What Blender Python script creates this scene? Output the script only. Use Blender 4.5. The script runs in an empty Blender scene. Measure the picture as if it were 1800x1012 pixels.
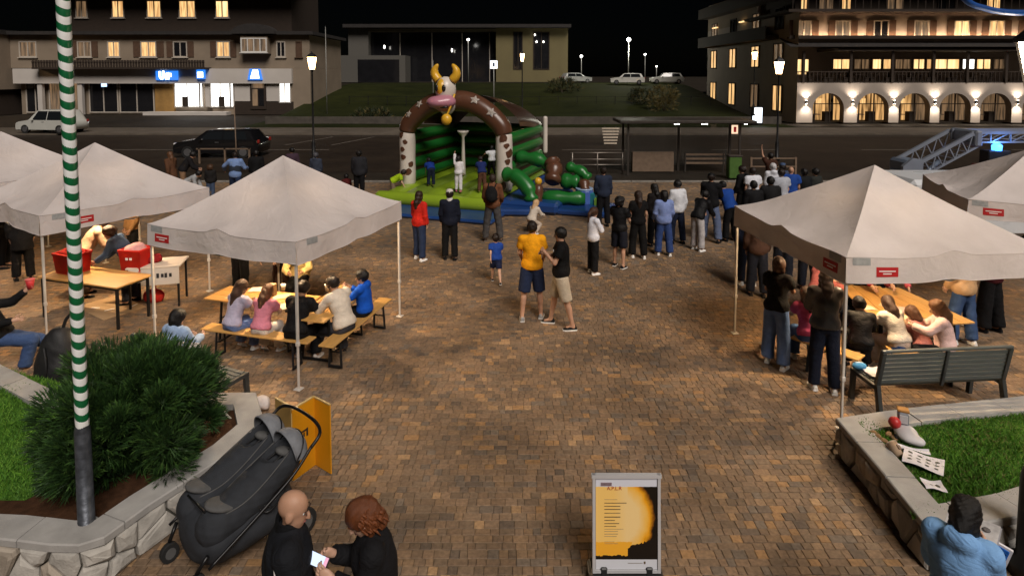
import bpy, math, random
import numpy as np
from mathutils import Vector, Matrix
R = math.radians
random.seed(7)
rng = np.random.default_rng(7)
scene = bpy.context.scene
col = scene.collection

# ---------------------------------------------------------------- camera
CAMZ, FPX, PITCH, HORIZON = 4.5, 1050.0, R(3.5), 130.0
PPY = HORIZON + FPX * math.tan(PITCH)
cd = bpy.data.cameras.new('camera')
cam = bpy.data.objects.new('camera', cd); col.objects.link(cam)
cam.location = (0, 0, CAMZ)
cam.rotation_euler = (R(90) - PITCH, 0, 0)
cd.sensor_fit = 'HORIZONTAL'; cd.sensor_width = 36; cd.lens = FPX / 1800 * 36
cd.shift_y = -(506 - PPY) / 1800
cd.clip_start = 0.1; cd.clip_end = 1500
scene.camera = cam

# ---------------------------------------------------------------- night sky, soft high light over the square, exposure
SUN_EL, SUN_AZ = R(46), R(205)          # light comes from behind the camera, a little to the right
w = bpy.data.worlds.new('World'); scene.world = w; w.use_nodes = True
wn = w.node_tree
sky = wn.nodes.new('ShaderNodeTexSky'); sky.sky_type = 'NISHITA'; sky.sun_disc = False
sky.sun_elevation = SUN_EL; sky.sun_rotation = R(180 - 25)
bg = wn.nodes['Background']; bg.inputs['Strength'].default_value = 0.00012
wn.links.new(sky.outputs[0], bg.inputs['Color'])
sl = bpy.data.lights.new('sun', 'SUN'); sl.energy = 1.75; sl.angle = R(28); sl.color = (1.0, 0.91, 0.83)
so = bpy.data.objects.new('sun', sl); col.objects.link(so)
sdir = Vector((math.sin(R(25)) * math.cos(SUN_EL), -math.cos(R(25)) * math.cos(SUN_EL), math.sin(SUN_EL)))  # towards the light
so.rotation_euler = sdir.to_track_quat('Z', 'Y').to_euler()
so.location = (6, -10, 20)
vs = scene.view_settings
vs.view_transform = 'Standard'; vs.look = 'None'; vs.gamma = 1; vs.use_curve_mapping = False
vs.exposure = 0.75
scene.render.engine = 'CYCLES'
scene.cycles.use_denoising = True
scene.cycles.use_adaptive_sampling = True
scene.cycles.max_bounces = 5; scene.cycles.diffuse_bounces = 3; scene.cycles.glossy_bounces = 2
scene.cycles.transmission_bounces = 3; scene.cycles.transparent_max_bounces = 6
scene.cycles.sample_clamp_indirect = 3.0
scene.cycles.caustics_reflective = False; scene.cycles.caustics_refractive = False

# ---------------------------------------------------------------- pixel helpers (photo pixels, 1800 x 1012)
FWD = Vector((0, math.cos(PITCH), -math.sin(PITCH))); UPV = Vector((0, math.sin(PITCH), math.cos(PITCH)))
def ray(x, y): return FWD + Vector((1, 0, 0)) * ((x - 900) / FPX) - UPV * ((y - PPY) / FPX)
def gp(x, y, z=0.0):
    d = ray(x, y); t = (z - CAMZ) / d.z
    return Vector((0, 0, CAMZ)) + d * t
def at(x, y, Y):
    d = ray(x, y); return Vector((0, 0, CAMZ)) + d * (Y / d.y)

# ---------------------------------------------------------------- materials
def srgb(r, g, b):
    f = lambda c: (c / 255 / 12.92) if c / 255 <= .04045 else ((c / 255 + .055) / 1.055) ** 2.4
    return (f(r), f(g), f(b))
MATS = {}
def mat(name, c=(.5, .5, .5), rough=.75, var=.12, scale=9.0, bump=.15, bscale=60.0, metal=0.0, spec=.4, coat=0.0, emit=None, estr=0.0, sub=0.0, stretch=None, alpha=None, trans=0.0):
    if name in MATS: return MATS[name]
    m = bpy.data.materials.new(name); m.use_nodes = True; MATS[name] = m
    nt = m.node_tree; b = nt.nodes['Principled BSDF']; L = nt.links.new
    b.inputs['Roughness'].default_value = rough; b.inputs['Metallic'].default_value = metal
    b.inputs['Specular IOR Level'].default_value = spec; b.inputs['Coat Weight'].default_value = coat
    tc = nt.nodes.new('ShaderNodeTexCoord'); mp = nt.nodes.new('ShaderNodeMapping')
    L(tc.outputs['Object'], mp.inputs['Vector'])
    if stretch: mp.inputs['Scale'].default_value = stretch
    if var > 0:
        n = nt.nodes.new('ShaderNodeTexNoise'); n.inputs['Scale'].default_value = scale; n.inputs['Detail'].default_value = 5
        L(mp.outputs[0], n.inputs['Vector'])
        r = nt.nodes.new('ShaderNodeValToRGB')
        r.color_ramp.elements[0].position = .25; r.color_ramp.elements[1].position = .75
        r.color_ramp.elements[0].color = (*[max(0, x * (1 - var)) for x in c], 1)
        r.color_ramp.elements[1].color = (*[min(1, x * (1 + var)) for x in c], 1)
        L(n.outputs['Fac'], r.inputs['Fac']); L(r.outputs['Color'], b.inputs['Base Color'])
        mr = nt.nodes.new('ShaderNodeMapRange'); mr.inputs['To Min'].default_value = max(0.03, rough - .1); mr.inputs['To Max'].default_value = min(1, rough + .1)
        L(n.outputs['Fac'], mr.inputs['Value']); L(mr.outputs[0], b.inputs['Roughness'])
    else:
        b.inputs['Base Color'].default_value = (*c, 1)
    if bump > 0:
        n2 = nt.nodes.new('ShaderNodeTexNoise'); n2.inputs['Scale'].default_value = bscale; n2.inputs['Detail'].default_value = 4
        L(mp.outputs[0], n2.inputs['Vector'])
        bp = nt.nodes.new('ShaderNodeBump'); bp.inputs['Strength'].default_value = bump; bp.inputs['Distance'].default_value = .01
        L(n2.outputs['Fac'], bp.inputs['Height']); L(bp.outputs[0], b.inputs['Normal'])
    if emit:
        b.inputs['Emission Color'].default_value = (*emit, 1); b.inputs['Emission Strength'].default_value = estr
    if sub: b.inputs['Subsurface Weight'].default_value = sub; b.inputs['Subsurface Radius'].default_value = (.02, .008, .004)
    if trans: b.inputs['Transmission Weight'].default_value = trans
    if alpha is not None: b.inputs['Alpha'].default_value = alpha
    return m
def cloth(rgb, rough=.85, var=.14):
    k = 'cloth_%d_%d_%d' % tuple(rgb)
    if k in MATS: return MATS[k]
    m = mat(k, srgb(*rgb), rough, var, 14, .25, 180, spec=.2)
    nt = m.node_tree; b = nt.nodes['Principled BSDF']; bp = b.inputs['Normal'].links[0].from_node   # wrinkles under the weave
    tc = nt.nodes.new('ShaderNodeTexCoord'); n = nt.nodes.new('ShaderNodeTexNoise'); n.inputs['Scale'].default_value = 6; n.inputs['Detail'].default_value = 2; n.inputs['Distortion'].default_value = 1.2
    mp = nt.nodes.new('ShaderNodeMapping'); mp.inputs['Scale'].default_value = (1, 1, 1.7); mp.inputs['Rotation'].default_value = (.5, .4, 0)
    nt.links.new(tc.outputs['Object'], mp.inputs[0]); nt.links.new(mp.outputs[0], n.inputs['Vector'])
    r = nt.nodes.new('ShaderNodeMath'); r.operation = 'PINGPONG'; r.inputs[1].default_value = .12; nt.links.new(n.outputs[0], r.inputs[0])
    b2 = nt.nodes.new('ShaderNodeBump'); b2.inputs['Strength'].default_value = .4; b2.inputs['Distance'].default_value = .07; nt.links.new(r.outputs[0], b2.inputs['Height']); nt.links.new(b2.outputs[0], bp.inputs['Normal'])
    return m

# ---------------------------------------------------------------- mesh building
class MB:
    def __init__(s): s.v = []; s.f = []; s.m = []; s.smooth = []
    def face(s, idx, m=0, sm=False): s.f.append(tuple(idx)); s.m.append(m); s.smooth.append(sm)
    def add(s, vs_, fs, m=0, sm=False):
        o = len(s.v); s.v.extend([tuple(p) for p in vs_])
        for f in fs: s.face([i + o for i in f], m, sm)
    def quad(s, a, b, c, d, m=0): s.add([a, b, c, d], [(0, 1, 2, 3)], m)
    def box(s, c, size, m=0, rot=None, bev=0.0):
        hx, hy, hz = size[0] / 2, size[1] / 2, size[2] / 2
        c = Vector(c)
        if bev > 0:
            b = min(bev, hx * .9, hy * .9, hz * .9)
            pts = []
            for sx in (-1, 1):
                for sy in (-1, 1):
                    for sz in (-1, 1):
                        pts += [(sx * hx, sy * (hy - b), sz * (hz - b)), (sx * (hx - b), sy * hy, sz * (hz - b)), (sx * (hx - b), sy * (hy - b), sz * hz)]
            I = lambda sx, sy, sz, k: ((sx > 0) * 4 + (sy > 0) * 2 + (sz > 0)) * 3 + k
            fs = []
            for a in (-1, 1):
                fs.append([I(a, -1, -1, 0), I(a, 1, -1, 0), I(a, 1, 1, 0), I(a, -1, 1, 0)])
                fs.append([I(-1, a, -1, 1), I(1, a, -1, 1), I(1, a, 1, 1), I(-1, a, 1, 1)])
                fs.append([I(-1, -1, a, 2), I(1, -1, a, 2), I(1, 1, a, 2), I(-1, 1, a, 2)])
                for b2 in (-1, 1):
                    fs.append([I(a, b2, -1, 0), I(a, b2, 1, 0), I(a, b2, 1, 1), I(a, b2, -1, 1)])
                    fs.append([I(a, -1, b2, 0), I(a, 1, b2, 0), I(a, 1, b2, 2), I(a, -1, b2, 2)])
                    fs.append([I(-1, a, b2, 1), I(1, a, b2, 1), I(1, a, b2, 2), I(-1, a, b2, 2)])
                    for c2 in (-1, 1): fs.append([I(a, b2, c2, 0), I(a, b2, c2, 1), I(a, b2, c2, 2)])
            out = []
            for f in fs:
                P = [Vector(pts[i]) for i in f]
                n = (P[1] - P[0]).cross(P[2] - P[0]); ctr = sum(P, Vector()) / len(P)
                out.append(f if n.dot(ctr) > 0 else f[::-1])
            fs = out
        else:
            pts = [(-hx, -hy, -hz), (hx, -hy, -hz), (hx, hy, -hz), (-hx, hy, -hz), (-hx, -hy, hz), (hx, -hy, hz), (hx, hy, hz), (-hx, hy, hz)]
            fs = [(0, 3, 2, 1), (4, 5, 6, 7), (0, 1, 5, 4), (1, 2, 6, 5), (2, 3, 7, 6), (3, 0, 4, 7)]
        if rot is not None: pts = [rot @ Vector(p) for p in pts]
        s.add([Vector(p) + c for p in pts], fs, m)
        return s
    def bar(s, a, b, wd, ht, m=0, up=(0, 0, 1)):
        a, b = Vector(a), Vector(b); d = (b - a); L = d.length; d.normalize()
        up = Vector(up); x = d.cross(up)
        if x.length < 1e-4: x = d.cross(Vector((1, 0, 0)))
        x.normalize(); u = x.cross(d)
        pts = []
        for p in (a, b):
            for sx, su in ((-1, -1), (1, -1), (1, 1), (-1, 1)): pts.append(p + x * (sx * wd / 2) + u * (su * ht / 2))
        s.add(pts, [(0, 1, 2, 3), (7, 6, 5, 4), (0, 4, 5, 1), (1, 5, 6, 2), (2, 6, 7, 3), (3, 7, 4, 0)], m)
        return s
    def tube(s, pts, r, n=8, m=0, caps=True, closed=False):
        pts = [Vector(p) for p in pts]; k = len(pts)
        rr = r if isinstance(r, (list, tuple)) else [r] * k
        prev = None; rings = []
        for i, p in enumerate(pts):
            t = (pts[(i + 1) % k] - pts[i - 1]) if closed else (pts[min(i + 1, k - 1)] - pts[max(i - 1, 0)])
            if t.length < 1e-7: t = Vector((0, 0, 1))
            t.normalize()
            if prev is None:
                x = t.cross(Vector((0, 0, 1)));
                if x.length < 1e-3: x = t.cross(Vector((1, 0, 0)))
            else:
                x = prev - t * prev.dot(t)
                if x.length < 1e-5: x = t.cross(Vector((0, 0, 1)))
            x.normalize(); y = t.cross(x); prev = x
            rings.append([p + (x * math.cos(2 * math.pi * j / n) + y * math.sin(2 * math.pi * j / n)) * rr[i] for j in range(n)])
        o = len(s.v)
        for ring in rings: s.v.extend([tuple(q) for q in ring])
        for i in range(k if closed else k - 1):
            i2 = (i + 1) % k
            for j in range(n):
                s.face((o + i * n + j, o + i * n + (j + 1) % n, o + i2 * n + (j + 1) % n, o + i2 * n + j), m, True)
        if caps and not closed:
            s.face([o + j for j in range(n)][::-1], m); s.face([o + (k - 1) * n + j for j in range(n)], m)
        return s
    def lathe(s, prof, c=(0, 0, 0), n=16, m=0, sm=True, sq=False):
        c = Vector(c); o = len(s.v); off = math.pi / 4 if sq else 0
        for (r, z) in prof:
            for j in range(n):
                a = 2 * math.pi * j / n + off; s.v.append((c.x + r * math.cos(a), c.y + r * math.sin(a), c.z + z))
        for i in range(len(prof) - 1):
            for j in range(n):
                s.face((o + i * n + j, o + i * n + (j + 1) % n, o + (i + 1) * n + (j + 1) % n, o + (i + 1) * n + j), m, sm)
        s.face([o + j for j in range(n)][::-1], m); s.face([o + (len(prof) - 1) * n + j for j in range(n)], m)
        return s
    def ball(s, c, r, nu=10, nv=7, m=0):
        c = Vector(c); rx, ry, rz = r if isinstance(r, (list, tuple)) else (r, r, r)
        o = len(s.v); s.v.append((c.x, c.y, c.z - rz))
        for i in range(1, nv):
            ph = -math.pi / 2 + math.pi * i / nv
            for j in range(nu):
                a = 2 * math.pi * j / nu; s.v.append((c.x + rx * math.cos(ph) * math.cos(a), c.y + ry * math.cos(ph) * math.sin(a), c.z + rz * math.sin(ph)))
        s.v.append((c.x, c.y, c.z + rz)); top = len(s.v) - 1
        for j in range(nu): s.face((o, o + 1 + (j + 1) % nu, o + 1 + j), m, True)
        for i in range(nv - 2):
            for j in range(nu):
                a = o + 1 + i * nu; s.face((a + j, a + (j + 1) % nu, a + nu + (j + 1) % nu, a + nu + j), m, True)
        a = o + 1 + (nv - 2) * nu
        for j in range(nu): s.face((a + j, a + (j + 1) % nu, top), m, True)
        return s
    def prism(s, poly, z0, z1, m=0, axis='z'):
        n = len(poly); P = []
        for z in (z0, z1):
            for (a, b) in poly: P.append({'z': (a, b, z), 'y': (a, z, b), 'x': (z, a, b)}[axis])
        fs = [tuple(range(n))[::-1], tuple(range(n, 2 * n))] + [(i, (i + 1) % n, n + (i + 1) % n, n + i) for i in range(n)]
        area = sum(poly[i][0] * poly[(i + 1) % n][1] - poly[(i + 1) % n][0] * poly[i][1] for i in range(n))
        flip = (area < 0) != (axis == 'y') 
        if z1 < z0: flip = not flip
        if flip: fs = [f[::-1] for f in fs]
        s.add(P, fs, m); return s
    def grid(s, fn, nu, nv, m=0, sm=True):
        o = len(s.v)
        for i in range(nu + 1):
            for j in range(nv + 1): s.v.append(tuple(fn(i / nu, j / nv)))
        for i in range(nu):
            for j in range(nv):
                a = o + i * (nv + 1) + j; s.face((a, a + nv + 1, a + nv + 2, a + 1), m, sm)
        return s
    def build(s, name, mats, parent=None, loc=None, rotz=0.0):
        me = bpy.data.meshes.new(name); me.from_pydata(s.v, [], s.f)
        mats = mats if isinstance(mats, (list, tuple)) else [mats]
        for mm in mats: me.materials.append(mm)
        if any(s.m): me.polygons.foreach_set('material_index', s.m)
        me.polygons.foreach_set('use_smooth', s.smooth)
        me.update()
        return link(name, me, parent, loc, rotz)
def link(name, me, parent=None, loc=None, rotz=0.0):
    o = bpy.data.objects.new(name, me); col.objects.link(o)
    if parent is not None: o.parent = parent
    if loc is not None: o.location = loc
    if rotz: o.rotation_euler = (0, 0, rotz)
    return o
def tag(o, label=None, cat=None, group=None, kind=None):
    if label: o['label'] = label
    if cat: o['category'] = cat
    if group: o['group'] = group
    if kind: o['kind'] = kind
    return o
def thing(name, label, cat, loc=(0, 0, 0), rz=0.0, group=None):
    o = bpy.data.objects.new(name, None); col.objects.link(o); o.location = loc; o.rotation_euler = (0, 0, rz)
    o.empty_display_size = .2
    return tag(o, label, cat, group)
def copy_tree(o, parent=None):
    c = o.copy(); col.objects.link(c)
    if parent is not None: c.parent = parent
    for ch in list(o.children): copy_tree(ch, c)
    return c
def lamp(name, kind, loc, energy, color, parent=None, size=.08, spot=None, rot=None, blend=.5):
    l = bpy.data.lights.new(name, kind); l.energy = energy; l.color = color
    if kind in ('POINT', 'SPOT'): l.shadow_soft_size = size
    if kind == 'SPOT': l.spot_size = spot; l.spot_blend = blend
    o = bpy.data.objects.new(name, l); col.objects.link(o); o.location = loc
    if rot: o.rotation_euler = rot
    if parent is not None: o.parent = parent
    return o
def smooth_curve(pts, n=6):
    P = [Vector(p) for p in pts]; out = []
    for i in range(len(P) - 1):
        p0, p1, p2, p3 = P[max(i - 1, 0)], P[i], P[i + 1], P[min(i + 2, len(P) - 1)]
        for k in range(n):
            t = k / n
            out.append(.5 * ((2 * p1) + (p2 - p0) * t + (2 * p0 - 5 * p1 + 4 * p2 - p3) * t * t + (3 * p1 - p0 - 3 * p2 + p3) * t ** 3))
    out.append(P[-1]); return out

# ---------------------------------------------------------------- implicit surfaces (for bodies, clothes, inflatables)
def surface_nets(F, org, res):
    s = F < 0
    sh = tuple(n - 1 for n in F.shape); cnt = np.zeros(sh, np.int8)
    corners = [(i, j, k) for i in (0, 1) for j in (0, 1) for k in (0, 1)]
    for (i, j, k) in corners: cnt += s[i:sh[0] + i, j:sh[1] + j, k:sh[2] + k]
    act = (cnt > 0) & (cnt < 8)
    I, J, K = np.nonzero(act); n = len(I)
    idx = -np.ones(sh, np.int32); idx[I, J, K] = np.arange(n)
    acc = np.zeros((n, 3)); num = np.zeros(n)
    for a in corners:
        for ax in range(3):
            if a[ax] == 1: continue
            b = list(a); b[ax] = 1
            f1 = F[I + a[0], J + a[1], K + a[2]]; f2 = F[I + b[0], J + b[1], K + b[2]]
            cr = (f1 < 0) != (f2 < 0); t = np.where(cr, f1 / np.where(cr, f1 - f2, 1), 0)
            p = np.empty((n, 3)); p[:] = a; p[:, ax] += t
            acc += p * cr[:, None]; num += cr
    V = (acc / num[:, None] + np.stack([I, J, K], 1)) * res + org
    quads = []
    for ax in range(3):
        o1, o2 = [(1, 2), (2, 0), (0, 1)][ax]
        sl1 = [slice(None)] * 3; sl2 = [slice(None)] * 3; sl1[ax] = slice(0, -1); sl2[ax] = slice(1, None)
        A = s[tuple(sl1)]; B = s[tuple(sl2)]; e = np.nonzero(A != B)
        e = np.stack(e, 1); ok = (e[:, o1] > 0) & (e[:, o2] > 0) & (e[:, o1] < sh[o1]) & (e[:, o2] < sh[o2]); e = e[ok]
        inside = A[e[:, 0], e[:, 1], e[:, 2]]
        def g(d1, d2):
            q = e.copy(); q[:, o1] -= d1; q[:, o2] -= d2; return idx[q[:, 0], q[:, 1], q[:, 2]]
        Q = np.stack([g(1, 1), g(0, 1), g(0, 0), g(1, 0)], 1)
        Q[~inside] = Q[~inside][:, ::-1]; quads.append(Q)
    return V, np.concatenate(quads)
def prim_bounds(p):
    if p[0] in 'cf':
        r = max(p[3], p[4]); return np.minimum(p[1], p[2]) - r, np.maximum(p[1], p[2]) + r
    if p[0] == 'e':
        ext = np.sqrt(((np.asarray(p[2]) * np.asarray(p[3])[:, None]) ** 2).sum(0)); return np.asarray(p[1]) - ext, np.asarray(p[1]) + ext
def prim_dist(p, P):
    if p[0] in 'cf':
        a = np.asarray(p[1], float); ba = np.asarray(p[2], float) - a; L2 = max(ba @ ba, 1e-9)
        q = P - a; t = (q @ ba) / L2; tc = np.clip(t, 0, 1)
        d = np.sqrt(((q - tc[..., None] * ba) ** 2).sum(-1)) - (p[3] + (p[4] - p[3]) * tc)
        if p[0] == 'f':
            q2 = q - t[..., None] * ba
            dr = np.sqrt((q2 ** 2).sum(-1)) - (p[3] + (p[4] - p[3]) * tc)
            d = np.maximum(dr, (np.abs(t - .5) - .5) * math.sqrt(L2))
        return d
    M = np.asarray(p[2]); r = np.asarray(p[3]); q = (P - np.asarray(p[1])) @ M.T
    k0 = np.sqrt(((q / r) ** 2).sum(-1)); k1 = np.sqrt(((q / r ** 2) ** 2).sum(-1)) + 1e-9
    return k0 * (k0 - 1) / k1
def implicit(prims, res, k=.03, folds=0.0, seed=0, fscale=1.0):
    """prims in order: ('c'|'f', a, b, ra, rb), ('e', c, M, radii), ('sub', prim), ('cut', point, normal)"""
    lo = np.full(3, 1e9); hi = -lo
    for p in prims:
        if p[0] in ('c', 'f', 'e'):
            a, b = prim_bounds(p); lo = np.minimum(lo, a); hi = np.maximum(hi, b)
    lo -= 3 * res; hi += 3 * res
    n = np.ceil((hi - lo) / res).astype(int) + 1
    ax = [lo[i] + res * np.arange(n[i]) for i in range(3)]
    F = np.full(n, .25)
    def sub(lo2, hi2):
        a = np.clip(np.floor((lo2 - lo) / res).astype(int), 0, n); b = np.clip(np.ceil((hi2 - lo) / res).astype(int) + 1, 0, n)
        sl = tuple(slice(a[i], b[i]) for i in range(3))
        return sl, np.stack(np.meshgrid(ax[0][sl[0]], ax[1][sl[1]], ax[2][sl[2]], indexing='ij'), -1)
    for p in prims:
        if p[0] == 'cut':
            sl, P = sub(lo, hi); d = (P - np.asarray(p[1])) @ np.asarray(p[2]); F[sl] = np.maximum(F[sl], d); continue
        q = p[1] if p[0] == 'sub' else p
        a, b = prim_bounds(q); mg = k + 3 * res
        sl, P = sub(a - mg, b + mg)
        if P.size == 0: continue
        d = prim_dist(q, P)
        if p[0] == 'sub': F[sl] = np.maximum(F[sl], -d)
        else:
            h = np.clip(.5 + .5 * (F[sl] - d) / k, 0, 1); F[sl] = F[sl] + (d - F[sl]) * h - k * h * (1 - h)
    V, Q = surface_nets(F, lo, res)
    if folds and len(V):
        rg = np.random.default_rng(seed); n_ = np.zeros(len(V))
        for o in range(4):
            kv = rg.normal(size=3) * (9 + 9 * o) * fscale * np.array([1, 1, 1.4]); w2 = V @ kv + rg.uniform(0, 6)
            kv2 = rg.normal(size=3) * 7; n_ += np.sin(w2 + 1.5 * np.sin(V @ kv2)) / (1 + .6 * o)
        N = vnormals(V, Q); V = V + N * (folds * (n_ / 2.0))[:, None]
    return V, Q
def vnormals(V, Q):
    fn = np.cross(V[Q[:, 2]] - V[Q[:, 0]], V[Q[:, 3]] - V[Q[:, 1]]); N = np.zeros_like(V)
    for i in range(4): np.add.at(N, Q[:, i], fn)
    return N / (np.linalg.norm(N, axis=1)[:, None] + 1e-12)
def mesh_from(name, V, Q, mats, extra=None, midx=None):
    """numpy quads (smooth) plus an optional MB of extra faces"""
    me = bpy.data.meshes.new(name)
    ev = extra.v if extra else []; ef = extra.f if extra else []
    nv = len(V) + len(ev)
    allv = np.concatenate([np.asarray(V, np.float32).reshape(-1, 3), np.asarray(ev, np.float32).reshape(-1, 3)])
    loops = np.concatenate([Q.reshape(-1), np.asarray([i + len(V) for f in ef for i in f], np.int32)]).astype(np.int32)
    sizes = np.concatenate([np.full(len(Q), 4), np.asarray([len(f) for f in ef], np.int32)]).astype(np.int32)
    starts = np.concatenate([[0], np.cumsum(sizes)[:-1]]).astype(np.int32)
    me.vertices.add(nv); me.vertices.foreach_set('co', allv.reshape(-1))
    me.loops.add(len(loops)); me.loops.foreach_set('vertex_index', loops)
    me.polygons.add(len(sizes)); me.polygons.foreach_set('loop_start', starts)
    try: me.polygons.foreach_set('loop_total', sizes)
    except Exception: pass
    mats = mats if isinstance(mats, (list, tuple)) else [mats]
    for mm in mats: me.materials.append(mm)
    mi = np.zeros(len(sizes), np.int32)
    if midx is not None: mi[:len(Q)] = midx
    if extra: mi[len(Q):] = extra.m
    me.polygons.foreach_set('material_index', mi)
    me.polygons.foreach_set('use_smooth', np.ones(len(sizes), bool))
    me.update(calc_edges=True); me.validate()
    return me
# ================================================================ ground, square, road
def ground_mat(name, c1, c2, scale, rough, bump=.3, bs=120):
    m = mat(name, c1, rough, 0, 1, 0); nt = m.node_tree; L = nt.links.new; b = nt.nodes['Principled BSDF']
    b.inputs['Specular IOR Level'].default_value = .12
    tc = nt.nodes.new('ShaderNodeTexCoord')
    n1 = nt.nodes.new('ShaderNodeTexNoise'); n1.inputs['Scale'].default_value = scale; n1.inputs['Detail'].default_value = 8; n1.inputs['Roughness'].default_value = .65
    n2 = nt.nodes.new('ShaderNodeTexNoise'); n2.inputs['Scale'].default_value = scale * .11; n2.inputs['Detail'].default_value = 4
    L(tc.outputs['Object'], n1.inputs['Vector']); L(tc.outputs['Object'], n2.inputs['Vector'])
    mx = nt.nodes.new('ShaderNodeMath'); mx.operation = 'MULTIPLY_ADD'; mx.inputs[1].default_value = .5; L(n1.outputs[0], mx.inputs[0])
    m3 = nt.nodes.new('ShaderNodeMath'); m3.operation = 'MULTIPLY'; m3.inputs[1].default_value = .5; L(n2.outputs[0], m3.inputs[0]); L(m3.outputs[0], mx.inputs[2])
    r = nt.nodes.new('ShaderNodeValToRGB'); r.color_ramp.elements[0].position = .38; r.color_ramp.elements[1].position = .64
    r.color_ramp.elements[0].color = (*c1, 1); r.color_ramp.elements[1].color = (*c2, 1)
    L(mx.outputs[0], r.inputs[0]); L(r.outputs[0], b.inputs['Base Color'])
    bp = nt.nodes.new('ShaderNodeBump'); bp.inputs['Strength'].default_value = bump; bp.inputs['Distance'].default_value = .01
    n3 = nt.nodes.new('ShaderNodeTexNoise'); n3.inputs['Scale'].default_value = bs; n3.inputs['Detail'].default_value = 3; L(tc.outputs['Object'], n3.inputs['Vector'])
    L(n3.outputs[0], bp.inputs['Height']); L(bp.outputs[0], b.inputs['Normal'])
    return m
M_ASPH = ground_mat('asphalt', (.016, .013, .010), (.034, .027, .020), .9, .8)
M_MORTAR = ground_mat('mortar', (.05, .04, .03), (.10, .078, .056), 6, .9)
g = MB(); g.quad((-700, -60, -.06), (700, -60, -.06), (700, 900, -.06), (-700, 900, -.06)); g.build('ground', M_ASPH)['kind'] = 'structure'
g = MB(); g.quad((-30, 1, -.014), (30, 1, -.014), (30, 24.6, -.014), (-30, 24.6, -.014)); plaza = g.build('plaza', M_MORTAR); plaza['kind'] = 'structure'
# kerb stones between the square and the road
M_KERB = mat('kerb_granite', (.2, .18, .155), .8, .25, 5, .3, 90)
kerb = MB().box((0, 24.72, -.035), (60, .02, .05), 0).build('kerb', M_KERB); kerb['kind'] = 'structure'
kb = MB().box((0, 0, 0), (.98, .16, .11), 0, bev=.012)
kme = None
for i in range(60):
    if kme is None: o = kb.build('kerb_stone', M_KERB, kerb); kme = o.data
    else: o = link('kerb_stone', kme, kerb)
    o.location = (-29.5 + i, 24.83, -.02)

# --- pavers: coursed setts in mixed lengths
PAL = [((.170, .118, .078), 24), ((.150, .108, .074), 24), ((.130, .098, .070), 18), ((.19, .130, .080), 12), ((.26, .155, .07), 5), ((.28, .185, .10), 5), ((.085, .072, .062), 6), ((.12, .105, .09), 6)]
PAL = [((c[0] * 1.27, c[1] * 1.19, c[2] * 1.10), w_) for c, w_ in PAL]; pal_c = [p[0] for p in PAL]; pal_w = [p[1] for p in PAL]
def paver_mat(name, use_obj):
    m = bpy.data.materials.new(name); m.use_nodes = True; nt = m.node_tree; L = nt.links.new; b = nt.nodes['Principled BSDF']
    if use_obj: src = nt.nodes.new('ShaderNodeObjectInfo').outputs['Color']
    else:
        a = nt.nodes.new('ShaderNodeAttribute'); a.attribute_name = 'stone_colour'; src = a.outputs['Color']
    geo = nt.nodes.new('ShaderNodeNewGeometry')
    n = nt.nodes.new('ShaderNodeTexNoise'); n.inputs['Scale'].default_value = 26; n.inputs['Detail'].default_value = 6; L(geo.outputs['Position'], n.inputs['Vector'])
    n0 = nt.nodes.new('ShaderNodeTexNoise'); n0.inputs['Scale'].default_value = .8; n0.inputs['Detail'].default_value = 5; L(geo.outputs['Position'], n0.inputs['Vector'])
    mr = nt.nodes.new('ShaderNodeMapRange'); mr.inputs['From Min'].default_value = .3; mr.inputs['From Max'].default_value = .7; mr.inputs['To Min'].default_value = .72; mr.inputs['To Max'].default_value = 1.25
    L(n.outputs['Fac'], mr.inputs['Value'])
    mr0 = nt.nodes.new('ShaderNodeMapRange'); mr0.inputs['From Min'].default_value = .35; mr0.inputs['From Max'].default_value = .65; mr0.inputs['To Min'].default_value = .72; mr0.inputs['To Max'].default_value = 1.2
    L(n0.outputs['Fac'], mr0.inputs['Value'])
    mu = nt.nodes.new('ShaderNodeMath'); mu.operation = 'MULTIPLY'; L(mr.outputs[0], mu.inputs[0]); L(mr0.outputs[0], mu.inputs[1])
    vm = nt.nodes.new('ShaderNodeVectorMath'); vm.operation = 'SCALE'; L(src, vm.inputs[0]); L(mu.outputs[0], vm.inputs['Scale'])
    L(vm.outputs[0], b.inputs['Base Color'])
    mr2 = nt.nodes.new('ShaderNodeMapRange'); mr2.inputs['To Min'].default_value = .5; mr2.inputs['To Max'].default_value = .85; L(n0.outputs['Fac'], mr2.inputs['Value']); L(mr2.outputs[0], b.inputs['Roughness'])
    n2 = nt.nodes.new('ShaderNodeTexNoise'); n2.inputs['Scale'].default_value = 70; n2.inputs['Detail'].default_value = 5; L(geo.outputs['Position'], n2.inputs['Vector'])
    bp = nt.nodes.new('ShaderNodeBump'); bp.inputs['Strength'].default_value = .35; bp.inputs['Distance'].default_value = .006; L(n2.outputs[0], bp.inputs['Height']); L(bp.outputs[0], b.inputs['Normal'])
    b.inputs['Specular IOR Level'].default_value = .3
    return m
M_PAVE_OBJ = paver_mat('paver_stone', True); M_PAVE_ALL = paver_mat('paver_stones', False)
def in_view(x, y, m=.6): return abs(x) < .875 * y + m
pav = []
ycur = 4.55; row = 0; prnd = random.Random(3)
while ycur < 15.2:
    hgt = prnd.choice((.085, .095, .105)); x = -.875 * ycur - 2.0 + prnd.random() * .1; xe = .875 * ycur + 2.0
    while x < xe:
        L_ = prnd.choice((.075, .09, .105, .105, .13, .15))
        if prnd.random() < .05: L_ = .19
        pav.append((x + L_ / 2, ycur + hgt / 2, L_, hgt)); x += L_
    ycur += hgt; row += 1
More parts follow.
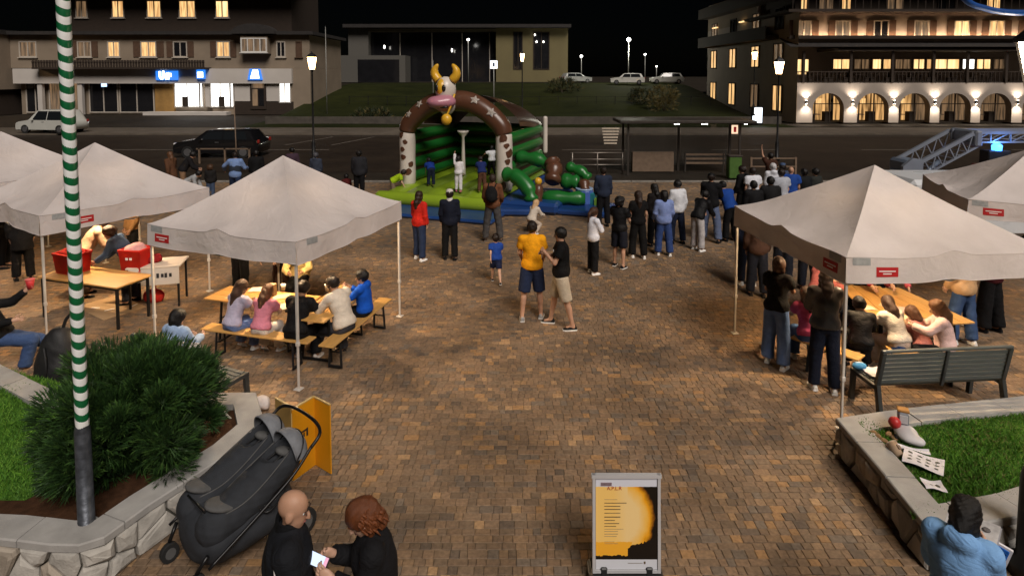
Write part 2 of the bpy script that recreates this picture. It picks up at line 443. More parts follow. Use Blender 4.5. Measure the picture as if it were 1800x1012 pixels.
def weathered(x, y):
    c = prnd.choices(pal_c, pal_w)[0]; v = 1 + prnd.uniform(-.14, .14); k = .72; mean = (.200, .135, .084)
    return tuple((q * k + m_ * (1 - k)) * v for q, m_ in zip(c, mean))
pav.sort(key=lambda p: p[0] ** 2 + p[1] ** 2)
# things that stand on the nearest stones hide some of them: the 300 that show largest lie where the square is open
vis = lambda p: (5.35 < p[1]) and abs(p[0]) < 3.2 and (-1.9 < p[0])
near = [p for p in pav if vis(p)][:300]; nset = set(near)
PM = {}
def paver_verts(L_, h_, inset=.004, gap=.004):
    a, b = L_ / 2 - gap / 2, h_ / 2 - gap / 2
    lo = [(-a, -b, -.014), (a, -b, -.014), (a, b, -.014), (-a, b, -.014)]
    mid = [(-a, -b, -.004), (a, -b, -.004), (a, b, -.004), (-a, b, -.004)]
    a -= inset; b -= inset
    hi = [(-a, -b, 0), (a, -b, 0), (a, b, 0), (-a, b, 0)]
    fs = [(8, 9, 10, 11)]
    for i in range(4): j = (i + 1) % 4; fs += [(4 + i, 4 + j, 8 + j, 8 + i), (i, j, 4 + j, 4 + i)]
    return lo + mid + hi, fs
for (x, y, L_, h_) in near:
    k = (L_, h_)
    if k not in PM:
        b_ = MB(); b_.add(*paver_verts(L_, h_)); o = b_.build('paver', M_PAVE_OBJ, plaza); PM[k] = o.data
    else: o = link('paver', PM[k], plaza)
    o.location = (x, y, prnd.uniform(-.003, .002)); o.color = (*weathered(x, y), 1)
    o.rotation_euler = (prnd.uniform(-.01, .01), prnd.uniform(-.01, .01), prnd.uniform(-.02, .02))
b_ = MB(); cols = []
for (x, y, L_, h_) in pav:
    if (x, y, L_, h_) in nset: continue
    vv, ff = paver_verts(L_, h_); dz = prnd.uniform(-.003, .002); c = weathered(x, y); tx, ty = prnd.uniform(-.012, .012), prnd.uniform(-.012, .012)
    b_.add([(p[0] + x, p[1] + y, p[2] + dz + p[0] * tx + p[1] * ty) for p in vv], ff); cols += [c] * len(vv)
o = b_.build('pavers', M_PAVE_ALL, plaza); o['kind'] = 'stuff'
ca = o.data.color_attributes.new('stone_colour', 'FLOAT_COLOR', 'POINT')
ca.data.foreach_set('color', np.concatenate([np.asarray(cols, np.float32), np.ones((len(cols), 1), np.float32)], 1).reshape(-1))
# farther paving: joints and stone colours from the material
m = mat('far_paving', (.13, .1, .07), .75, 0, 1, 0); nt = m.node_tree; b = nt.nodes['Principled BSDF']; L = nt.links.new
geo = nt.nodes.new('ShaderNodeNewGeometry'); sp = nt.nodes.new('ShaderNodeSeparateXYZ'); L(geo.outputs['Position'], sp.inputs[0])
def mth(op, a, b_=None):
    n = nt.nodes.new('ShaderNodeMath'); n.operation = op
    for i, v in enumerate((a, b_)):
        if v is None: continue
        if isinstance(v, (int, float)): n.inputs[i].default_value = v
        else: L(v, n.inputs[i])
    return n.outputs[0]
ry = mth('FLOOR', mth('DIVIDE', sp.outputs[1], .095)); wn0 = nt.nodes.new('ShaderNodeTexWhiteNoise'); wn0.noise_dimensions = '1D'; L(ry, wn0.inputs['W'])
rx = mth('FLOOR', mth('ADD', mth('DIVIDE', sp.outputs[0], .107), wn0.outputs['Value']))
cx_ = nt.nodes.new('ShaderNodeCombineXYZ'); L(rx, cx_.inputs[0]); L(ry, cx_.inputs[1]); wn = nt.nodes.new('ShaderNodeTexWhiteNoise'); wn.noise_dimensions = '2D'; L(cx_.outputs[0], wn.inputs['Vector'])
rp = nt.nodes.new('ShaderNodeValToRGB'); rp.color_ramp.interpolation = 'CONSTANT'; L(wn.outputs['Value'], rp.inputs[0]); acc_ = 0; tot = sum(pal_w)
for i, (c_, w_) in enumerate(PAL):
    e = rp.color_ramp.elements[i] if i < 2 else rp.color_ramp.elements.new(acc_ / tot)
    e.position = acc_ / tot; e.color = (*c_, 1); acc_ += w_
n0 = nt.nodes.new('ShaderNodeTexNoise'); n0.inputs['Scale'].default_value = .8; n0.inputs['Detail'].default_value = 5; L(geo.outputs['Position'], n0.inputs['Vector'])
mr = nt.nodes.new('ShaderNodeMapRange'); mr.inputs['From Min'].default_value = .35; mr.inputs['From Max'].default_value = .65; mr.inputs['To Min'].default_value = .68; mr.inputs['To Max'].default_value = 1.12
L(n0.outputs[0], mr.inputs['Value']); vm = nt.nodes.new('ShaderNodeVectorMath'); vm.operation = 'SCALE'
L(rp.outputs[0], vm.inputs[0]); L(mr.outputs[0], vm.inputs['Scale']); L(vm.outputs[0], b.inputs['Base Color'])
b_ = MB(); yy = max(p[1] + p[3] / 2 for p in pav)
b_.quad((-30, yy, -.003), (30, yy, -.003), (30, 24.6, -.003), (-30, 24.6, -.003)); b_.build('far_pavement', m)['kind'] = 'structure'
b_ = MB()
for s in (-1, 1):
    P = [(s * (.875 * 4.55 + 1.9), 1), (s * 30, 1), (s * 30, yy), (s * (.875 * yy + 1.9), yy)]
    b_.add([(x, y, -.006) for x, y in (P if s > 0 else P[::-1])], [(0, 1, 2, 3)])
b_.add([(-5.85, 1, -.006), (5.85, 1, -.006), (5.85, 4.5, -.006), (-5.85, 4.5, -.006)], [(0, 1, 2, 3)])
b_.build('side_pavement', m)['kind'] = 'structure'

# road with markings
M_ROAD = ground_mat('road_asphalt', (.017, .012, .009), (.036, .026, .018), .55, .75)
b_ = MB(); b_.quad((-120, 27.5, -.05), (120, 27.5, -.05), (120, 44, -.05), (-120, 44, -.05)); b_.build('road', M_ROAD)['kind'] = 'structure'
M_LINE = mat('road_paint', (.16, .14, .12), .8, .6, 6, .2)
def paint(name, pts, z=-.046):
    b_ = MB(); b_.add([(p[0], p[1], z) for p in pts], [tuple(range(len(pts)))]); o = b_.build(name, M_LINE); o['kind'] = 'structure'; return o
for i in range(14):
    paint('road_marking', [(-60 + i * 9, 35.6, 0), (-56 + i * 9, 35.6, 0), (-56 + i * 9, 35.75, 0), (-60 + i * 9, 35.75, 0)])
paint('road_edge_line', [(-120, 43.4), (120, 43.4), (120, 43.52), (-120, 43.52)])
paint('parking_line', [(-11.6, 38), (-11.48, 38), (-9.9, 43), (-10.02, 43)])
paint('parking_line', [(-14.6, 38), (-14.48, 38), (-12.9, 43), (-13.02, 43)])
# pavement on the far side of the road
b_ = MB().box((0, 46.6, .02), (240, 4.9, .12), 0); b_.build('far_sidewalk', ground_mat('sidewalk', (.08, .066, .052), (.15, .125, .1), .8, .8))['kind'] = 'structure'

# ================================================================ planters with stone walls
def clip_poly(poly, p, n):
    out = []
    for i in range(len(poly)):
        a, b = poly[i], poly[(i + 1) % len(poly)]
        da = (a[0] - p[0]) * n[0] + (a[1] - p[1]) * n[1]; db = (b[0] - p[0]) * n[0] + (b[1] - p[1]) * n[1]
        if da <= 0: out.append(a)
        if (da < 0 < db) or (db < 0 < da):
            t = da / (da - db); out.append((a[0] + (b[0] - a[0]) * t, a[1] + (b[1] - a[1]) * t))
    return out
def voronoi(Lx, Hz, dx, dz, rnd):
    sites = []
    nx, nz = max(1, round(Lx / dx)), max(1, round(Hz / dz))
    for i in range(nx):
        for j in range(nz):
            if rnd.random() < .12: continue
            sites.append(((i + .5 + rnd.uniform(-.38, .38) + (.5 if j % 2 else 0) * .5) * Lx / nx, (j + .5 + rnd.uniform(-.33, .33)) * Hz / nz))
    cells = []
    for s in sites:
        poly = [(0, 0), (Lx, 0), (Lx, Hz), (0, Hz)]
        for q in sites:
            if q is s or abs(q[0] - s[0]) > 3 * dx: continue
            poly = clip_poly(poly, ((s[0] + q[0]) / 2, (s[1] + q[1]) / 2), (q[0] - s[0], q[1] - s[1]))
            if len(poly) < 3: break
        if len(poly) >= 3: cells.append(poly)
    return cells
def shrink(poly, d):
    c = (sum(p[0] for p in poly) / len(poly), sum(p[1] for p in poly) / len(poly)); out = []
    for p in poly:
        v = (p[0] - c[0], p[1] - c[1]); L = math.hypot(*v) + 1e-6; f = max(.3, 1 - d / L); out.append((c[0] + v[0] * f, c[1] + v[1] * f))
    return out
M_STONE = [mat('pale_limestone', (.40, .38, .345), .85, .28, 7, .5, 45), mat('grey_limestone', (.30, .29, .27), .85, .28, 7, .5, 45), mat('buff_limestone', (.38, .33, .27), .85, .25, 7, .5, 45)]
M_JOINT = mat('wall_mortar', (.085, .08, .065), .95, .4, 12, .5, 60)
M_CAP = mat('cap_concrete', (.34, .33, .315), .85, .22, 4, .35, 80)
def offset_path(path, d):
    out = []
    for i, p in enumerate(path):
        a = path[max(i - 1, 0)]; b = path[min(i + 1, len(path) - 1)]
        t1 = Vector((p[0] - a[0], p[1] - a[1])); t2 = Vector((b[0] - p[0], b[1] - p[1]))
        ns = [Vector((-t.y, t.x)).normalized() for t in (t1, t2) if t.length > 1e-6]
        n = sum(ns, Vector((0, 0))) / len(ns); n /= max(n.length_squared, .35)
        out.append((p[0] + n.x * d, p[1] + n.y * d))
    return out
def planter_wall(name, label, path, H, capw, rnd, caps=True, dx=.27, dz=.2):
    """path: outer top edge, walked so that the bed lies to the LEFT"""
    t = thing(name, label, 'planter wall', (path[0][0], path[0][1], 0)); O = Vector((path[0][0], path[0][1], 0))
    seg = [math.dist(path[i], path[i + 1]) for i in range(len(path) - 1)]; cum = [0]
    for s in seg: cum.append(cum[-1] + s)
    def pos(s):
        i = max(0, min(len(seg) - 1, next((k for k in range(len(seg)) if s <= cum[k + 1]), len(seg) - 1)))
        f = (s - cum[i]) / seg[i]; a, b = path[i], path[i + 1]
        nx, ny = (b[1] - a[1]) / seg[i], -(b[0] - a[0]) / seg[i]
        return Vector((a[0] + (b[0] - a[0]) * f, a[1] + (b[1] - a[1]) * f, 0)), Vector((nx, ny, 0))
    inner = offset_path(path, capw); core_o = offset_path(path, .03); ztop = H - .07
    b_ = MB()
    for i in range(len(path) - 1):
        a, b, c, d = core_o[i], core_o[i + 1], inner[i + 1], inner[i]
        b_.add([(*a, 0), (*b, 0), (*c, 0), (*d, 0), (*a, ztop), (*b, ztop), (*c, ztop), (*d, ztop)], [(4, 5, 6, 7), (0, 1, 5, 4), (2, 3, 7, 6), (1, 2, 6, 5), (3, 0, 4, 7)])
    b_.v = [tuple(Vector(v) - O) for v in b_.v]; b_.build('wall_core', M_JOINT, t)
    for cell in voronoi(cum[-1], ztop, dx, dz, rnd):
        c1 = shrink(cell, .012); c2 = shrink(cell, .034 + rnd.random() * .01); c3 = shrink(cell, .09); dep = rnd.uniform(.005, .035); b_ = MB(); n = len(c1)
        vs_ = []
        cx = sum(p[0] for p in c1) / n; cz = sum(p[1] for p in c1) / n
        tilt = (rnd.uniform(-.12, .12), rnd.uniform(-.12, .12))
        for (cc, dd, jit) in ((c1, -.035, 0), (c1, dep - .012, .004), (c2, dep + .008, .006), (c3, dep + .016, .006)):
            for p in cc:
                q, nrm = pos(min(max(p[0], 0), cum[-1])); vs_.append(q + nrm * (dd + rnd.uniform(-jit, jit) + (tilt[0] * (p[0] - cx) + tilt[1] * (p[1] - cz)) * (dd > 0)) + Vector((0, 0, p[1])) - O)
        fs = [tuple(range(3 * n, 4 * n))]
        for k in range(3):
            for i in range(n): fs.append((k * n + i, k * n + (i + 1) % n, (k + 1) * n + (i + 1) % n, (k + 1) * n + i))
        b_.add(vs_, fs, 0, False)
        b_.build('stone', rnd.choices(M_STONE, (5, 3, 2))[0], t)
    if caps:
        # cap slabs
        s0 = 0.0
        while s0 < cum[-1] - .05:
            s1 = min(cum[-1], s0 + rnd.uniform(.55, .95))
            for k_, c_ in enumerate(cum[1:-1]):
                a_, p_, b2_ = (Vector(path[k_ + q]) for q in range(3)); sharp = (p_ - a_).normalized().dot((b2_ - p_).normalized()) < .75
                if sharp and abs(s1 - c_) < .45: s1 = c_ + .45
            if cum[-1] - s1 < .25: s1 = cum[-1]
            ks = [s0 + .006] + [c for c in cum if s0 + .03 < c < s1 - .03] + [s1 - .006]
            b_ = MB(); A = []
            for s in ks:
                q, nrm = pos(s); i = min(range(len(cum)), key=lambda k: abs(cum[k] - s))
                if abs(cum[i] - s) < .02 and 0 < i < len(cum) - 1:
                    oo = Vector((*offset_path(path, -.02)[i], 0)); ii = Vector((*offset_path(path, capw)[i], 0))
                else: oo = q + nrm * .02; ii = q - nrm * capw
                A.append((oo - O, ii - O))
            zt = H + rnd.uniform(-.006, .006)
            for i in range(len(A) - 1):
                o1, i1 = A[i]; o2, i2 = A[i + 1]; Z = lambda v, z: (v.x, v.y, z)
                n1 = (i1 - o1).normalized() * .012; n2 = (i2 - o2).normalized() * .012
                b_.add([Z(o1, ztop), Z(o2, ztop), Z(o2, zt - .012), Z(o1, zt - .012), Z(o1 + n1, zt), Z(o2 + n2, zt), Z(i2, zt), Z(i1, zt), Z(i1, ztop), Z(i2, ztop)],
                       [(0, 1, 2, 3), (3, 2, 5, 4), (4, 5, 6, 7), (7, 6, 9, 8)] + ([(0, 3, 4, 7, 8)] if i == 0 else []) + ([(1, 9, 6, 5, 2)] if i == len(A) - 2 else []))
            b_.build('cap_slab', M_CAP, t); s0 = s1
    return t
rnd = random.Random(11)
P2 = lambda x, y, z=.42: tuple(gp(x, y, z)[:2])
LW = [(-9.5, 5.33), P2(0, 942), P2(90, 953), P2(140, 954), P2(182, 941), P2(260, 885), P2(407, 791), P2(462, 742)]

LB = [LW[-1], (-3.3, 7.42), P2(105, 692), P2(0, 641), (-9.5, 9.7)]
planter_wall('planter_wall', 'curved pale stone planter wall round the dark green bush', LW + LB[1:], .42, .26, rnd)
RW = [P2(1473, 735, .4), P2(1548, 821, .4), P2(1638, 931, .4)]
RB = [(8.6, 7.75), P2(1560, 722, .4), RW[0]]
RF = [RW[-1], P2(1795, 903, .4), (8.6, 6.6)]
planter_wall('planter_wall', 'rough stone planter wall round the right lawn before the grey bench', RB[:-1] + RW + RF[1:], .4, .27, rnd)
# beds
M_SOIL = ground_mat('soil', (.03, .014, .007), (.085, .04, .02), 9, .95, .8, 60)
M_LAWN = ground_mat('lawn_ground', (.04, .10, .012), (.075, .16, .022), 5, .95, .5, 80)
def sheet(name, pts, z, m): 
    b_ = MB(); b_.add([(x, y, z) for x, y in pts], [tuple(range(len(pts)))]); o = b_.build(name, m); o['kind'] = 'structure'; return o
inL = offset_path(LW, .2) + offset_path(LB, .2)[1:]
sheet('soil_bed', inL, .345, M_SOIL)
lawnL = [(-9.3, 5.6), (-4.75, 5.58), (-4.55, 5.9), (-4.75, 6.6), (-5.0, 7.2), (-5.3, 7.55), (-7.3, 8.2), (-9.3, 9.2)]
sheet('lawn', lawnL, .355, M_LAWN)
inR = offset_path(RW, .2); inF = offset_path(RF, .2); inB = offset_path(RB, .2)
lawnR = [inR[0], inR[1], inF[0], inF[1], (8.4, 6.85), (8.4, 7.55), inB[1]]
sheet('lawn', lawnR, .35, M_LAWN)
def inside(poly, x, y):
    c = False; n = len(poly)
    for i in range(n):
        a, b = poly[i], poly[(i + 1) % n]
        if (a[1] > y) != (b[1] > y) and x < (b[0] - a[0]) * (y - a[1]) / (b[1] - a[1]) + a[0]: c = not c
    return c
def grass(name, label, poly, z, n, hmax, cols_, rnd):
    b_ = MB(); xs = [p[0] for p in poly]; ys = [p[1] for p in poly]
    k = 0
    while k < n:
        x = rnd.uniform(min(xs), max(xs)); y = rnd.uniform(min(ys), max(ys))
        if not inside(poly, x, y) or not in_view(x, y, 1.6): 
            k += .3; continue
        h = hmax * rnd.uniform(.4, 1) * (1 + .5 * math.sin(x * 5) * math.sin(y * 4)); a = rnd.uniform(0, 6.28); wv = .005; bx, by = rnd.gauss(0, .45) * h, rnd.gauss(0, .45) * h
        ca, sa = math.cos(a) * wv, math.sin(a) * wv; mi = rnd.choices(range(len(cols_)), [6, 4, 1][:len(cols_)])[0]
        b_.add([(x - ca, y - sa, z), (x + ca, y + sa, z), (x + ca * .6 + bx * .4, y + sa * .6 + by * .4, z + h * .6), (x + bx, y + by, z + h)], [(0, 1, 2), (0, 2, 3)], mi); k += 1
    o = b_.build(name, cols_); tag(o, label, 'grass', kind='stuff'); return o
GM = [mat('grass_green', (.055, .16, .012), .7, .3, 3, 0), mat('grass_light', (.11, .25, .022), .7, .3, 3, 0), mat('grass_dry', (.16, .15, .05), .8, .2, 3, 0)]
grass('lawn_grass', 'bright green grass of the lawn behind the right stone wall', lawnR, .35, 40000, .055, GM, rnd)
grass('lawn_grass', 'dark green grass on the bed left of the striped pole', lawnL, .355, 40000, .06, GM[:2], rnd)

# ================================================================ feathery shrub
def shrub(name, label, c, rx, ry, h, n, mats, rnd, blade=.14, group=None, spread=1.0):
    t = thing(name, label, 'shrub', c, 0, group)
    b_ = MB()
    for i in range(7):
        a = rnd.uniform(0, 6.28); e = Vector((math.cos(a) * rx * .4, math.sin(a) * ry * .4, h * rnd.uniform(.35, .6)))
        b_.tube([(0, 0, 0), e * .4 + Vector((0, 0, h * .1)), e], [.03, .02, .008], 6)
    b_.build('stem', mat('shrub_wood', (.05, .035, .022), .9, .3, 10, .4), t)
    b_ = MB()
    lobes = []
    for i in range(90):
        a = rnd.uniform(0, 6.28); u = rnd.random() ** .5; z = rnd.uniform(.08, .92)
        rad = math.sqrt(max(0, 1 - (max(0, z - .35) / .65) ** 2)) * (.8 if z < .25 else 1)
        lobes.append((Vector((math.cos(a) * rx * rad * u * .85, math.sin(a) * ry * rad * u * .85, z * h * .92)), rnd.uniform(.09, .24)))
    for i in range(n):
        c0, r0 = rnd.choice(lobes)
        d = Vector((rnd.gauss(0, 1), rnd.gauss(0, 1), rnd.gauss(.25, 1))).normalized()
        p = c0 + d * r0 * rnd.random() ** .4
        if p.z < .02: p.z = .02 + rnd.random() * .05
        out = Vector((p.x / rx, p.y / ry, (p.z / h - .3) * 1.1)); out = (out.normalized() if out.length > .01 else d) * .45 + d * .75 + Vector((0, 0, .55)); out.normalize()
        Lb = blade * rnd.uniform(.5, 1.1); s = out.cross(Vector((rnd.gauss(0, 1), rnd.gauss(0, 1), rnd.gauss(0, 1))))
        if s.length < .01: continue
        s.normalize(); s *= Lb * .055; droop = Vector((0, 0, -Lb * .12)); mi = rnd.choices((0, 1, 2), (5, 4, 2))[0]
        # a spray: a spine blade and two side leaflets
        b_.add([p - s * .5, p + s * .5, p + out * Lb * .6 + s, p + out * Lb + droop, p + out * Lb * .6 - s], [(0, 1, 2, 3, 4)], mi)
        s2 = s.normalized() * Lb * .34
        for sg in (-1, 1):
            q = p + out * Lb * rnd.uniform(.25, .5); e = q + out * Lb * .3 + s2 * sg
            b_.add([q, q + out * Lb * .07, e], [(0, 1, 2)], mi)
    b_.build('foliage', mats, t); return t
SM = [mat('juniper_dark', (.016, .045, .010), .6, .3, 4, 0), mat('juniper_mid', (.028, .075, .014), .6, .3, 4, 0), mat('juniper_light', (.055, .12, .022), .6, .3, 4, 0)]
shrub('shrub', 'large feathery dark green bush behind the striped pole', (-4.05, 6.14, .34), 1.0, .86, 1.36, 44000, SM, random.Random(21), .125)

# ================================================================ striped pole
pb = gp(152, 915, .42); pole = thing('striped_pole', 'tall pole wrapped in green and white ribbon standing in the planter', 'pole', (pb.x, pb.y, .34))
M_STEEL = mat('pole_steel', (.10, .11, .13), .4, .5, 14, .2, 40, metal=.6)
MB().lathe([(.085, 0), (.085, .05), (.068, .06), (.064, .95), (.05, 1.0), (.05, 8.2)], n=18).build('pole_tube', M_STEEL, pole)
MB().lathe([(.11, -.02), (.11, .03), (.09, .06)], n=18).build('pole_collar', mat('pole_collar', (.2, .2, .19), .7, .3, 9, .3), pole)
M_GR = mat('green_ribbon', srgb(14, 92, 52), .33, .15, 12, .1, 30, spec=.5); M_WR = mat('white_ribbon', (.78, .79, .78), .4, .06, 12, .12, 30, spec=.5)
rb = None
PR = .0535
def band(h, tw):
    b_ = MB(); n = 20
    for j in range(n + 1):
        a = 2 * math.pi * j / n; z = -.036 * math.cos(a + .5) + tw * math.sin(2 * a)
        r2 = PR + .0015 * math.sin(3 * a)
        b_.v += [(r2 * math.cos(a), r2 * math.sin(a), z), ((r2 + .002) * math.cos(a), (r2 + .002) * math.sin(a), z + h * .5), (r2 * math.cos(a), r2 * math.sin(a), z + h)]
    for j in range(n):
        a = j * 3
        b_.face((a, a + 3, a + 4, a + 1), 0, True); b_.face((a + 1, a + 4, a + 5, a + 2), 0, True)
    return b_
gme = [band(.066, k).build('green_band', M_GR, pole) for k in (0, .004)]; wme = [band(.07, k).build('white_band', M_WR, pole) for k in (0, .004)]
z = 1.0; i = 0; first = {0: gme, 1: wme}
while z < 7.6:
    for kind, h in ((1, .07), (0, .066)):
        src = first[kind][i % 2]
        if i < 2: o = src
        else: o = link(src.name.split('.')[0], src.data, pole)
        o.location = (0, 0, z); o.rotation_euler = (0, 0, rnd.uniform(-.12, .12)); z += h * .985
    i += 1
# ================================================================ people
V3 = lambda *a: np.array(a, float)
def nrm(v): return v / (np.linalg.norm(v) + 1e-9)
SKIN = {'light': (.56, .34, .24), 'mid': (.46, .26, .17), 'tan': (.36, .2, .125), 'dark': (.2, .11, .07)}
def skin(k): return mat('skin_' + k, SKIN[k], .5, .1, 12, .08, 90, spec=.35, sub=.06)
def hairm(rgb): return mat('hair_%d_%d_%d' % tuple(rgb), srgb(*rgb), .48, .35, 30, .6, 55, spec=.4, stretch=(6, 6, 1))
ID = np.eye(3)
STAND = dict(lean=2, legs=[(4, 3, 4), (-3, 3, 3)], arms=[(6, 9, 14, 6), (4, 9, 16, 6)], head=(4, 0))
POSES = {
 'stand': STAND,
 'stand_wide': dict(lean=1, legs=[(2, 9, 2), (0, 10, 2)], arms=[(10, 12, 30, 12), (12, 12, 34, 12)], head=(6, 0)),
 'relaxed': dict(lean=1, legs=[(10, 4, 12), (-4, 5, 2)], arms=[(8, 10, 22, 10), (-4, 12, 20, 4)], head=(4, 12)),
 'walk': dict(lean=5, legs=[(24, 2, 10), (-20, 2, 22)], arms=[(-22, 8, 18, 4), (22, 8, 28, 6)], head=(4, 0)),
 'crossed': dict(lean=0, legs=[(3, 3, 3), (-2, 4, 2)], arms=[(22, 12, 95, 62), (24, 12, 92, 60)], head=(8, 5)),
 'phone': dict(lean=5, legs=[(3, 3, 3), (-2, 4, 2)], arms=[(28, 6, 88, 20), (30, 6, 90, 24)], head=(34, 0)),
 'clasp': dict(lean=0, legs=[(8, 9, 4), (-4, 11, 4)], arms=[(26, 10, 105, 40), (22, 10, 92, 36)], head=(4, 0)),
 'sit': dict(lean=14, legs=[(82, 5, 84), (80, 6, 78)], arms=[(48, 10, 42, 20), (44, 10, 46, 20)], head=(22, 0), sit=True),
 'sit_up': dict(lean=4, legs=[(84, 5, 86), (82, 6, 80)], arms=[(30, 10, 60, 22), (34, 10, 62, 22)], head=(12, 0), sit=True),
 'sit_table': dict(lean=20, legs=[(84, 6, 96), (82, 7, 90)], arms=[(58, 14, 52, 30), (54, 14, 56, 30)], head=(30, 0), sit=True),
 'bend': dict(lean=62, legs=[(14, 4, 12), (8, 5, 8)], arms=[(70, 6, 20, 6), (72, 6, 18, 6)], head=(-10, 0)),
 'stoop': dict(lean=34, legs=[(8, 4, 10), (2, 5, 6)], arms=[(56, 8, 34, 10), (52, 8, 36, 10)], head=(14, 0)),
 'crouch': dict(lean=30, legs=[(105, 8, 120), (60, 8, 112)], arms=[(70, 10, 30, 8), (60, 10, 40, 8)], head=(0, 0)),
 'raise': dict(lean=2, legs=[(4, 3, 4), (-3, 3, 3)], arms=[(150, 14, 20, 2), (6, 9, 16, 4)], head=(-6, 0)),
 'spread': dict(lean=4, legs=[(18, 8, 16), (-12, 8, 26)], arms=[(30, 62, 24, 4), (20, 58, 30, 4)], head=(4, 0)),
 'hips': dict(lean=0, legs=[(4, 5, 4), (-4, 6, 3)], arms=[(-12, 36, 78, 34), (-10, 34, 76, 32)], head=(4, 0)),
 'recline': dict(lean=-28, legs=[(62, 8, 66), (78, 6, 40)], arms=[(40, 12, 62, 20), (10, 16, 50, 10)], head=(24, 0), sit=True),
}
NP = [0]
def person(label, pos, face, h=1.72, pose='stand', top=None, bottom=None, shoes=((230, 228, 224), (235, 235, 235)), hair=('short', (28, 20, 15)), tone='light',
           res=.024, seat=None, z0=0.0, female=False, group=None, over=None, group_cat='person', extras=None, legless=False):
    """pos: ground x, y; face: degrees, 0 looks away from the camera (+Y), counter-clockwise"""
    NP[0] += 1; seed = NP[0]
    S = h / 1.75
    ps = dict(POSES[pose]);
    if over: ps.update(over)
    hh = (.195 + .04 * min(1, max(0, (h - 1.0) / .6))) * (1.0 if not female else .97); hs = hh / .235
    t = thing('person', label, 'person', (pos[0], pos[1], z0), R(face), group)
    lean, side = R(ps['lean']), R(ps.get('side', 0))
    u = nrm(V3(math.sin(side), math.sin(lean), math.cos(lean) * math.cos(side))); tw = R(ps.get('twist', 0))
    r0 = V3(math.cos(tw), math.sin(tw), 0); f = nrm(np.cross(u, r0)); r = nrm(np.cross(f, u)); M = np.stack([r, f, u])
    def ldir(flex, abd, sd): a, b = R(flex), R(abd); return V3(math.sin(b) * sd, math.sin(a) * math.cos(b), -math.cos(a) * math.cos(b))
    # legs relative to pelvis
    legs = []
    for i, sd in enumerate((-1, 1)):
        fl, ab, kn = ps['legs'][i]; hip = V3(sd * .088 * S, 0, -.05 * S)
        knee = hip + ldir(fl, ab, sd) * .43 * S; ank = knee + ldir(fl - kn, ab * .6, sd) * .42 * S; legs.append((hip, knee, ank))
    if ps.get('sit') and seat is not None: pz = seat + .10 * S
    else: pz = .085 * S - min(l[2][2] for l in legs)
    Pv = V3(0, 0, pz)
    if ps.get('sit'):   # let the shins hang so that the feet meet the ground
        for i, (hip, knee, ank) in enumerate(legs):
            kz = knee[2] + pz - .085 * S; L = .42 * S
            if 0 < kz < L * .98:
                c = kz / L; sn = math.sqrt(1 - c * c) * (.9 if i == 0 else -.4); legs[i] = (hip, knee, knee + L * nrm(V3(0, sn if abs(sn) > .05 else .05, -c)))
    legs = [tuple(q + Pv for q in l) for l in legs]
    fw = .95 if female else 1.0
    sh = .172 * S * (0.9 if female else 1.0)
    chest = Pv + u * .33 * S; neckb = Pv + u * .515 * S
    bl = 1.0 + ps.get('bulk', 0)
    arms = []
    for i, sd in enumerate((-1, 1)):
        fl, ab, el, inn = ps['arms'][i]; s_ = Pv + u * .475 * S + r * sd * sh
        d1 = ldir(fl, ab, sd); d1 = d1[0] * r + d1[1] * f + d1[2] * u
        a2 = R(fl + el); b2 = R(ab * .4 - inn); d2 = V3(math.sin(b2) * sd, math.sin(a2) * math.cos(b2), -math.cos(a2) * math.cos(b2)); d2 = d2[0] * r + d2[1] * f + d2[2] * u
        e = s_ + d1 * .285 * S; w_ = e + d2 * .25 * S; arms.append((s_, e, w_, nrm(d2)))
    hp, hy = ps['head']; hp = R(hp) + lean * .55; hy = R(hy)
    hf = V3(-math.sin(hy) * math.cos(hp), math.cos(hy) * math.cos(hp), -math.sin(hp)); hr = nrm(np.cross(hf, V3(0, 0, 1))); hu = nrm(np.cross(hr, hf)); HM = np.stack([hr, hf, hu])
    Hc = neckb + u * .05 * S + hu * .095 * hs + hf * .012 * hs
    # ---- body
    B = []
    E = lambda c, m, rad: ('e', c, m, np.asarray(rad, float))
    torso = [E(Pv + u * .02 * S, M, (.158 * S * bl, .112 * S * bl, .13 * S)), E(Pv + u * .17 * S + f * .005, M, (.135 * S * fw * bl, .098 * S * bl, .15 * S)), E(Pv + u * .345 * S, M, (.155 * S * fw * bl, .108 * S * bl, .18 * S)), ('c', arms[0][0] - u * .005, arms[1][0] - u * .005, .058 * S, .058 * S)]
    if female: torso.append(E(Pv + u * .36 * S + f * .075 * S, M, (.11 * S, .05 * S, .06 * S)))
    B += torso
    for l in legs:
        B += [('c', l[0], l[1], .083 * S, .056 * S), ('c', l[1], l[2], .054 * S, .036 * S), ('c', l[1] + (l[2] - l[1]) * .25 - V3(0, .012, 0), l[1] + (l[2] - l[1]) * .45 - V3(0, .012, 0), .05 * S, .046 * S)]
        B += [('c', l[2] - V3(0, .02 * S, .03 * S), l[2] + V3(0, .09 * S, -.045 * S), .038 * S, .03 * S)]
    for i, (s_, e, w_, d2) in enumerate(arms):
        B += [('c', s_, e, .047 * S, .038 * S), ('c', e, w_, .037 * S, .026 * S)]
        pc = w_ + d2 * .045 * S; sd = (-1, 1)[i]
        pn = nrm(-sd * r - d2 * np.dot(-sd * r, d2)); px = nrm(np.cross(d2, pn))
        B += [E(pc, np.stack([px, pn, d2]), (.042 * S, .02 * S, .052 * S))]
    B += [('c', neckb - u * .03, Hc - hu * .05 * hs, .054 * S ** .5 * (.85 if female else 1), .05 * S ** .5 * (.85 if female else 1))]
    hd = lambda x, y, z: Hc + (hr * x + hf * y + hu * z) * hs
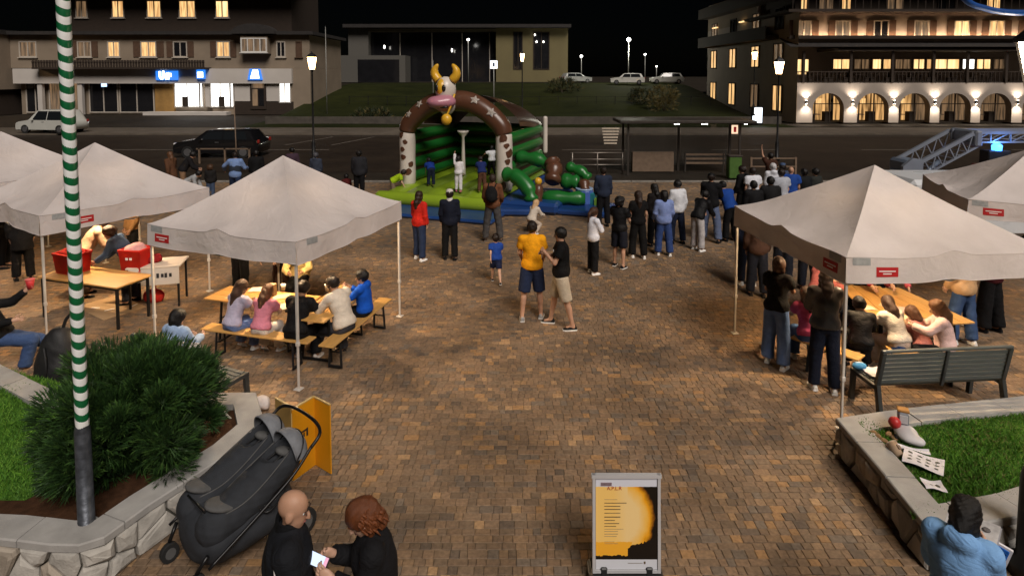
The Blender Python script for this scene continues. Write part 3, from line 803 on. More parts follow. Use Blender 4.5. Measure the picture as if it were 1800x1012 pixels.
    B += [E(hd(0, -.012, .028), HM, V3(.075, .096, .092) * hs), E(hd(0, .018, -.045), HM, V3(.058, .07, .072) * hs), E(hd(0, .05, -.088), HM, V3(.03, .03, .022) * hs)]
    for sd in (-1, 1): B += [E(hd(sd * .077, -.008, -.015), HM, V3(.012, .022, .033) * hs)]
    V, Q = implicit(B, res, .022)
    # finer head details and fingers, rooted in the body
    X = MB()
    nose = [hd(0, .086, .012), hd(0, .1, -.012), hd(0, .108, -.028), hd(0, .088, -.038)]
    X.tube([Vector(q) for q in nose], [.008 * hs, .012 * hs, .016 * hs, .012 * hs], 6, 0)
    for sd in (-1, 1):
        c = hd(sd * .030, .069, .008); X.ball(Vector(c), .0105 * hs, 6, 4, 1); X.ball(Vector(hd(sd * .030, .0765, .007)), .0062 * hs, 6, 4, 2)
        X.tube([Vector(hd(sd * .014, .092, .03)), Vector(hd(sd * .034, .09, .036)), Vector(hd(sd * .052, .078, .03))], .0045 * hs, 4, 3)
    X.tube([Vector(hd(-.024, .078, -.062)), Vector(hd(0, .09, -.06)), Vector(hd(.024, .078, -.062))], [.003 * hs, .0065 * hs, .003 * hs], 5, 4)
    hand_pose = ps.get('curl', 24)
    for i, (s_, e, w_, d2) in enumerate(arms):
        sd = (-1, 1)[i]; pn = nrm(-sd * r - d2 * np.dot(-sd * r, d2)); px = nrm(np.cross(d2, pn)); kn = w_ + d2 * .088 * S
        for k, (off, ln) in enumerate(((-.03, .062), (-.01, .074), (.01, .07), (.029, .055))):
            p = kn + px * off * S - d2 * .012; pts = [p]; a = R(hand_pose * .5)
            for q in range(3):
                dd = d2 * math.cos(a) + pn * math.sin(a) + px * off * 1.2; pts.append(pts[-1] + dd * ln * S * (.42, .33, .25)[q]); a += R(hand_pose * (1 + .1 * k))
            X.tube([Vector(q) for q in pts], [.0098 * S, .0092 * S, .0084 * S, .0062 * S], 6, 0)
        # thumb leaves the side of the palm near its base (front side of the hand)
        fs = 1 if np.dot(px, f) + np.dot(px, u) * .5 > 0 else -1
        p = w_ + d2 * .03 * S + px * fs * .026 * S; pts = [p, p + (d2 * .5 + px * fs * .7 + pn * .25) * .036 * S]; pts.append(pts[-1] + (d2 * .85 + px * fs * .3 + pn * .3) * .032 * S); pts.append(pts[-1] + (d2 * .9 + pn * .4) * .024 * S)
        X.tube([Vector(q) for q in pts], [.0125 * S, .0115 * S, .0105 * S, .007 * S], 6, 0)
    hcol = hair[1] if hair else (40, 30, 24)
    me = mesh_from('body', V, Q, [skin(tone), mat('eye_white', (.7, .68, .64), .3, 0, 1, 0), mat('eye_iris', (.03, .02, .015), .2, 0, 1, 0), hairm(hcol), mat('lips', (.36, .13, .11), .45, 0, 1, 0)], X)
    link('body', me, t)
    # ---- trousers / shorts / skirt
    infl = max(.016, res * .75)
    if bottom:
        bt, bc = bottom[0], bottom[1]; G = []
        wz = .075 if bt != 'skirt' else .09
        lo = bottom[2] if len(bottom) > 2 else 0.0
        G += [E(Pv + u * .02 * S, M, V3(.158 * bl + .022, .112 * bl + .022, .15) * S + infl * .4), ('cut', Pv + u * wz * S, u)]
        for l in legs:
            if bt == 'shorts':
                k_ = l[0] + (l[1] - l[0]) * (.98 if not lo else lo); G.append(('f', l[0], k_, .1 * S + infl, .092 * S + infl))
            elif bt == 'skirt': pass
            else:
                en = l[1] + (l[2] - l[1]) * .985
                G.append(('c', l[0], l[1], .088 * S + infl, (.062 + lo) * S + infl)); G.append(('f', l[1], en, (.058 + lo) * S + infl, (.046 + lo * 1.6) * S + infl))
        if bt == 'skirt':
            mid = (legs[0][1] + legs[1][1]) / 2; G.append(('f', Pv, Pv + (mid - Pv) * .95, .15 * S, .22 * S))
        V, Q = implicit(G, res, .02, .006, seed, 1.2)
        link({'shorts': 'shorts', 'skirt': 'skirt'}.get(bt, 'trousers'), mesh_from('trousers', V, Q, cloth(bc)), t)
    # ---- top
    if top:
        tt, tcol = top[0], top[1]; lo = top[2] if len(top) > 2 else 0.0
        hem = {'tee': -.06, 'shirt': -.09, 'jacket': -.10, 'coat': -.28, 'hoodie': -.09, 'crop': .03, 'vest': -.05, 'polo': -.06, 'leather': -.03}[tt] * S
        G = [(p[0], p[1], p[2], p[3] + infl + lo + (.016 if p is torso[0] else .004)) if p[0] == 'e' else (p[0], p[1], p[2], p[3] + infl + lo * .6, p[4] + infl + lo * .6) for p in torso]
        if tt in ('jacket', 'coat', 'hoodie', 'shirt', 'tee', 'polo', 'leather'):
            G.append(('c', Pv + u * .05 * S, Pv + u * .3 * S, .118 * S + infl + lo, .118 * S + infl + lo))
        if tt == 'coat': G.append(('f', Pv, Pv + u * hem * 1.05, .165 * S + infl, .19 * S + infl))
        G.append(('cut', Pv + u * (hem if not ps.get('sit') else max(hem, -.03 * S)), -u))
        slv = {'tee': .62, 'polo': .66, 'vest': .0, 'crop': .4}.get(tt, 2.0)
        for (s_, e, w_, d2) in arms:
            if slv == 0: continue
            if slv < 1: G.append(('f', s_, s_ + (e - s_) * slv, .055 * S + infl + lo, .058 * S + infl + lo))
            else: G += [('c', s_, e, .05 * S + infl + lo * .7, .043 * S + infl + lo * .6), ('f', e, e + (w_ - e) * .96, .044 * S + infl + lo * .6, .034 * S + infl + lo * .5)]
        if tt in ('jacket', 'coat', 'polo', 'shirt', 'leather'):
            G.append(('f', neckb - u * .02 * S, neckb + u * .05 * S + f * .008, .078 * S, .066 * S + infl * .3))
        if tt == 'hoodie':
            G += [E(neckb - f * .085 * S + u * .01, M, (.115 * S, .075 * S, .085 * S)), ('c', neckb - r * .07 * S + f * .02, neckb + r * .07 * S + f * .02, .045 * S, .045 * S), ('sub', E(neckb + u * .09 * S + f * .01, M, (.07 * S, .075 * S, .1 * S)))]
        V, Q = implicit(G, res, .022, .0048 + lo * .06, seed + 99, 1.0)
        mm = cloth(tcol) if tt != 'leather' else mat('black_leather', (.016, .015, .015), .32, .3, 10, .35, 30, spec=.6)
        nm = {'tee': 'tee_shirt', 'polo': 'polo_shirt', 'vest': 'vest', 'crop': 'top', 'leather': 'jacket'}.get(tt, tt)
        link(nm, mesh_from(nm, V, Q, mm), t)
    # ---- shoes
    if shoes:
        for i, l in enumerate(legs):
            a = l[2]; sh_d = a - l[1]; pitch = 0.0
            if a[2] > .085 * S + .05: pitch = R(35) if sh_d[1] < -.05 else R(10)
            X = MB(); prof = [(-.075, .030, .05), (-.06, .038, .085), (-.01, .040, .092), (.04, .043, .072), (.09, .047, .052), (.135, .042, .042), (.165, .024, .028)]
            rot = Matrix.Rotation(-pitch, 3, 'X') @ Matrix.Identity(3); yaw = Matrix.Rotation(R(-8 if i else 8), 3, 'Z')
            base = Vector((a[0], a[1], a[2] - .085 * S)); N = 10
            for m_i, zz in ((1, (0, .022)), (0, (.018, 1))):
                o = len(X.v)
                for (y, wd, ht) in prof:
                    for j in range(N):
                        an = math.pi * j / (N - 1)
                        if m_i == 0: q = Vector((wd * math.cos(an) * .96, y, zz[0] + max(ht - zz[0], .01) * math.sin(an) ** .75))
                        else: q = Vector((wd * 1.06 * (1 if an < math.pi / 2 else -1) * (1 if j in (0, 1, N - 2, N - 1) else .5), y * 1.03, zz[1] if 1 <= j <= N - 2 else 0))
                        q = yaw @ (rot @ (q * S)); X.v.append(tuple(base + q))
                for k in range(len(prof) - 1):
                    for j in range(N - 1): X.face((o + k * N + j, o + k * N + j + 1, o + (k + 1) * N + j + 1, o + (k + 1) * N + j), m_i, m_i == 0)
                X.face([o + j for j in range(N)], m_i); X.face([o + (len(prof) - 1) * N + j for j in range(N)][::-1], m_i)
            X.build('shoe', [cloth(shoes[0], .6), cloth(shoes[1], .6)], t)
    # ---- hair
    if hair and hair[0] != 'bald':
        st, hc = hair[:2]; g_ = .010 + res * .3; G = [E(hd(0, -.016, .034), HM, V3(.076, .098, .092) * hs + g_ + .004)]
        if st in ('long', 'bob', 'pony', 'bun', 'curly'): G += [('c', hd(-.055, -.03, .0), hd(-.06, -.045, -.08 if st != 'pony' else -.03), .04 * hs, .03 * hs), ('c', hd(.055, -.03, .0), hd(.06, -.045, -.08 if st != 'pony' else -.03), .04 * hs, .03 * hs)]
        if st == 'curly': G += [E(hd(sx * .06, y, z), HM, V3(.055, .055, .05) * hs) for sx in (-1, 1) for (y, z) in ((-.06, .05), (-.05, -.03), (.0, .08))] + [E(hd(0, -.1, .02), HM, V3(.08, .05, .09) * hs)]
        G += [('sub', E(hd(0, .125, -.035), HM, V3(.082, .105, .092) * hs)), ('sub', E(hd(0, .06, -.12), HM, V3(.09, .09, .085) * hs))]
        if st in ('short', 'cap'): G.append(('cut', hd(0, 0, -.055), -hu + .25 * hf))
        if st in ('long',):
            bk = -f * .0; d_ = nrm(-V3(0, 0, 1) - f * .12) if abs(lean) < .6 else nrm(-u * .7 + V3(0, 0, -.5))
            e1 = hd(0, -.075, -.03); e2 = neckb - f * .11 * S - u * .02 + (-u) * (.16 * S)
            G += [('c', e1, neckb - f * .095 * S + u * .02, .072 * hs, .07 * hs), ('c', neckb - f * .1 * S + u * .02, e2, .07 * hs, .035 * hs)]
            G += [('c', hd(sd * .062, -.02, -.03), neckb + r * sd * .085 * S - f * .05 * S - u * .02, .034 * hs, .03 * hs) for sd in (-1, 1)]
        if st == 'bob': G += [('c', hd(0, -.075, -.02), hd(0, -.075, -.11), .07 * hs, .055 * hs), ('c', hd(-.06, -.03, -.03), hd(-.066, .0, -.11), .03 * hs, .026 * hs), ('c', hd(.06, -.03, -.03), hd(.066, .0, -.11), .03 * hs, .026 * hs)]
        if st == 'pony':
            q0 = hd(0, -.105, .03); q1 = hd(0, -.15, -.03); q2 = q1 - V3(0, 0, .2) * hs - f * .02; G += [('c', q0, q1, .03 * hs, .035 * hs), ('c', q1, q2, .036 * hs, .016 * hs)]
        if st == 'bun': G += [E(hd(0, -.115, .06), HM, V3(.042, .042, .042) * hs)]
        V, Q = implicit(G, min(res, .016), .02, .008, seed + 5, 2.6)
        link('hair', mesh_from('hair', V, Q, hairm(hc)), t)
    if hair and (st_ := (hair[2] if len(hair) > 2 else None)):
        X = MB(); n = 16
        prof = [(.1, 0), (.1, .03), (.09, .065), (.06, .09), (0.02, .1)]
        o = len(X.v)
        for (rr, zz) in prof:
            for j in range(n):
                a = 2 * math.pi * j / n; q = hd(rr * .92 * math.cos(a), rr * 1.12 * math.sin(a) - .014, zz + .05); X.v.append(tuple(q))
        for k in range(len(prof) - 1):
            for j in range(n): X.face((o + k * n + j, o + k * n + (j + 1) % n, o + (k + 1) * n + (j + 1) % n, o + (k + 1) * n + j), 0, True)
        X.face([o + (len(prof) - 1) * n + j for j in range(n)], 0)
        X.grid(lambda a, b: hd((a - .5) * .16, .07 + .085 * b * (1 - (2 * a - 1) ** 2 * .5), .055 - .01 * b - .018 * (2 * a - 1) ** 2), 8, 4)
        X.build('cap', cloth(st_), t)
    info = dict(root=t, hands=[a[2] + a[3] * .09 * S for a in arms], Hc=Hc, u=u, f=f, r=r, P=Pv, S=S, neck=neckb, arms=arms, HM=HM, hs=hs, hd=hd, legs=legs)
    return info
def backpack(info, rgb, name='backpack', size=(.3, .16, .42)):
    S = info['S']; u, f, r = info['u'], info['f'], info['r']; c = info['P'] + u * .30 * S - f * (.12 * S + size[1] / 2 + .02)
    M = np.stack([r, f, u])
    V, Q = implicit([('e', c, M, V3(size[0] / 2, size[1] / 2, size[2] / 2) * 1.08), ('e', c - u * .08 - f * .05, M, V3(size[0] * .38, .07, .12))], .022, .03, .004, 3)
    X = MB()
    for sd in (-1, 1):
        pts = [c + r * sd * .09 + u * .18, info['P'] + u * .545 * S + r * sd * .1 * S, info['P'] + u * .42 * S + f * .15 * S + r * sd * .11 * S, info['P'] + u * .2 * S + r * sd * .16 * S + f * .06, c + r * sd * .12 - u * .14]
        X.tube(smooth_curve([Vector(p) for p in pts], 4), .016, 6)
    return link(name, mesh_from(name, V, Q, cloth(rgb), X), info['root'])
def wpt(info, p):   # local point -> world
    return info['root'].matrix_basis @ Vector(p)
# ================================================================ pop-up tents
def canopy_mat():
    m = bpy.data.materials.new('tent_fabric'); m.use_nodes = True; nt = m.node_tree; L = nt.links.new; b = nt.nodes['Principled BSDF']; out = nt.nodes['Material Output']
    tc = nt.nodes.new('ShaderNodeTexCoord')
    n = nt.nodes.new('ShaderNodeTexNoise'); n.inputs['Scale'].default_value = 1.6; n.inputs['Detail'].default_value = 6; L(tc.outputs['Object'], n.inputs['Vector'])
    r = nt.nodes.new('ShaderNodeValToRGB'); r.color_ramp.elements[0].position = .3; r.color_ramp.elements[1].position = .7
    r.color_ramp.elements[0].color = (.53, .475, .455, 1); r.color_ramp.elements[1].color = (.63, .57, .55, 1); L(n.outputs[0], r.inputs[0])
    L(r.outputs[0], b.inputs['Base Color']); b.inputs['Roughness'].default_value = .75; b.inputs['Specular IOR Level'].default_value = .25
    n2 = nt.nodes.new('ShaderNodeTexNoise'); n2.inputs['Scale'].default_value = 5; n2.inputs['Detail'].default_value = 5; n2.inputs['Distortion'].default_value = .8; L(tc.outputs['Object'], n2.inputs['Vector'])
    bp = nt.nodes.new('ShaderNodeBump'); bp.inputs['Strength'].default_value = .35; bp.inputs['Distance'].default_value = .05; L(n2.outputs[0], bp.inputs['Height']); L(bp.outputs[0], b.inputs['Normal'])
    tr = nt.nodes.new('ShaderNodeBsdfTranslucent'); L(r.outputs[0], tr.inputs['Color'])
    mx = nt.nodes.new('ShaderNodeMixShader'); mx.inputs[0].default_value = .012; L(b.outputs[0], mx.inputs[1]); L(tr.outputs[0], mx.inputs[2]); L(mx.outputs[0], out.inputs['Surface'])
    return m
M_TENT = canopy_mat()
M_LEG = mat('tent_leg_white', (.62, .58, .53), .4, .1, 8, .1, 40, metal=.2)
M_RED = mat('label_red', srgb(176, 32, 34), .6, .15, 20, .1); M_WHT = mat('print_white', (.75, .72, .7), .6, .05, 10, 0); M_GREYP = mat('zip_grey', (.32, .33, .33), .6, .2, 15, .2)
M_BULB = mat('bulb_glow', (1, .8, .5), .4, 0, 1, 0, emit=(1, .72, .38), estr=40)
M_PLAS = mat('black_plastic', (.02, .02, .021), .45, .2, 12, .1)
def tent(label, c, yaw, hx, hy, zb, za, labels=(), power=90, seed=0, lamp_z=None, drop=.33, legz=None):
    t = thing('pop_up_tent', label, 'tent', (c[0], c[1], 0), yaw, 'pop-up tents on the square')
    rg = random.Random(seed); ph = [rg.uniform(0, 6.28) for _ in range(8)]
    zt = zb + drop
    def wob(x, y): return .014 * math.sin(3.1 * x + ph[0] + 1.3 * math.sin(2.3 * y + ph[1])) + .010 * math.sin(6.7 * y + ph[2] + math.sin(4.1 * x))
    b_ = MB(); N = 18
    dirs = [((-1, -1), (1, -1)), ((1, -1), (1, 1)), ((1, 1), (-1, 1)), ((-1, 1), (-1, -1))]
    for (a, b) in dirs:
        def fn(u_, v_, a=a, b=b):
            m_ = v_; s = u_; ex = a[0] + (b[0] - a[0]) * s; ey = a[1] + (b[1] - a[1]) * s; n_ = abs(2 * s - 1)
            x, y = ex * m_ * hx, ey * m_ * hy
            z = zt + (za - zt) * (1 - m_) ** 1.18
            z -= .16 * (1 - n_ ** 2) * math.sin(math.pi * min(1, m_)) ** 1.0 * (.5 + m_ * .7) * .75
            z += .075 * math.exp(-((n_) / .12) ** 2) * m_ ** 6           # truss bump at mid edge
            z -= .035 * (1 - n_ ** 2) * m_ ** 5
            z += wob(x, y) * m_ * (1 - .4 * n_) * (1 if m_ < .999 else .6)
            return (x, y, z)
        b_.grid(fn, N, N)
    can = b_.build('canopy', M_TENT, t)
    b_ = MB(); edge = {}
    for k, (a, b) in enumerate(dirs):
        def fe(s, v, a=a, b=b, k=k):
            ex = a[0] + (b[0] - a[0]) * s; ey = a[1] + (b[1] - a[1]) * s; n_ = abs(2 * s - 1); nx, ny = ((0, -1), (1, 0), (0, 1), (-1, 0))[k]
            x, y = ex * hx, ey * hy
            ztop = zt + .075 * math.exp(-(n_ / .12) ** 2) - .035 * (1 - n_ ** 2) + wob(x, y) * (1 - .4 * n_) * .6
            rip = (.018 * math.sin(9 * s + ph[3] + k) + .012 * math.sin(23 * s + ph[4] + 2 * k)) * v * (1 - n_ ** 4) + .012 * v
            z = ztop - v * (drop - .012 * math.sin(5 * s + ph[5] + k) * v + (ztop - zt) * .6)
            return (x + nx * rip, y + ny * rip, z)
        edge[k] = fe
        b_.grid(fe, 30, 5)
    va = b_.build('valance', M_TENT, can)
    b_ = MB()   # welt along the lower hem and the eave seam
    for k in range(4):
        b_.tube([Vector(edge[k](i / 24, 1.0)) for i in range(25)], .006, 5); b_.tube([Vector(edge[k](i / 24, 0.0)) for i in range(25)], .007, 5)
    b_.build('hem', M_TENT, can)
    for (sx, sy) in ((-1, -1), (1, -1), (1, 1), (-1, 1)):
        x, y = sx * (hx - .035), sy * (hy - .035); lz = (legz or {}).get((sx, sy), 0)
        lb = MB().box((x, y, (zt - .05 + .62 + lz) / 2), (.036, .036, zt - .05 - .62 - lz), bev=.004); lb.box((x, y, .38 + lz / 2), (.028, .028, .74), bev=.003); lb.box((x, y, .66), (.052, .05, .06), bev=.006)
        lo_ = lb.build('leg', M_LEG, t)
        MB().box((x, y, .007), (.11, .11, .012), bev=.004).build('foot_plate', M_LEG, lo_)
    b_ = MB()   # scissor truss under the eaves and the centre mast
    zz = zt - .06
    for k, (a, b) in enumerate(dirs):
        A = Vector((a[0] * (hx - .035), a[1] * (hy - .035), 0)); Bv = Vector((b[0] * (hx - .035), b[1] * (hy - .035), 0)); Mi = (A + Bv) / 2
        for (p, q) in ((A, Mi), (Mi, Bv)):
            b_.bar((p.x, p.y, zz), (q.x, q.y, zz - .3), .012, .026); b_.bar((p.x, p.y, zz - .3), (q.x, q.y, zz), .012, .026)
        b_.bar((Mi.x, Mi.y, zz - .06), (0, 0, zz + .05), .012, .024)
    b_.bar((0, 0, zz), (0, 0, za - .03), .03, .03)
    b_.build('truss', mat('truss_steel', (.4, .38, .36), .4, .1, 8, .05, metal=.6), t)
    for (k, s, red) in labels:
        wd, ht = (.30, .085) if red else (.24, .07); vm = .56 if red else .14
        L_ = 2 * (hx if k % 2 == 0 else hy); nx, ny = ((0, -1), (1, 0), (0, 1), (-1, 0))[k]
        off = lambda s_, v_, e: Vector(edge[k](s_, v_)) + Vector((nx, ny, 0)) * e
        b_ = MB(); b_.grid(lambda a_, v_: off(s + (a_ - .5) * wd / L_, vm + (v_ - .5) * ht / drop * 1.5, .004), 6, 3)
        pt = b_.build('brand_label' if red else 'zip_patch', M_RED if red else M_GREYP, va)
        if red:
            b_ = MB()
            for (v0, w0) in ((-.012, .76), (.022, .4)):
                b_.grid(lambda a_, v_: off(s + (a_ - .5) * wd * w0 / L_, vm + (v0 + (v_ - .5) * .016) / drop, .006), 5, 1)
            b_.build('label_print', M_WHT, va)
    if power:
        lz = lamp_z or (zt + .12)
        x = MB(); x.tube([(0, 0, za - .06), (0, 0, lz + .1)], .006, 5); x.lathe([(.025, .1), (.03, .07), (.09, .02), (.095, 0)][::-1], (0, 0, lz), 12)
        l_ = x.build('lamp_shade', M_PLAS, t)
        MB().ball((0, 0, lz - .02), .042, 10, 7).build('bulb', M_BULB, l_)
        lamp('tent_light', 'POINT', (0, 0, lz - .09), power, (1, .70, .40), t, .05)
    return t
def square_from(F, Rr, size=None):
    """centre, yaw of a square tent whose front corner is F (local (1,-1) here) and next corner Rr (local (1,1))"""
    F, Rr = Vector(F[:2]), Vector(Rr[:2]); d = (Rr - F); L = size or d.length; d.normalize(); yaw = math.atan2(d.y, d.x) - math.pi / 2
    n = Vector((-d.y, d.x)); c = F + d * L / 2 + n * L / 2
    return (c.x, c.y), yaw, L / 2
# front corner = local (+1,-1); its neighbour to the back right = local (+1,+1)
c1, y1, h1 = square_from(gp(523, 686), gp(703, 556), 2.82)
tent('white pop-up tent over the bench table with the boy in blue', c1, y1, h1 * 1.02, h1, 1.82, 3.12, [(0, .07, False), (0, .11, True), (1, .12, False)], 380, 1)
c2, y2, h2 = square_from(gp(80, 604), gp(364, 514), 2.9)
tent('white pop-up tent half hidden behind the striped pole', c2, y2, h2, h2, 1.84, 3.15, [(1, .10, False), (1, .22, True)], 330, 2)
d12 = Vector(c2) - Vector(c1)
c3 = Vector(c2) + Vector((-3.35, 1.75))
tent('white pop-up tent at the edge behind the other two tents', c3, y2 + .06, 1.42, 1.42, 1.95, 3.2, [], 150, 3)
# right tent: front corner = local (-1,-1)
def square_left(F, Lc, size):
    F, Lc = Vector(F[:2]), Vector(Lc[:2]); d = (Lc - F).normalized(); yaw = math.atan2(d.y, d.x) - math.pi / 2; n = Vector((d.y, -d.x)); c = F + d * size / 2 + n * size / 2
    return (c.x, c.y), yaw, size / 2
c4, y4, h4 = square_left(gp(1477, 757), gp(1281, 579), 2.9)
tent('white pop-up tent over the crowded craft table by the grey bench', c4, y4, h4, h4, 1.90, 3.14, [(0, .07, False), (0, .19, True), (3, .93, False), (3, .90, True)], 360, 4)
c5, y5, h5 = square_left(gp(1692, 572), gp(1610, 480), 2.8)
tent('white pop-up tent beside the fire engine', c5, y5, h5, h5, 1.95, 3.1, [(0, .06, False), (0, .13, True)], 60, 5)

# ================================================================ beer tables and benches
M_PINE = mat('varnished_pine', (.50, .28, .085), .42, .16, 3, .12, 60, spec=.45, coat=.15, stretch=(1, 9, 9))
M_BLKM = mat('black_steel', (.014, .014, .015), .4, .2, 10, .1, metal=.4)
def beer_set(name, label, cat, c, yaw, L, wd, hgt, group=None):
    t = thing(name, label, cat, (c[0], c[1], 0), yaw, group)
    np_ = 3 if wd > .4 else 1
    for i in range(np_):
        w_ = wd / np_ - (.006 if np_ > 1 else 0)
        MB().box((0, -wd / 2 + wd / np_ * (i + .5), hgt - .014), (L, w_, .027), bev=.007).build('plank', M_PINE, t)
    for s in (-1, 1):
        x = s * (L / 2 - .28); b_ = MB(); w2 = wd * .42
        for sy in (-1, 1): b_.bar((x, sy * w2 * .8, hgt - .04), (x + s * .02, sy * w2, .02), .03, .03)
        b_.bar((x + s * .02, -w2, .035), (x + s * .02, w2, .035), .03, .03); b_.bar((x, -w2 * .8, hgt - .045), (x, w2 * .8, hgt - .045), .03, .03)
        b_.bar((x, 0, hgt * .55), (x - s * .3, 0, hgt - .04), .014, .014); b_.bar((x + s*.01, -w2 * .9, hgt * .55), (x + s*.01, w2 * .9, hgt * .55), .02, .02)
        b_.build('leg_frame', M_BLKM, t)
    return t
def along(pa, pb, z):
    a, b = gp(*pa, z), gp(*pb, z); return ((a + b) / 2)[:2], math.atan2(b.y - a.y, b.x - a.x), (b - a).length
# left tent: two tables, front bench, right bench
TB_H, BN_H = .76, .47
c, yw, L = along((362, 572), (548, 597), BN_H); FB = (c, yw, L)
beer_set('beer_bench', 'varnished pine bench where two girls sit with their backs turned', 'bench', c, yw, max(L, 1.9), .25, BN_H)
c, yw, L = along((572, 608), (678, 523), BN_H); RBn = (c, yw, L)
beer_set('beer_bench', 'varnished pine bench under the boy in blue and the man in a white shirt', 'bench', c, yw, L, .25, BN_H)
beer_set('beer_table', 'pine folding table covered with sheets before the two girls', 'table', gp(462, 522, TB_H)[:2], FB[1] + R(0), 1.85, .62, TB_H)
beer_set('beer_table', 'pine folding table before the man in the white shirt', 'table', gp(585, 531, TB_H)[:2], RBn[1], 1.5, .6, TB_H + .004)
# middle left tent: table across, white table behind
c, yw, L = along((70, 487), (235, 488), TB_H)
ca_, cb_ = gp(205, 507, TB_H), gp(66, 487, TB_H); yw = math.atan2(ca_.y - cb_.y, ca_.x - cb_.x)
LT = thing('craft_table', 'tan topped table with black legs behind the striped pole', 'table', (*((ca_ + cb_) / 2)[:2], 0), yw)
Lt = (ca_ - cb_).length
MB().box((0, .36, TB_H), (Lt, .74, .03), bev=.006).build('table_top', M_PINE, LT)
for (x, y) in ((-Lt / 2 + .06, .05), (Lt / 2 - .06, .05), (-Lt / 2 + .06, .66), (Lt / 2 - .06, .66)): MB().bar((x, y, 0), (x, y, TB_H - .015), .04, .04).build('leg', M_BLKM, LT)
MB().box((0, .36, TB_H - .05), (Lt - .2, .6, .05)).build('apron', M_BLKM, LT)
# right tent: table, two benches
c, yw, L = along((1490, 545), (1600, 520), TB_H)
RT1 = beer_set('beer_table', 'pine folding table crowded with children under the right tent', 'table', gp(1545, 532, TB_H)[:2], R(80), 1.7, .72, TB_H)
beer_set('beer_table', 'pine folding table ending beside the girl in the pale pink sweater', 'table', gp(1612, 535, TB_H)[:2], R(98), 1.5, .62, TB_H + .004)
b1a, b1b = gp(1395, 588, BN_H), gp(1515, 628, BN_H)
beer_set('beer_bench', 'pine bench under the girl in the bright pink top', 'bench', ((b1a + b1b) / 2)[:2], math.atan2(b1b.y - b1a.y, b1b.x - b1a.x), (b1b - b1a).length, .26, BN_H)
b2a, b2b = gp(1560, 611, BN_H), gp(1703, 622, BN_H)
beer_set('beer_bench', 'pine bench under the girl in the pale pink sweater', 'bench', ((b2a + b2b) / 2)[:2], math.atan2(b2b.y - b2a.y, b2b.x - b2a.x), (b2b - b2a).length, .27, BN_H)

# ================================================================ grey slatted park benches
M_BENCH = mat('bench_grey', (.075, .085, .082), .5, .2, 6, .25, 60, metal=.1, stretch=(1, 6, 6)); M_BFR = mat('bench_frame', (.05, .055, .055), .45, .2, 9, .1, metal=.3)
def park_bench(label, c, yaw, L, z0=0.0):
    """local: long axis x, sitter looks towards +y, backrest at -y"""
    t = thing('park_bench', label, 'bench', (c[0], c[1], z0), yaw)
    for i in range(7):
        z = .50 + i * .062; y = -.26 - i * .012
        MB().box((0, y, z), (L - .1, .022, .052), bev=.006).build('back_slat', M_BENCH, t)
    MB().box((0, -.352, .945), (L, .05, .035), bev=.008).build('top_rail', M_BENCH, t)
    for i in range(6): MB().box((0, -.19 + i * .078, .435 - (i == 0) * .0), (L - .1, .066, .026), bev=.006).build('seat_slat', M_BENCH, t)
    for s in (-1, 0, 1):
        x = s * (L / 2 - .03)
        if s == 0:
            MB().bar((x, -.27, .42), (x, -.36, .93), .035, .03, up=(0, 1, 0)).build('back_stay', M_BFR, t); continue
        b_ = MB(); b_.bar((x, -.34, 0), (x, -.25, .45), .05, .07, up=(0, 1, 0)); b_.bar((x, -.25, .45), (x, -.35, .93), .05, .055, up=(0, 1, 0)); b_.bar((x, -.28, .41), (x, .26, .41), .05, .05); b_.bar((x, .25, 0), (x, .22, .41), .05, .06, up=(0, 1, 0))
        b_.build('end_frame', M_BFR, t)
    return t
ba, bb = gp(1548, 742), gp(1769, 731); db = (bb - ba)
yb = math.atan2(db.y, db.x); cb = (ba + bb) / 2 + Vector((-math.sin(yb), math.cos(yb), 0)) * .34
park_bench('grey slatted park bench with its back to the right lawn', cb[:2], yb, db.length + .06)
b3 = at(415, 700, 8.05)
park_bench('dark slatted park bench beside the dark green bush, papers on its top rail', (-4.38, 8.0), R(-24), 1.5)
# ================================================================ terrain behind the road
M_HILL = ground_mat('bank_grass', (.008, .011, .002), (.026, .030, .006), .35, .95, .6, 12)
def hz(y):   # height of the bank
    t = min(1, max(0, (y - 53) / 34)); return .1 + 3.1 * t * t * (3 - 2 * t)
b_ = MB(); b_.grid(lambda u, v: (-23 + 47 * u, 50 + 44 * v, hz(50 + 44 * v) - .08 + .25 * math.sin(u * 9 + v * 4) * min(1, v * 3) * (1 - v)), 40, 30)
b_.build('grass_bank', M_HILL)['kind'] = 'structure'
b_ = MB(); b_.quad((-30, 93, 3.14), (60, 93, 3.14), (60, 150, 3.14), (-30, 150, 3.14)); b_.build('car_park', M_ASPH)['kind'] = 'structure'
b_ = MB().box((1, 53.2, .3), (46, .3, .75), 0); tag(b_.build('retaining_wall', mat('dark_wall', (.07, .06, .05), .9, .3, 2, .3)), 'low retaining wall at the foot of the grass bank', 'wall')

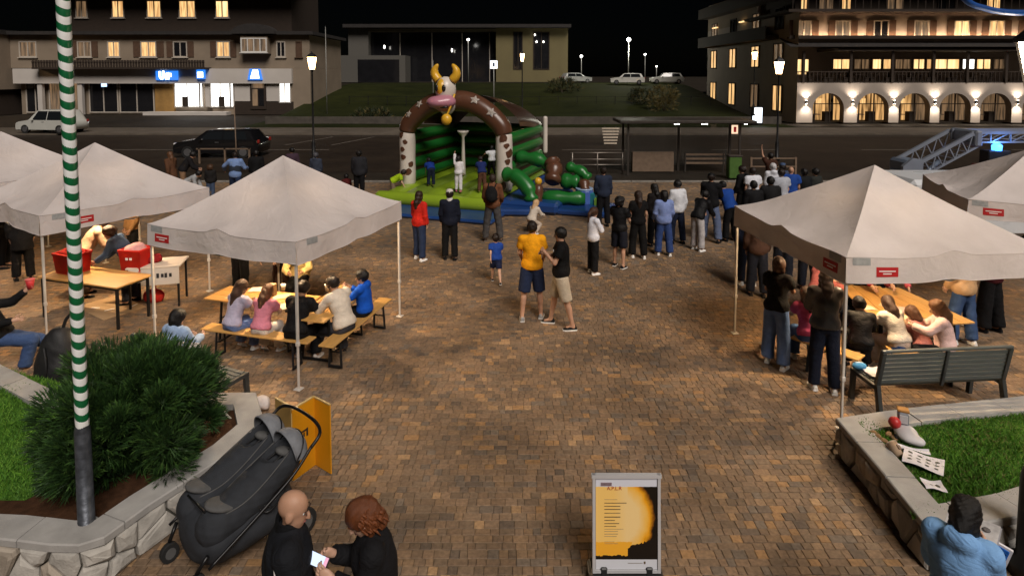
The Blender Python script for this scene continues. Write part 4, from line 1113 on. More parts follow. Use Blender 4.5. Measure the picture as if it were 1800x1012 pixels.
# ================================================================ materials of the houses
M_WALLW = mat('hotel_render', (.34, .29, .25), .9, .12, .6, .3, 14); M_WALLB = mat('beige_render', (.24, .19, .14), .9, .14, .5, .3, 14)
M_FASC = mat('shop_fascia', (.52, .48, .44), .8, .1, .4, .1, 14); M_WOOD = mat('dark_timber', (.03, .02, .014), .85, .3, 3, .3, 20, stretch=(1, 1, 5)); M_SHUT = mat('shutter_brown', (.09, .05, .03), .8, .2, 4, .2, 20)
M_FRAME = mat('window_frame', (.45, .4, .34), .7, .1, 4, .1); M_DARKG = mat('dark_glass', (.012, .012, .014), .08, .2, 1, 0, spec=.6); M_ROOF = mat('dark_roof', (.025, .022, .021), .85, .3, 3, .4, 20)
def glow(name, c, s): return mat(name, (.05, .05, .05), .5, 0, 1, 0, emit=c, estr=s)
def lit(name, c1, c2, s, sc=1.2):
    """lit room seen through a pane: uneven light on curtains and furniture"""
    if name in MATS: return MATS[name]
    m = glow(name, c1, s); nt = m.node_tree; b = nt.nodes['Principled BSDF']; geo = nt.nodes.new('ShaderNodeNewGeometry')
    n = nt.nodes.new('ShaderNodeTexNoise'); n.inputs['Scale'].default_value = sc; n.inputs['Detail'].default_value = 3
    mp = nt.nodes.new('ShaderNodeMapping'); mp.inputs['Scale'].default_value = (4.5, 4.5, .35); nt.links.new(geo.outputs['Position'], mp.inputs['Vector']); nt.links.new(mp.outputs[0], n.inputs['Vector'])
    r = nt.nodes.new('ShaderNodeValToRGB'); r.color_ramp.elements[0].position = .38; r.color_ramp.elements[1].position = .62; r.color_ramp.elements[0].color = (*c2, 1); r.color_ramp.elements[1].color = (*c1, 1)
    nt.links.new(n.outputs[0], r.inputs[0]); nt.links.new(r.outputs[0], b.inputs['Emission Color']); return m
L_WARM = lit('lit_room_warm', (1, .62, .25), (.55, .28, .10), .75, 1.5); L_BRIGHT = lit('lit_room_bright', (1, .72, .34), (.75, .42, .16), 1.0, 1.0); L_DIM = lit('lit_room_dim', (.34, .20, .10), (.07, .045, .025), .4, 1.2)
L_SHOP = lit('lit_shop', (1, .98, .95), (.62, .58, .52), 2.2, .8); L_BLUE = glow('blue_sign_glow', (.02, .16, .62), 1.0); L_WHITE = glow('white_sign_glow', (.8, .9, 1), 3.0); L_LANT = glow('lantern_glow', (1, .58, .24), 12); L_LANTN = glow('lantern_glow_near', (1, .76, .5), 42)
L_REST = lit('lit_restaurant', (1, .55, .2), (.10, .045, .012), .55, .9)
def box_between(x0, x1, y0, y1, z0, z1, name, m, parent, bev=0):
    return MB().box(((x0 + x1) / 2, (y0 + y1) / 2, (z0 + z1) / 2), (abs(x1 - x0), abs(y1 - y0), abs(z1 - z0)), bev=bev).build(name, m, parent)
def window(parent, x0, x1, z0, z1, y, glass, frame=M_FRAME, shutters=False, mull=1, fw=.09, sill=True):
    """facade looks to -y; the pane sits in a frame standing proud of the wall face y"""
    b_ = MB()
    b_.box(((x0 + x1) / 2, y - .03, z1), (x1 - x0 + fw, .1, fw)); b_.box(((x0 + x1) / 2, y - .03, z0), (x1 - x0 + fw, .1, fw))
    for x in (x0, x1): b_.box((x, y - .031, (z0 + z1) / 2), (fw, .1, z1 - z0 - fw))
    wo = b_.build('window', frame, parent)
    n = mull + 1
    for i in range(n):
        a = x0 + (x1 - x0) * i / n + fw / 2; c = x0 + (x1 - x0) * (i + 1) / n - fw / 2
        MB().box(((a + c) / 2, y - .012, (z0 + z1) / 2), (c - a, .01, z1 - z0 - fw)).build('pane', glass, wo)
    for i in range(1, n): MB().box((x0 + (x1 - x0) * i / n, y - .032, (z0 + z1) / 2), (fw * .8, .09, z1 - z0 - fw)).build('mullion', frame, wo)
    if sill: MB().box(((x0 + x1) / 2, y - .09, z0 - fw / 2 - .05), (x1 - x0 + .35, .22, .09)).build('sill', frame, wo)
    if shutters:
        w_ = (x1 - x0) * .5
        for s, x in ((-1, x0 - w_ / 2 - fw / 2), (1, x1 + w_ / 2 + fw / 2)):
            sb = MB().box((x, y - .05, (z0 + z1) / 2), (w_ - .03, .05, z1 - z0 + .1)); sh_ = sb.build('shutter', M_SHUT, wo)
    return wo
def zy(y, D): return at(900, y, D).z
def xx(x, D): return at(x, 130, D).x

# ================================================================ hotel with arcade (right)
D = 54.0; HX0 = xx(1402, D); HX1 = 58.0
hotel = thing('hotel', 'pale hotel with lit stone arcade and shuttered windows', 'building', (0, 0, 0))
z_ar = zy(146, D); arch_c = [xx(v, D) for v in (1458, 1537, 1610, 1682, 1754)]; pitch = (arch_c[-1] - arch_c[0]) / 4
arch_c += [arch_c[-1] + pitch * i for i in range(1, 4)]
b_ = MB(); ah = 1.42; zs, zt_ = 1.35, 2.75; z0_ = .08
xl = HX0
for k, cx in enumerate(arch_c):
    xr = cx + pitch / 2
    prof = [(cx - ah, z0_)] + [(cx - ah * math.cos(math.pi * i / 16), zs + (zt_ - zs) * math.sin(math.pi * i / 16)) for i in range(17)] + [(cx + ah, z0_)]
    for yy_, nrmflip in ((D, False),):
        b_.quad((xl, yy_, z0_), (cx - ah, yy_, z0_), (cx - ah, yy_, z_ar), (xl, yy_, z_ar)); b_.quad((cx + ah, yy_, z0_), (xr, yy_, z0_), (xr, yy_, z_ar), (cx + ah, yy_, z_ar))
        for i in range(1, 17): a, c = prof[i], prof[i + 1]; b_.quad((a[0], yy_, a[1]), (c[0], yy_, c[1]), (c[0], yy_, z_ar), (a[0], yy_, z_ar))
    for i in range(len(prof) - 1): a, c = prof[i], prof[i + 1]; b_.quad((a[0], D, a[1]), (a[0], D + .7, a[1]), (c[0], D + .7, c[1]), (c[0], D, c[1]))
    xl = xr
b_.build('arcade_wall', M_WALLW, hotel)
for k, cx in enumerate(arch_c[:6]):
    ib = MB().box((cx, D + 3.2, 1.5), (pitch - .05, .05, 2.9)); ai = ib.build('arcade_interior', L_REST if k in (0, 1, 2) else L_DIM, hotel)
    for dx in (-.85, .5): MB().bar((cx + dx, D + .75, .1), (cx + dx, D + .75, 2.7), .09, .09).build('door_frame', M_WOOD, ai)
    MB().bar((cx - 1.4, D + .75, 1.75), (cx + 1.4, D + .75, 1.75), .08, .08).build('transom', M_WOOD, ai)
    tb = MB().box((cx - .6, D + 1.4, .75), (.9, .7, .06)); tb.bar((cx - .6, D + 1.4, .1), (cx - .6, D + 1.4, .75), .1, .1); tb.build('table', M_WOOD, ai); MB().box((cx + .7, D + 1.6, .55), (.6, .6, .9)).build('counter', M_WOOD, ai)
    MB().box((cx + .55, D + 2.9, 1.9), (.9, .05, .5)).build('lit_shelf', L_WARM if k < 3 else L_DIM, ai)
box_between(HX0, HX1, D + .71, D + 8, -.05, .09, 'arcade_floor', M_ASPH, hotel)
box_between(HX0, HX1, D + .71, D + 8, z_ar - .3, z_ar - .02, 'terrace_slab', M_WALLW, hotel)
# terrace storey
Dt = D + 3.4; zt0, zt1 = z_ar, zy(84, Dt)
box_between(HX0, HX1, Dt, Dt + .3, zt0, zt1 + .5, 'terrace_wall', M_WALLW, hotel)
box_between(HX0 + 3.4, HX1, D - .4, Dt + .1, zy(90, D), zy(90, D) + .25, 'terrace_beam', M_WOOD, hotel)
rf = MB(); ztr = zy(75, D + 2); rf.add([(HX0 - 1, D - .7, zy(89, D) + .3), (HX1, D - .7, zy(89, D) + .3), (HX1, Dt + .2, ztr + .5), (HX0 - .2, Dt + .2, ztr + .5)], [(0, 1, 2, 3)]); rf.build('terrace_roof', M_ROOF, hotel)
for x in (1412, 1495, 1568, 1640, 1700, 1768): bx_ = xx(x, D); box_between(bx_ - .1, bx_ + .1, D - .1, D + .1, z_ar, zy(90, D), 'terrace_post', M_WOOD, hotel)
for (xa, xb, g_) in ((1396, 1421, L_BRIGHT), (1463, 1494, L_BRIGHT), (1500, 1527, L_DIM), (1532, 1548, L_BRIGHT), (1551, 1566, L_WARM), (1572, 1600, L_DIM), (1604, 1624, L_BRIGHT), (1627, 1636, L_WARM), (1642, 1685, L_BRIGHT), (1690, 1712, L_SHOP), (1715, 1740, L_BRIGHT), (1745, 1765, L_DIM)):
    window(hotel, xx(xa, Dt), xx(xb, Dt), zy(132 if xb < 1430 else 122, Dt), zy(104, Dt), Dt, g_, M_FRAME, False, 1 if xb - xa > 18 else 0, .1, False)
rl = MB(); zr = z_ar + 1.0
rl.bar((HX0, D + .1, zr), (HX1, D + .1, zr), .06, .08); rl.bar((HX0, D + .1, z_ar + .1), (HX1, D + .1, z_ar + .1), .05, .05)
ro = rl.build('balustrade', M_WOOD, hotel); bal = None
for i in range(int((HX1 - HX0) / .35)):
    x = HX0 + .1 + i * .35
    if bal is None: o = MB().box((0, 0, 0), (.05, .03, .9)).build('baluster', M_WOOD, ro); bal = o.data
    else: o = link('baluster', bal, ro)
    o.location = (x, D + .1, z_ar + .55)
for i in range(9):
    x = xx(1450, D) + i * 1.9; tb = MB().box((x, D + 1.3, z_ar + .75), (.9, .8, .05)); tb.bar((x, D + 1.3, z_ar), (x, D + 1.3, z_ar + .74), .08, .08)
    for s in (-1, 1): tb.box((x + s * .7, D + 1.3, z_ar + .45), (.42, .42, .05)); tb.box((x + s * .9, D + 1.3, z_ar + .75), (.04, .42, .55)); tb.bar((x + s * .7, D + 1.3, z_ar), (x + s * .7, D + 1.3, z_ar + .44), .3, .3)
    tb.build('terrace_seating', M_WOOD, hotel)
# second storey with shutters
D2 = D + 1.2; za_, zb_ = zy(66, D2), zy(33, D2)
box_between(HX0, HX1, D2, D2 + 9, zy(80, D2), zy(24, D2), 'upper_wall', M_WALLW, hotel)
box_between(HX0 - .5, HX1, D2 - .5, D2 - .01, zy(69, D2), zy(66, D2), 'string_course', M_WOOD, hotel)
for k, x in enumerate((1411, 1479, 1546, 1617, 1687, 1748, 1812)):
    g_ = (L_DIM, L_DIM, M_DARKG, L_DIM, L_BRIGHT, L_WARM, L_WARM)[k]
    window(hotel, xx(x - 13, D2), xx(x + 12, D2), zy(64, D2), zy(37, D2), D2, g_, M_FRAME, True, 1, .1)
box_between(HX0 - 1, HX1, D2 - 1.3, D2 + 9, zy(24, D2) + .01, zy(19, D2), 'balcony_slab', M_WOOD, hotel)
box_between(HX0 + .4, HX1, D2 + .5, D2 + 9, zy(19, D2) + .01, zy(-40, D2), 'top_wall', M_WOOD, hotel)
for k, (xa, xb) in enumerate(((1408, 1420), (1440, 1466), (1480, 1497), (1560, 1590), (1650, 1680), (1735, 1760))):
    window(hotel, xx(xa, D2), xx(xb, D2), zy(16, D2), zy(-12, D2), D2 + .5, (L_WARM, L_DIM, L_WARM, L_DIM, M_DARKG, L_WARM)[k], M_WOOD, False, 1, .1, False)
for i in range(30):
    o = link('baluster', bal, hotel); o.location = (HX0 - .6 + i * .7, D2 - 1.2, zy(19, D2) + .46)
box_between(HX0 - .8, HX1, D2 - 1.24, D2 - 1.16, zy(19, D2) + .93, zy(19, D2) + 1.0, 'balcony_rail', M_WOOD, hotel)
rf = MB(); zr = zy(-40, D2); rf.add([(HX0 - 2.2, D2 - 2.4, zr), (HX1, D2 - 2.4, zr), (HX1, D2 + 5, zr + 4), (HX0 + 4, D2 + 5, zr + 4)], [(0, 1, 2, 3), (3, 2, 1, 0)]); rf.build('roof', M_ROOF, hotel)
MB().box(((HX0 + HX1) / 2, D2 - .47, zy(66, D2) + .07), (HX1 - HX0 + .9, .05, .135)).build('cove_lip', M_WOOD, hotel); MB().box(((HX0 + HX1) / 2, D2 - .36, zy(66, D2) + .035), (HX1 - HX0 - .6, .06, .04)).build('cove_light', glow('cove_glow', (1, .62, .34), 42), hotel)
# side wall, running away from the camera
SX = HX0; Ys0, Ys1 = D + .01, D + 25
box_between(SX, SX + 6, D + 9.3, Ys1, 0, zy(-40, D2), 'side_wing', M_WALLB, hotel)
box_between(SX, SX + 6, D + .72, D + 9.29, z_ar - .3, zy(-40, D2) - 4, 'side_wall', M_WALLB, hotel) if False else None
sb = MB(); sb.quad((SX - .004, Ys1, 0), (SX - .004, Ys0, 0), (SX - .004, Ys0, zy(24, D2)), (SX - .004, Ys1, zy(24, D2))); sb.build('side_wall', M_WALLW, hotel)
def side_window(y0, y1, z0, z1, g_):
    b_ = MB(); x = SX - .03
    b_.box((x, (y0 + y1) / 2, z1), (.12, y1 - y0 + .12, .12)); b_.box((x, (y0 + y1) / 2, z0), (.12, y1 - y0 + .12, .12)); b_.box((x, y0, (z0 + z1) / 2), (.118, .12, z1 - z0)); b_.box((x, y1, (z0 + z1) / 2), (.118, .12, z1 - z0)); b_.box((x - .002, (y0 + y1) / 2, (z0 + z1) / 2), (.118, .12, z1 - z0 - .12))
    wo = b_.build('window', M_WOOD, hotel)
    for (a, c) in ((y0 + .06, (y0 + y1) / 2 - .06), ((y0 + y1) / 2 + .06, y1 - .06)): MB().box((SX - .012, (a + c) / 2, (z0 + z1) / 2), (.01, c - a, z1 - z0 - .12)).build('pane', g_, wo)
for k, yv in enumerate((57.0, 62.5, 69, 75.5)):
    side_window(yv, yv + 2.0, .9, 3.4, L_WARM if k != 1 else L_DIM); side_window(yv, yv + 2.0, 5.2, 7.4, L_WARM if k else L_DIM); side_window(yv, yv + 1.8, 8.8, 10.8, L_DIM if k % 2 else M_DARKG)
for zz in (8.2, 11.9): 
    box_between(SX - 1.3, SX - .01, D + 4, Ys1, zz - .35, zz, 'side_balcony', M_WOOD, hotel)
    box_between(SX - 1.3, SX - 1.24, D + 4, Ys1, zz, zz + .9, 'balcony_front', M_WOOD, hotel)
    for yv in (D + 12, D + 21): box_between(SX - .3, SX - .05, yv, yv + 1.6, zz + 2.0, zz + 2.12, 'balcony_light', L_BRIGHT, hotel)
# wall lamps between the arches: up and down light
M_SCON = mat('sconce_metal', (.05, .05, .05), .4, .1, 5, 0, metal=.5)
for k, x in enumerate((1418, 1500, 1573, 1645, 1717, 1790)):
    X_ = xx(x, D); t = thing('wall_lamp', 'wall lamp throwing light up and down a pier of the hotel arcade', 'wall lamp', (X_, D - .12, 1.95), 0, 'wall lamps on the arcade piers')
    MB().lathe([(.07, -.14), (.07, .14)], n=12).build('lamp_body', M_SCON, t); MB().box((0, .07, 0), (.08, .1, .08)).build('bracket', M_SCON, t)
    for s in (-1, 1):
        MB().lathe([(.055, s * .15 - .005), (.055, s * .15 + .005)], n=12).build('lamp_lens', glow('sconce_glow', (1, .86, .68), 30), t)
        lamp('wall_light', 'SPOT', (0, -.13, s * .2), 200, (1, .86, .70), t, .05, R(118), (0, 0, 0) if s < 0 else (R(180), 0, 0), .9)

# ================================================================ shop building (left)
D = 66.0; SX0, SX1 = xx(20, D), xx(545, D)
shop = thing('shop_building', 'long shop building with white fascia and dark timber balcony', 'building', (0, 0, 0))
Z = lambda y: zy(y, D); X = lambda x: xx(x, D)
box_between(SX0, SX1, D, D + 12, Z(120), Z(62), 'upper_wall', M_WALLB, shop)
box_between(X(372), SX1 + .01, D + .01, D + 12, 0, Z(120) - .01, 'ground_wall', M_WALLB, shop)
box_between(X(28), X(515), D - .45, D - .01, Z(147), Z(121), 'fascia', M_FASC, shop)
box_between(X(28), X(372), D + .6, D + .9, 0, Z(146), 'shop_back', M_WALLB, shop)
box_between(SX0 - .5, SX1 + .6, D - .7, D + 12.5, Z(62) + .01, Z(56), 'eaves', M_ROOF, shop)
box_between(X(100), X(500), D + 2.5, D + 12, Z(56) + .01, Z(-25), 'attic_wall', M_WOOD, shop)
rf = MB(); rf.add([(X(60), D - .2, Z(-20)), (X(530), D - .2, Z(-20)), (X(500), D + 8, Z(-60)), (X(100), D + 8, Z(-60))], [(0, 1, 2, 3), (3, 2, 1, 0)]); rf.build('roof', M_ROOF, shop)
for k, (xa, xb, g_) in enumerate(((139, 158, L_DIM), (202, 222, L_WARM), (263, 287, L_WARM), (319, 347, L_WARM), (383, 405, L_BRIGHT))):
    window(shop, xx(xa, D + 2.5), xx(xb, D + 2.5), zy(31, D + 2.5), zy(2, D + 2.5), D + 2.5, g_, M_FRAME, False, 1, .12)
for k, (xa, xb, g_, sh_) in enumerate(((37, 66, L_DIM, False), (139, 162, L_DIM, True), (192, 212, L_WARM, False), (250, 276, L_WARM, True), (307, 330, M_DARKG, True), (383, 405, L_WARM, True), (488, 502, M_DARKG, False), (522, 531, M_SHUT, False))):
    window(shop, X(xa), X(xb), Z(100), Z(74), D, g_, M_FRAME if g_ is not M_SHUT else M_SHUT, sh_, 1 if g_ is not M_SHUT else 0, .12)
# bay window
by = MB().box(((X(431) + X(478)) / 2, D - .5, (Z(95) + Z(66)) / 2), (X(478) - X(431), .98, Z(66) - Z(95))); bay = by.build('bay', M_WALLB, shop)
window(bay, X(433), X(476), Z(92), Z(69), D - 1.0, L_DIM, mat('white_frame', (.62, .6, .57), .6, .05, 4, .1), False, 3, .13)
b_ = MB(); n = 12; cx = (X(454)); rw_ = X(492) - X(454)
for i in range(n): 
    a0, a1 = math.pi * i / n, math.pi * (i + 1) / n
    b_.quad((cx - rw_ * math.cos(a0), D - 1.3, Z(61) + 1.1 * math.sin(a0)), (cx - rw_ * math.cos(a1), D - 1.3, Z(61) + 1.1 * math.sin(a1)), (cx - rw_ * math.cos(a1), D, Z(61) + 1.1 * math.sin(a1)), (cx - rw_ * math.cos(a0), D, Z(61) + 1.1 * math.sin(a0)))
    b_.add([(cx - rw_ * math.cos(a0), D - 1.3, Z(61) + 1.1 * math.sin(a0)), (cx - rw_ * math.cos(a1), D - 1.3, Z(61) + 1.1 * math.sin(a1)), (cx, D - 1.3, Z(61))], [(0, 2, 1)])
b_.build('bay_roof', M_ROOF, bay)
# timber balcony
box_between(X(75), X(372), D - 1.5, D - .01, Z(122), Z(119), 'balcony_floor', M_WOOD, shop)
bk = MB().box(((X(75) + X(372)) / 2, D - 1.48, Z(110)), (X(372) - X(75), .08, .1)).build('balcony_rail', M_WOOD, shop)
bm = None
for i in range(62):
    if bm is None: o = MB().box((0, 0, 0), (.24, .04, .95)).build('board', M_WOOD, bk); bm = o.data
    else: o = link('board', bm, bk)
    o.location = (X(75) + .15 + i * (X(372) - X(75) - .3) / 61, D - 1.45, (Z(119) + Z(110)) / 2 + .02)
# shop fronts
for (xa, xb, g_) in ((38, 70, M_DARKG), (79, 137, L_DIM), (150, 200, M_DARKG), (204, 264, M_DARKG), (307, 350, L_SHOP), (351, 356, L_SHOP), (370, 404, L_SHOP), (405, 410, L_SHOP), (491, 510, L_SHOP)):
    y_ = D - .05 if xa > 300 else D + .55
    window(shop, X(xa), X(xb), Z(188 if xa > 300 else 198) if xa < 480 else Z(180), Z(143) if xa < 480 else Z(138), y_, g_, M_FRAME if xa < 300 else mat('white_frame', (.6, .6, .58)), False, 0 if xb - xa < 10 else 1, .12, False)
box_between(X(268), X(302), D + .3, D + .55, 0, Z(146), 'ochre_panel', mat('ochre_render', (.30, .17, .05), .8, .2, 2, .1), shop)
for x in (72, 142): box_between(X(x) - .25, X(x) + .25, D - .3, D + .1, 0, Z(147), 'shop_pillar', M_FASC, shop)
box_between(X(360), X(368), D - .06, D - .012, Z(188), Z(142), 'pier', M_FASC, shop)
box_between(X(412), X(490), D - .08, D - .013, Z(178), Z(147) + .02, 'white_panel', M_FASC, shop)
dr = box_between(X(440), X(468), D - .2, D - .085, Z(192), Z(141), 'door', M_WOOD, shop); 
box_between(X(444), X(453), D - .23, D - .205, Z(186), Z(157), 'door_pane', L_DIM, dr); box_between(X(455), X(464), D - .23, D - .205, Z(186), Z(157), 'door_pane', M_DARKG, dr); box_between(X(443), X(465), D - .23, D - .205, Z(155), Z(144), 'fanlight', L_DIM, dr)
box_between(X(260), X(405), D - 1.2, D - .05, -.02, .35, 'step', M_FASC, shop)
box_between(X(412), X(515), D - .1, D - .014, 0, Z(179), 'plinth', M_WOOD, shop)
for (xa, xb, s_) in ((318, 346, 1), (382, 402, 1)):   # people and goods seen against the lit windows
    box_between(X(xa + 4), X(xa + 14), D - .4, D - .3, Z(187), Z(170), 'window_display', M_WOOD, shop)
# illuminated signs
sg = thing('shop_sign', 'blue illuminated shop sign with white strokes on the fascia', 'sign', (X(299), D - .6, Z(133)))
MB().box((0, 0, 0), (X(318) - X(280), .2, Z(126) - Z(142)), bev=.03).build('sign_panel', L_BLUE, sg)
b_ = MB(); w1 = (X(300) - X(299))
b_.tube([(-w1 * 11, -.13, .45), (-w1 * 11, -.13, -.15), (-w1 * 9, -.13, -.35), (-w1 * 6, -.13, -.35)], .11, 6); b_.tube([(-w1 * 5, -.13, .5), (-w1 * 5, -.13, -.3)], .1, 6); b_.tube([(w1 * 0, -.13, -.45), (w1 * 0, -.13, .2), (w1 * 3, -.13, .3), (w1 * 3, -.13, -.45)], .11, 6); b_.tube([(w1 * 7, -.13, .25), (w1 * 7, -.13, -.15)], .11, 6)
b_.build('sign_strokes', L_WHITE, sg)
sg = thing('hanging_sign', 'small square blue and white lit sign on the fascia', 'sign', (X(359), D - .7, Z(131))); MB().box((0, 0, 0), (.9, .3, 1.0), bev=.05).build('sign_box', L_BLUE, sg); MB().box((0, -.17, -.05), (.62, .03, .6), bev=.01).build('sign_face', L_WHITE, sg)
sg = thing('lamp_sign', 'lit bell shaped blue and white sign above the shop door', 'sign', (X(452), D - .5, Z(131))); b_ = MB(); b_.prism([(-.8, -.6), (.8, -.6), (.55, .6), (-.55, .6)], -.12, .12, axis='y'); b_.build('sign_box', L_BLUE, sg); b_ = MB(); b_.prism([(-.5, -.45), (.5, -.45), (.35, .5), (-.2, .5)], -.15, -.125, axis='y'); b_.build('sign_face', L_WHITE, sg)
sg = thing('screen_sign', 'small lit blue screen hanging in the dark shop window', 'sign', (X(181), D + .3, Z(150))); MB().box((0, 0, 0), (.95, .1, .55), bev=.02).build('screen_case', M_WOOD, sg); MB().box((-.1, -.06, 0), (.6, .02, .36)).build('screen_face', glow('screen_blue', (.35, .5, 1), 2), sg)
# neighbour wall at the far left with a wall lamp
nb = thing('neighbour_house', 'warm lit plain house wall beside the shop building', 'building', (0, 0, 0))
box_between(X(-160), X(20) - .02, D - 2, D + 10, Z(157), Z(62), 'wall', M_WALLB, nb); box_between(X(-160), X(13), D - 1.6, D + 10, 0, Z(157) - .01, 'ground_storey', M_WOOD, nb); box_between(X(-170), X(24), D - 2.8, D + 10, Z(62) + .01, Z(54), 'roof', M_ROOF, nb)
wl = thing('facade_lamp', 'warm lamp on the plain house wall', 'wall lamp', (X(-6), D - 2.3, Z(92))); MB().lathe([(.1, -.2), (.16, .1), (.05, .2)], n=10).build('lamp_glass', glow('facade_glow', (1, .6, .25), 12), wl); MB().box((0, .2, 0), (.1, .3, .1)).build('bracket', M_SCON, wl)
lamp('facade_light', 'POINT', (0, -.35, 0), 170, (1, .6, .28), wl, .1)

# ================================================================ modern building behind the bank
D = 100.0; Z = lambda y: zy(y, D); X = lambda x: xx(x, D)
mod = thing('modern_building', 'flat roofed modern building behind the grass bank', 'building', (0, 0, 0))
M_MODW = mat('olive_render', (.15, .125, .06), .9, .1, .4, .2); z00 = 3.0
box_between(X(872), X(998), D, D + 12, z00, Z(50), 'right_wall', M_MODW, mod); box_between(X(613), X(648), D, D + 12, z00, Z(50), 'left_wall', mat('grey_render', (.09, .085, .075)), mod)
box_between(X(648) + .01, X(872) - .01, D + 2, D + 12, z00, Z(56), 'glass_front', M_DARKG, mod)
box_between(X(608), X(1002), D - 1.5, D + 12.5, Z(50) + .01, Z(44), 'roof_slab', M_ROOF, mod); box_between(X(648), X(872), D - .2, D + 1.9, Z(56), Z(51), 'fascia', mat('olive_dark', (.1, .085, .05)), mod)
box_between(X(600), X(720), D - 4, D + 1, z00, Z(99), 'low_wing', mat('grey_render', (.09, .085, .075)), mod); box_between(X(640), X(710), D - 4.06, D - 4.01, z00, Z(106), 'garage', M_DARKG, mod)
for (xa, xb) in ((903, 918), (938, 965)): window(mod, X(xa), X(xb), Z(122), Z(57), D, M_DARKG, M_WOOD, False, 1, .15, False)
for x in (700, 757, 811, 860): box_between(X(x) - .06, X(x) + .06, D + 1.9, D + 1.98, z00, Z(57), 'facade_mullion', M_FRAME, mod)
for (x, y) in ((677, 83), (795, 89), (940, 62), (943, 74), (955, 74)): MB().ball((X(x), D - .3, Z(y)), (.12, .1, .3 if x < 900 else .16), 8, 6).build('window_light', glow('cold_glow', (1, .95, .85), 6), mod)

# ================================================================ street lamps
M_POST = mat('lamp_post_black', (.015, .015, .016), .45, .2, 8, .1, metal=.3)
def lantern(label, pos, glass, hgt=4.05, group='lantern street lamps'):
    t = thing('street_lamp', label, 'street lamp', pos, 0, group)
    MB().lathe([(.16, 0), (.16, .12), (.10, .18), (.095, .9), (.07, 1.0), (.05, 1.05), (.042, hgt - .12), (.06, hgt - .08), (.06, hgt)], n=14).build('post', M_POST, t)
    b_ = MB(); s = .105; s2 = .19; z0, z1 = hgt + .02, hgt + .66
    for (sx, sy) in ((-1, -1), (1, -1), (1, 1), (-1, 1)): b_.bar((sx * s, sy * s, z0), (sx * s2, sy * s2, z1), .022, .022)
    b_.box((0, 0, z0), (.24, .24, .03)); b_.box((0, 0, z1 + .012), (.42, .42, .03))
    lf = b_.build('lantern_frame', M_POST, t)
    MB().lathe([(.30, 0), (.18, .12), (.06, .19), (.03, .26), (.01, .27)], (0, 0, z1 + .03), 4, sq=True, sm=False).build('lantern_cap', M_POST, lf)
    for k in range(4):
        a = k * math.pi / 2; c_, s_ = math.cos(a), math.sin(a); rot = lambda x, y, z: (x * c_ - y * s_, x * s_ + y * c_, z)
        b_ = MB(); e0, e1 = s - .012, s2 - .012
        b_.quad(rot(-e0, -s, z0 + .016), rot(e0, -s, z0 + .016), rot(e1, -s2, z1 - .004), rot(-e1, -s2, z1 - .004)); b_.build('pane', glass, lf)
    return t
def lamp_at(label, x, ytop, yb, Y, glass, **k):
    p = at(x, ytop, Y); h_ = p.z - .66; lantern(label, (p.x, Y, max(0, h_ - 4.75) if h_ > 4.75 else 0), glass, min(h_, 4.75), **k)
lamp_at('lit lantern street lamp beside the shop building', 548, 101, 0, 31, L_LANT)
lamp_at('lit lantern street lamp behind the bouncy castle', 918, 95, 0, 49, L_LANT)
lamp_at('lit lantern street lamp before the hotel arcade', 1370, 109, 0, 31, L_LANT)
lamp_at('small lit lantern street lamp by the white information screen', 1327, 92, 0, 51, L_LANT)
lantern('large bright lantern lamp on a black post beside the right lawn', (4.655, 5.12, 0), L_LANTN, 4.12)
# plain mast lights on the car park
for (x, yt, Yv, s, lab) in ((1105, 70, 88, .32, 'tall mast lamp behind the parked cars'), (1022, 99, 96, .2, 'small mast lamp near the modern building'), (1134, 96, 110, .18, 'thin mast lamp at the edge of the car park'), (823, 70, 92, .2, 'mast lamp before the modern building'), (1154, 117, 112, .12, 'tiny low mast lamp past the cars')):
    p = at(x, yt, Yv); t = thing('mast_lamp', lab, 'street lamp', (p.x, Yv, hz(Yv) - .1)); hh_ = p.z - hz(Yv) + .1
    MB().lathe([(.09, 0), (.06, hh_ - .1)], n=8).build('mast', mat('mast_grey', (.3, .3, .28), .5, .1, 4, 0, metal=.3), t); MB().ball((0, 0, hh_), (s, s, s * .8), 10, 6).build('lamp_head', glow('cold_lamp', (1, .97, .9), 14), t)
lamp('car_park_light', 'POINT', (at(1105, 75, 88).x + .5, 87.5, at(1105, 75, 88).z - .6), 900, (1, .97, .8), None, .3)
# white information screen near the hotel, square sign on a post
p = gp(1328, 196); p = at(1328, 180, 52); t = thing('information_screen', 'glowing white information screen at the foot of the lamp', 'sign', (p.x, 51.6, .08)); MB().box((0, 0, .8), (.95, .16, 1.6), bev=.02).build('screen_case', M_POST, t); MB().box((0, -.09, .85), (.78, .02, 1.3)).build('screen_face', L_WHITE, t)
Ys = 60; p = at(868, 114, Ys); t = thing('post_sign', 'small white square sign with a dark mark on a thin post', 'sign', (p.x, Ys, hz(Ys) - .1)); hh_ = p.z - hz(Ys) + .1
MB().lathe([(.05, 0), (.04, hh_ + .3)], n=8).build('post', mat('mast_grey', (.3, .3, .28)), t); MB().box((0, -.06, hh_), (.72, .05, .8), bev=.02).build('sign_plate', glow('sign_white', (.8, .85, 1), 1.6), t); MB().box((0, -.09, hh_), (.2, .012, .42)).build('sign_mark', M_POST, t)
for (x, y0, Yv) in ((572, 47, 60), (761, 106, 70)):
    p = at(x, y0, Yv); t = thing('flag_pole', 'thin bare pole standing against the dark sky' if x < 600 else 'short thin pole on the grass bank', 'pole', (p.x, Yv, 0)); MB().lathe([(.05, 0), (.03, p.z)], n=6).build('shaft', mat('mast_grey', (.3, .3, .28)), t); MB().ball((0, 0, p.z), .06, 6, 5).build('finial', M_POST, t)
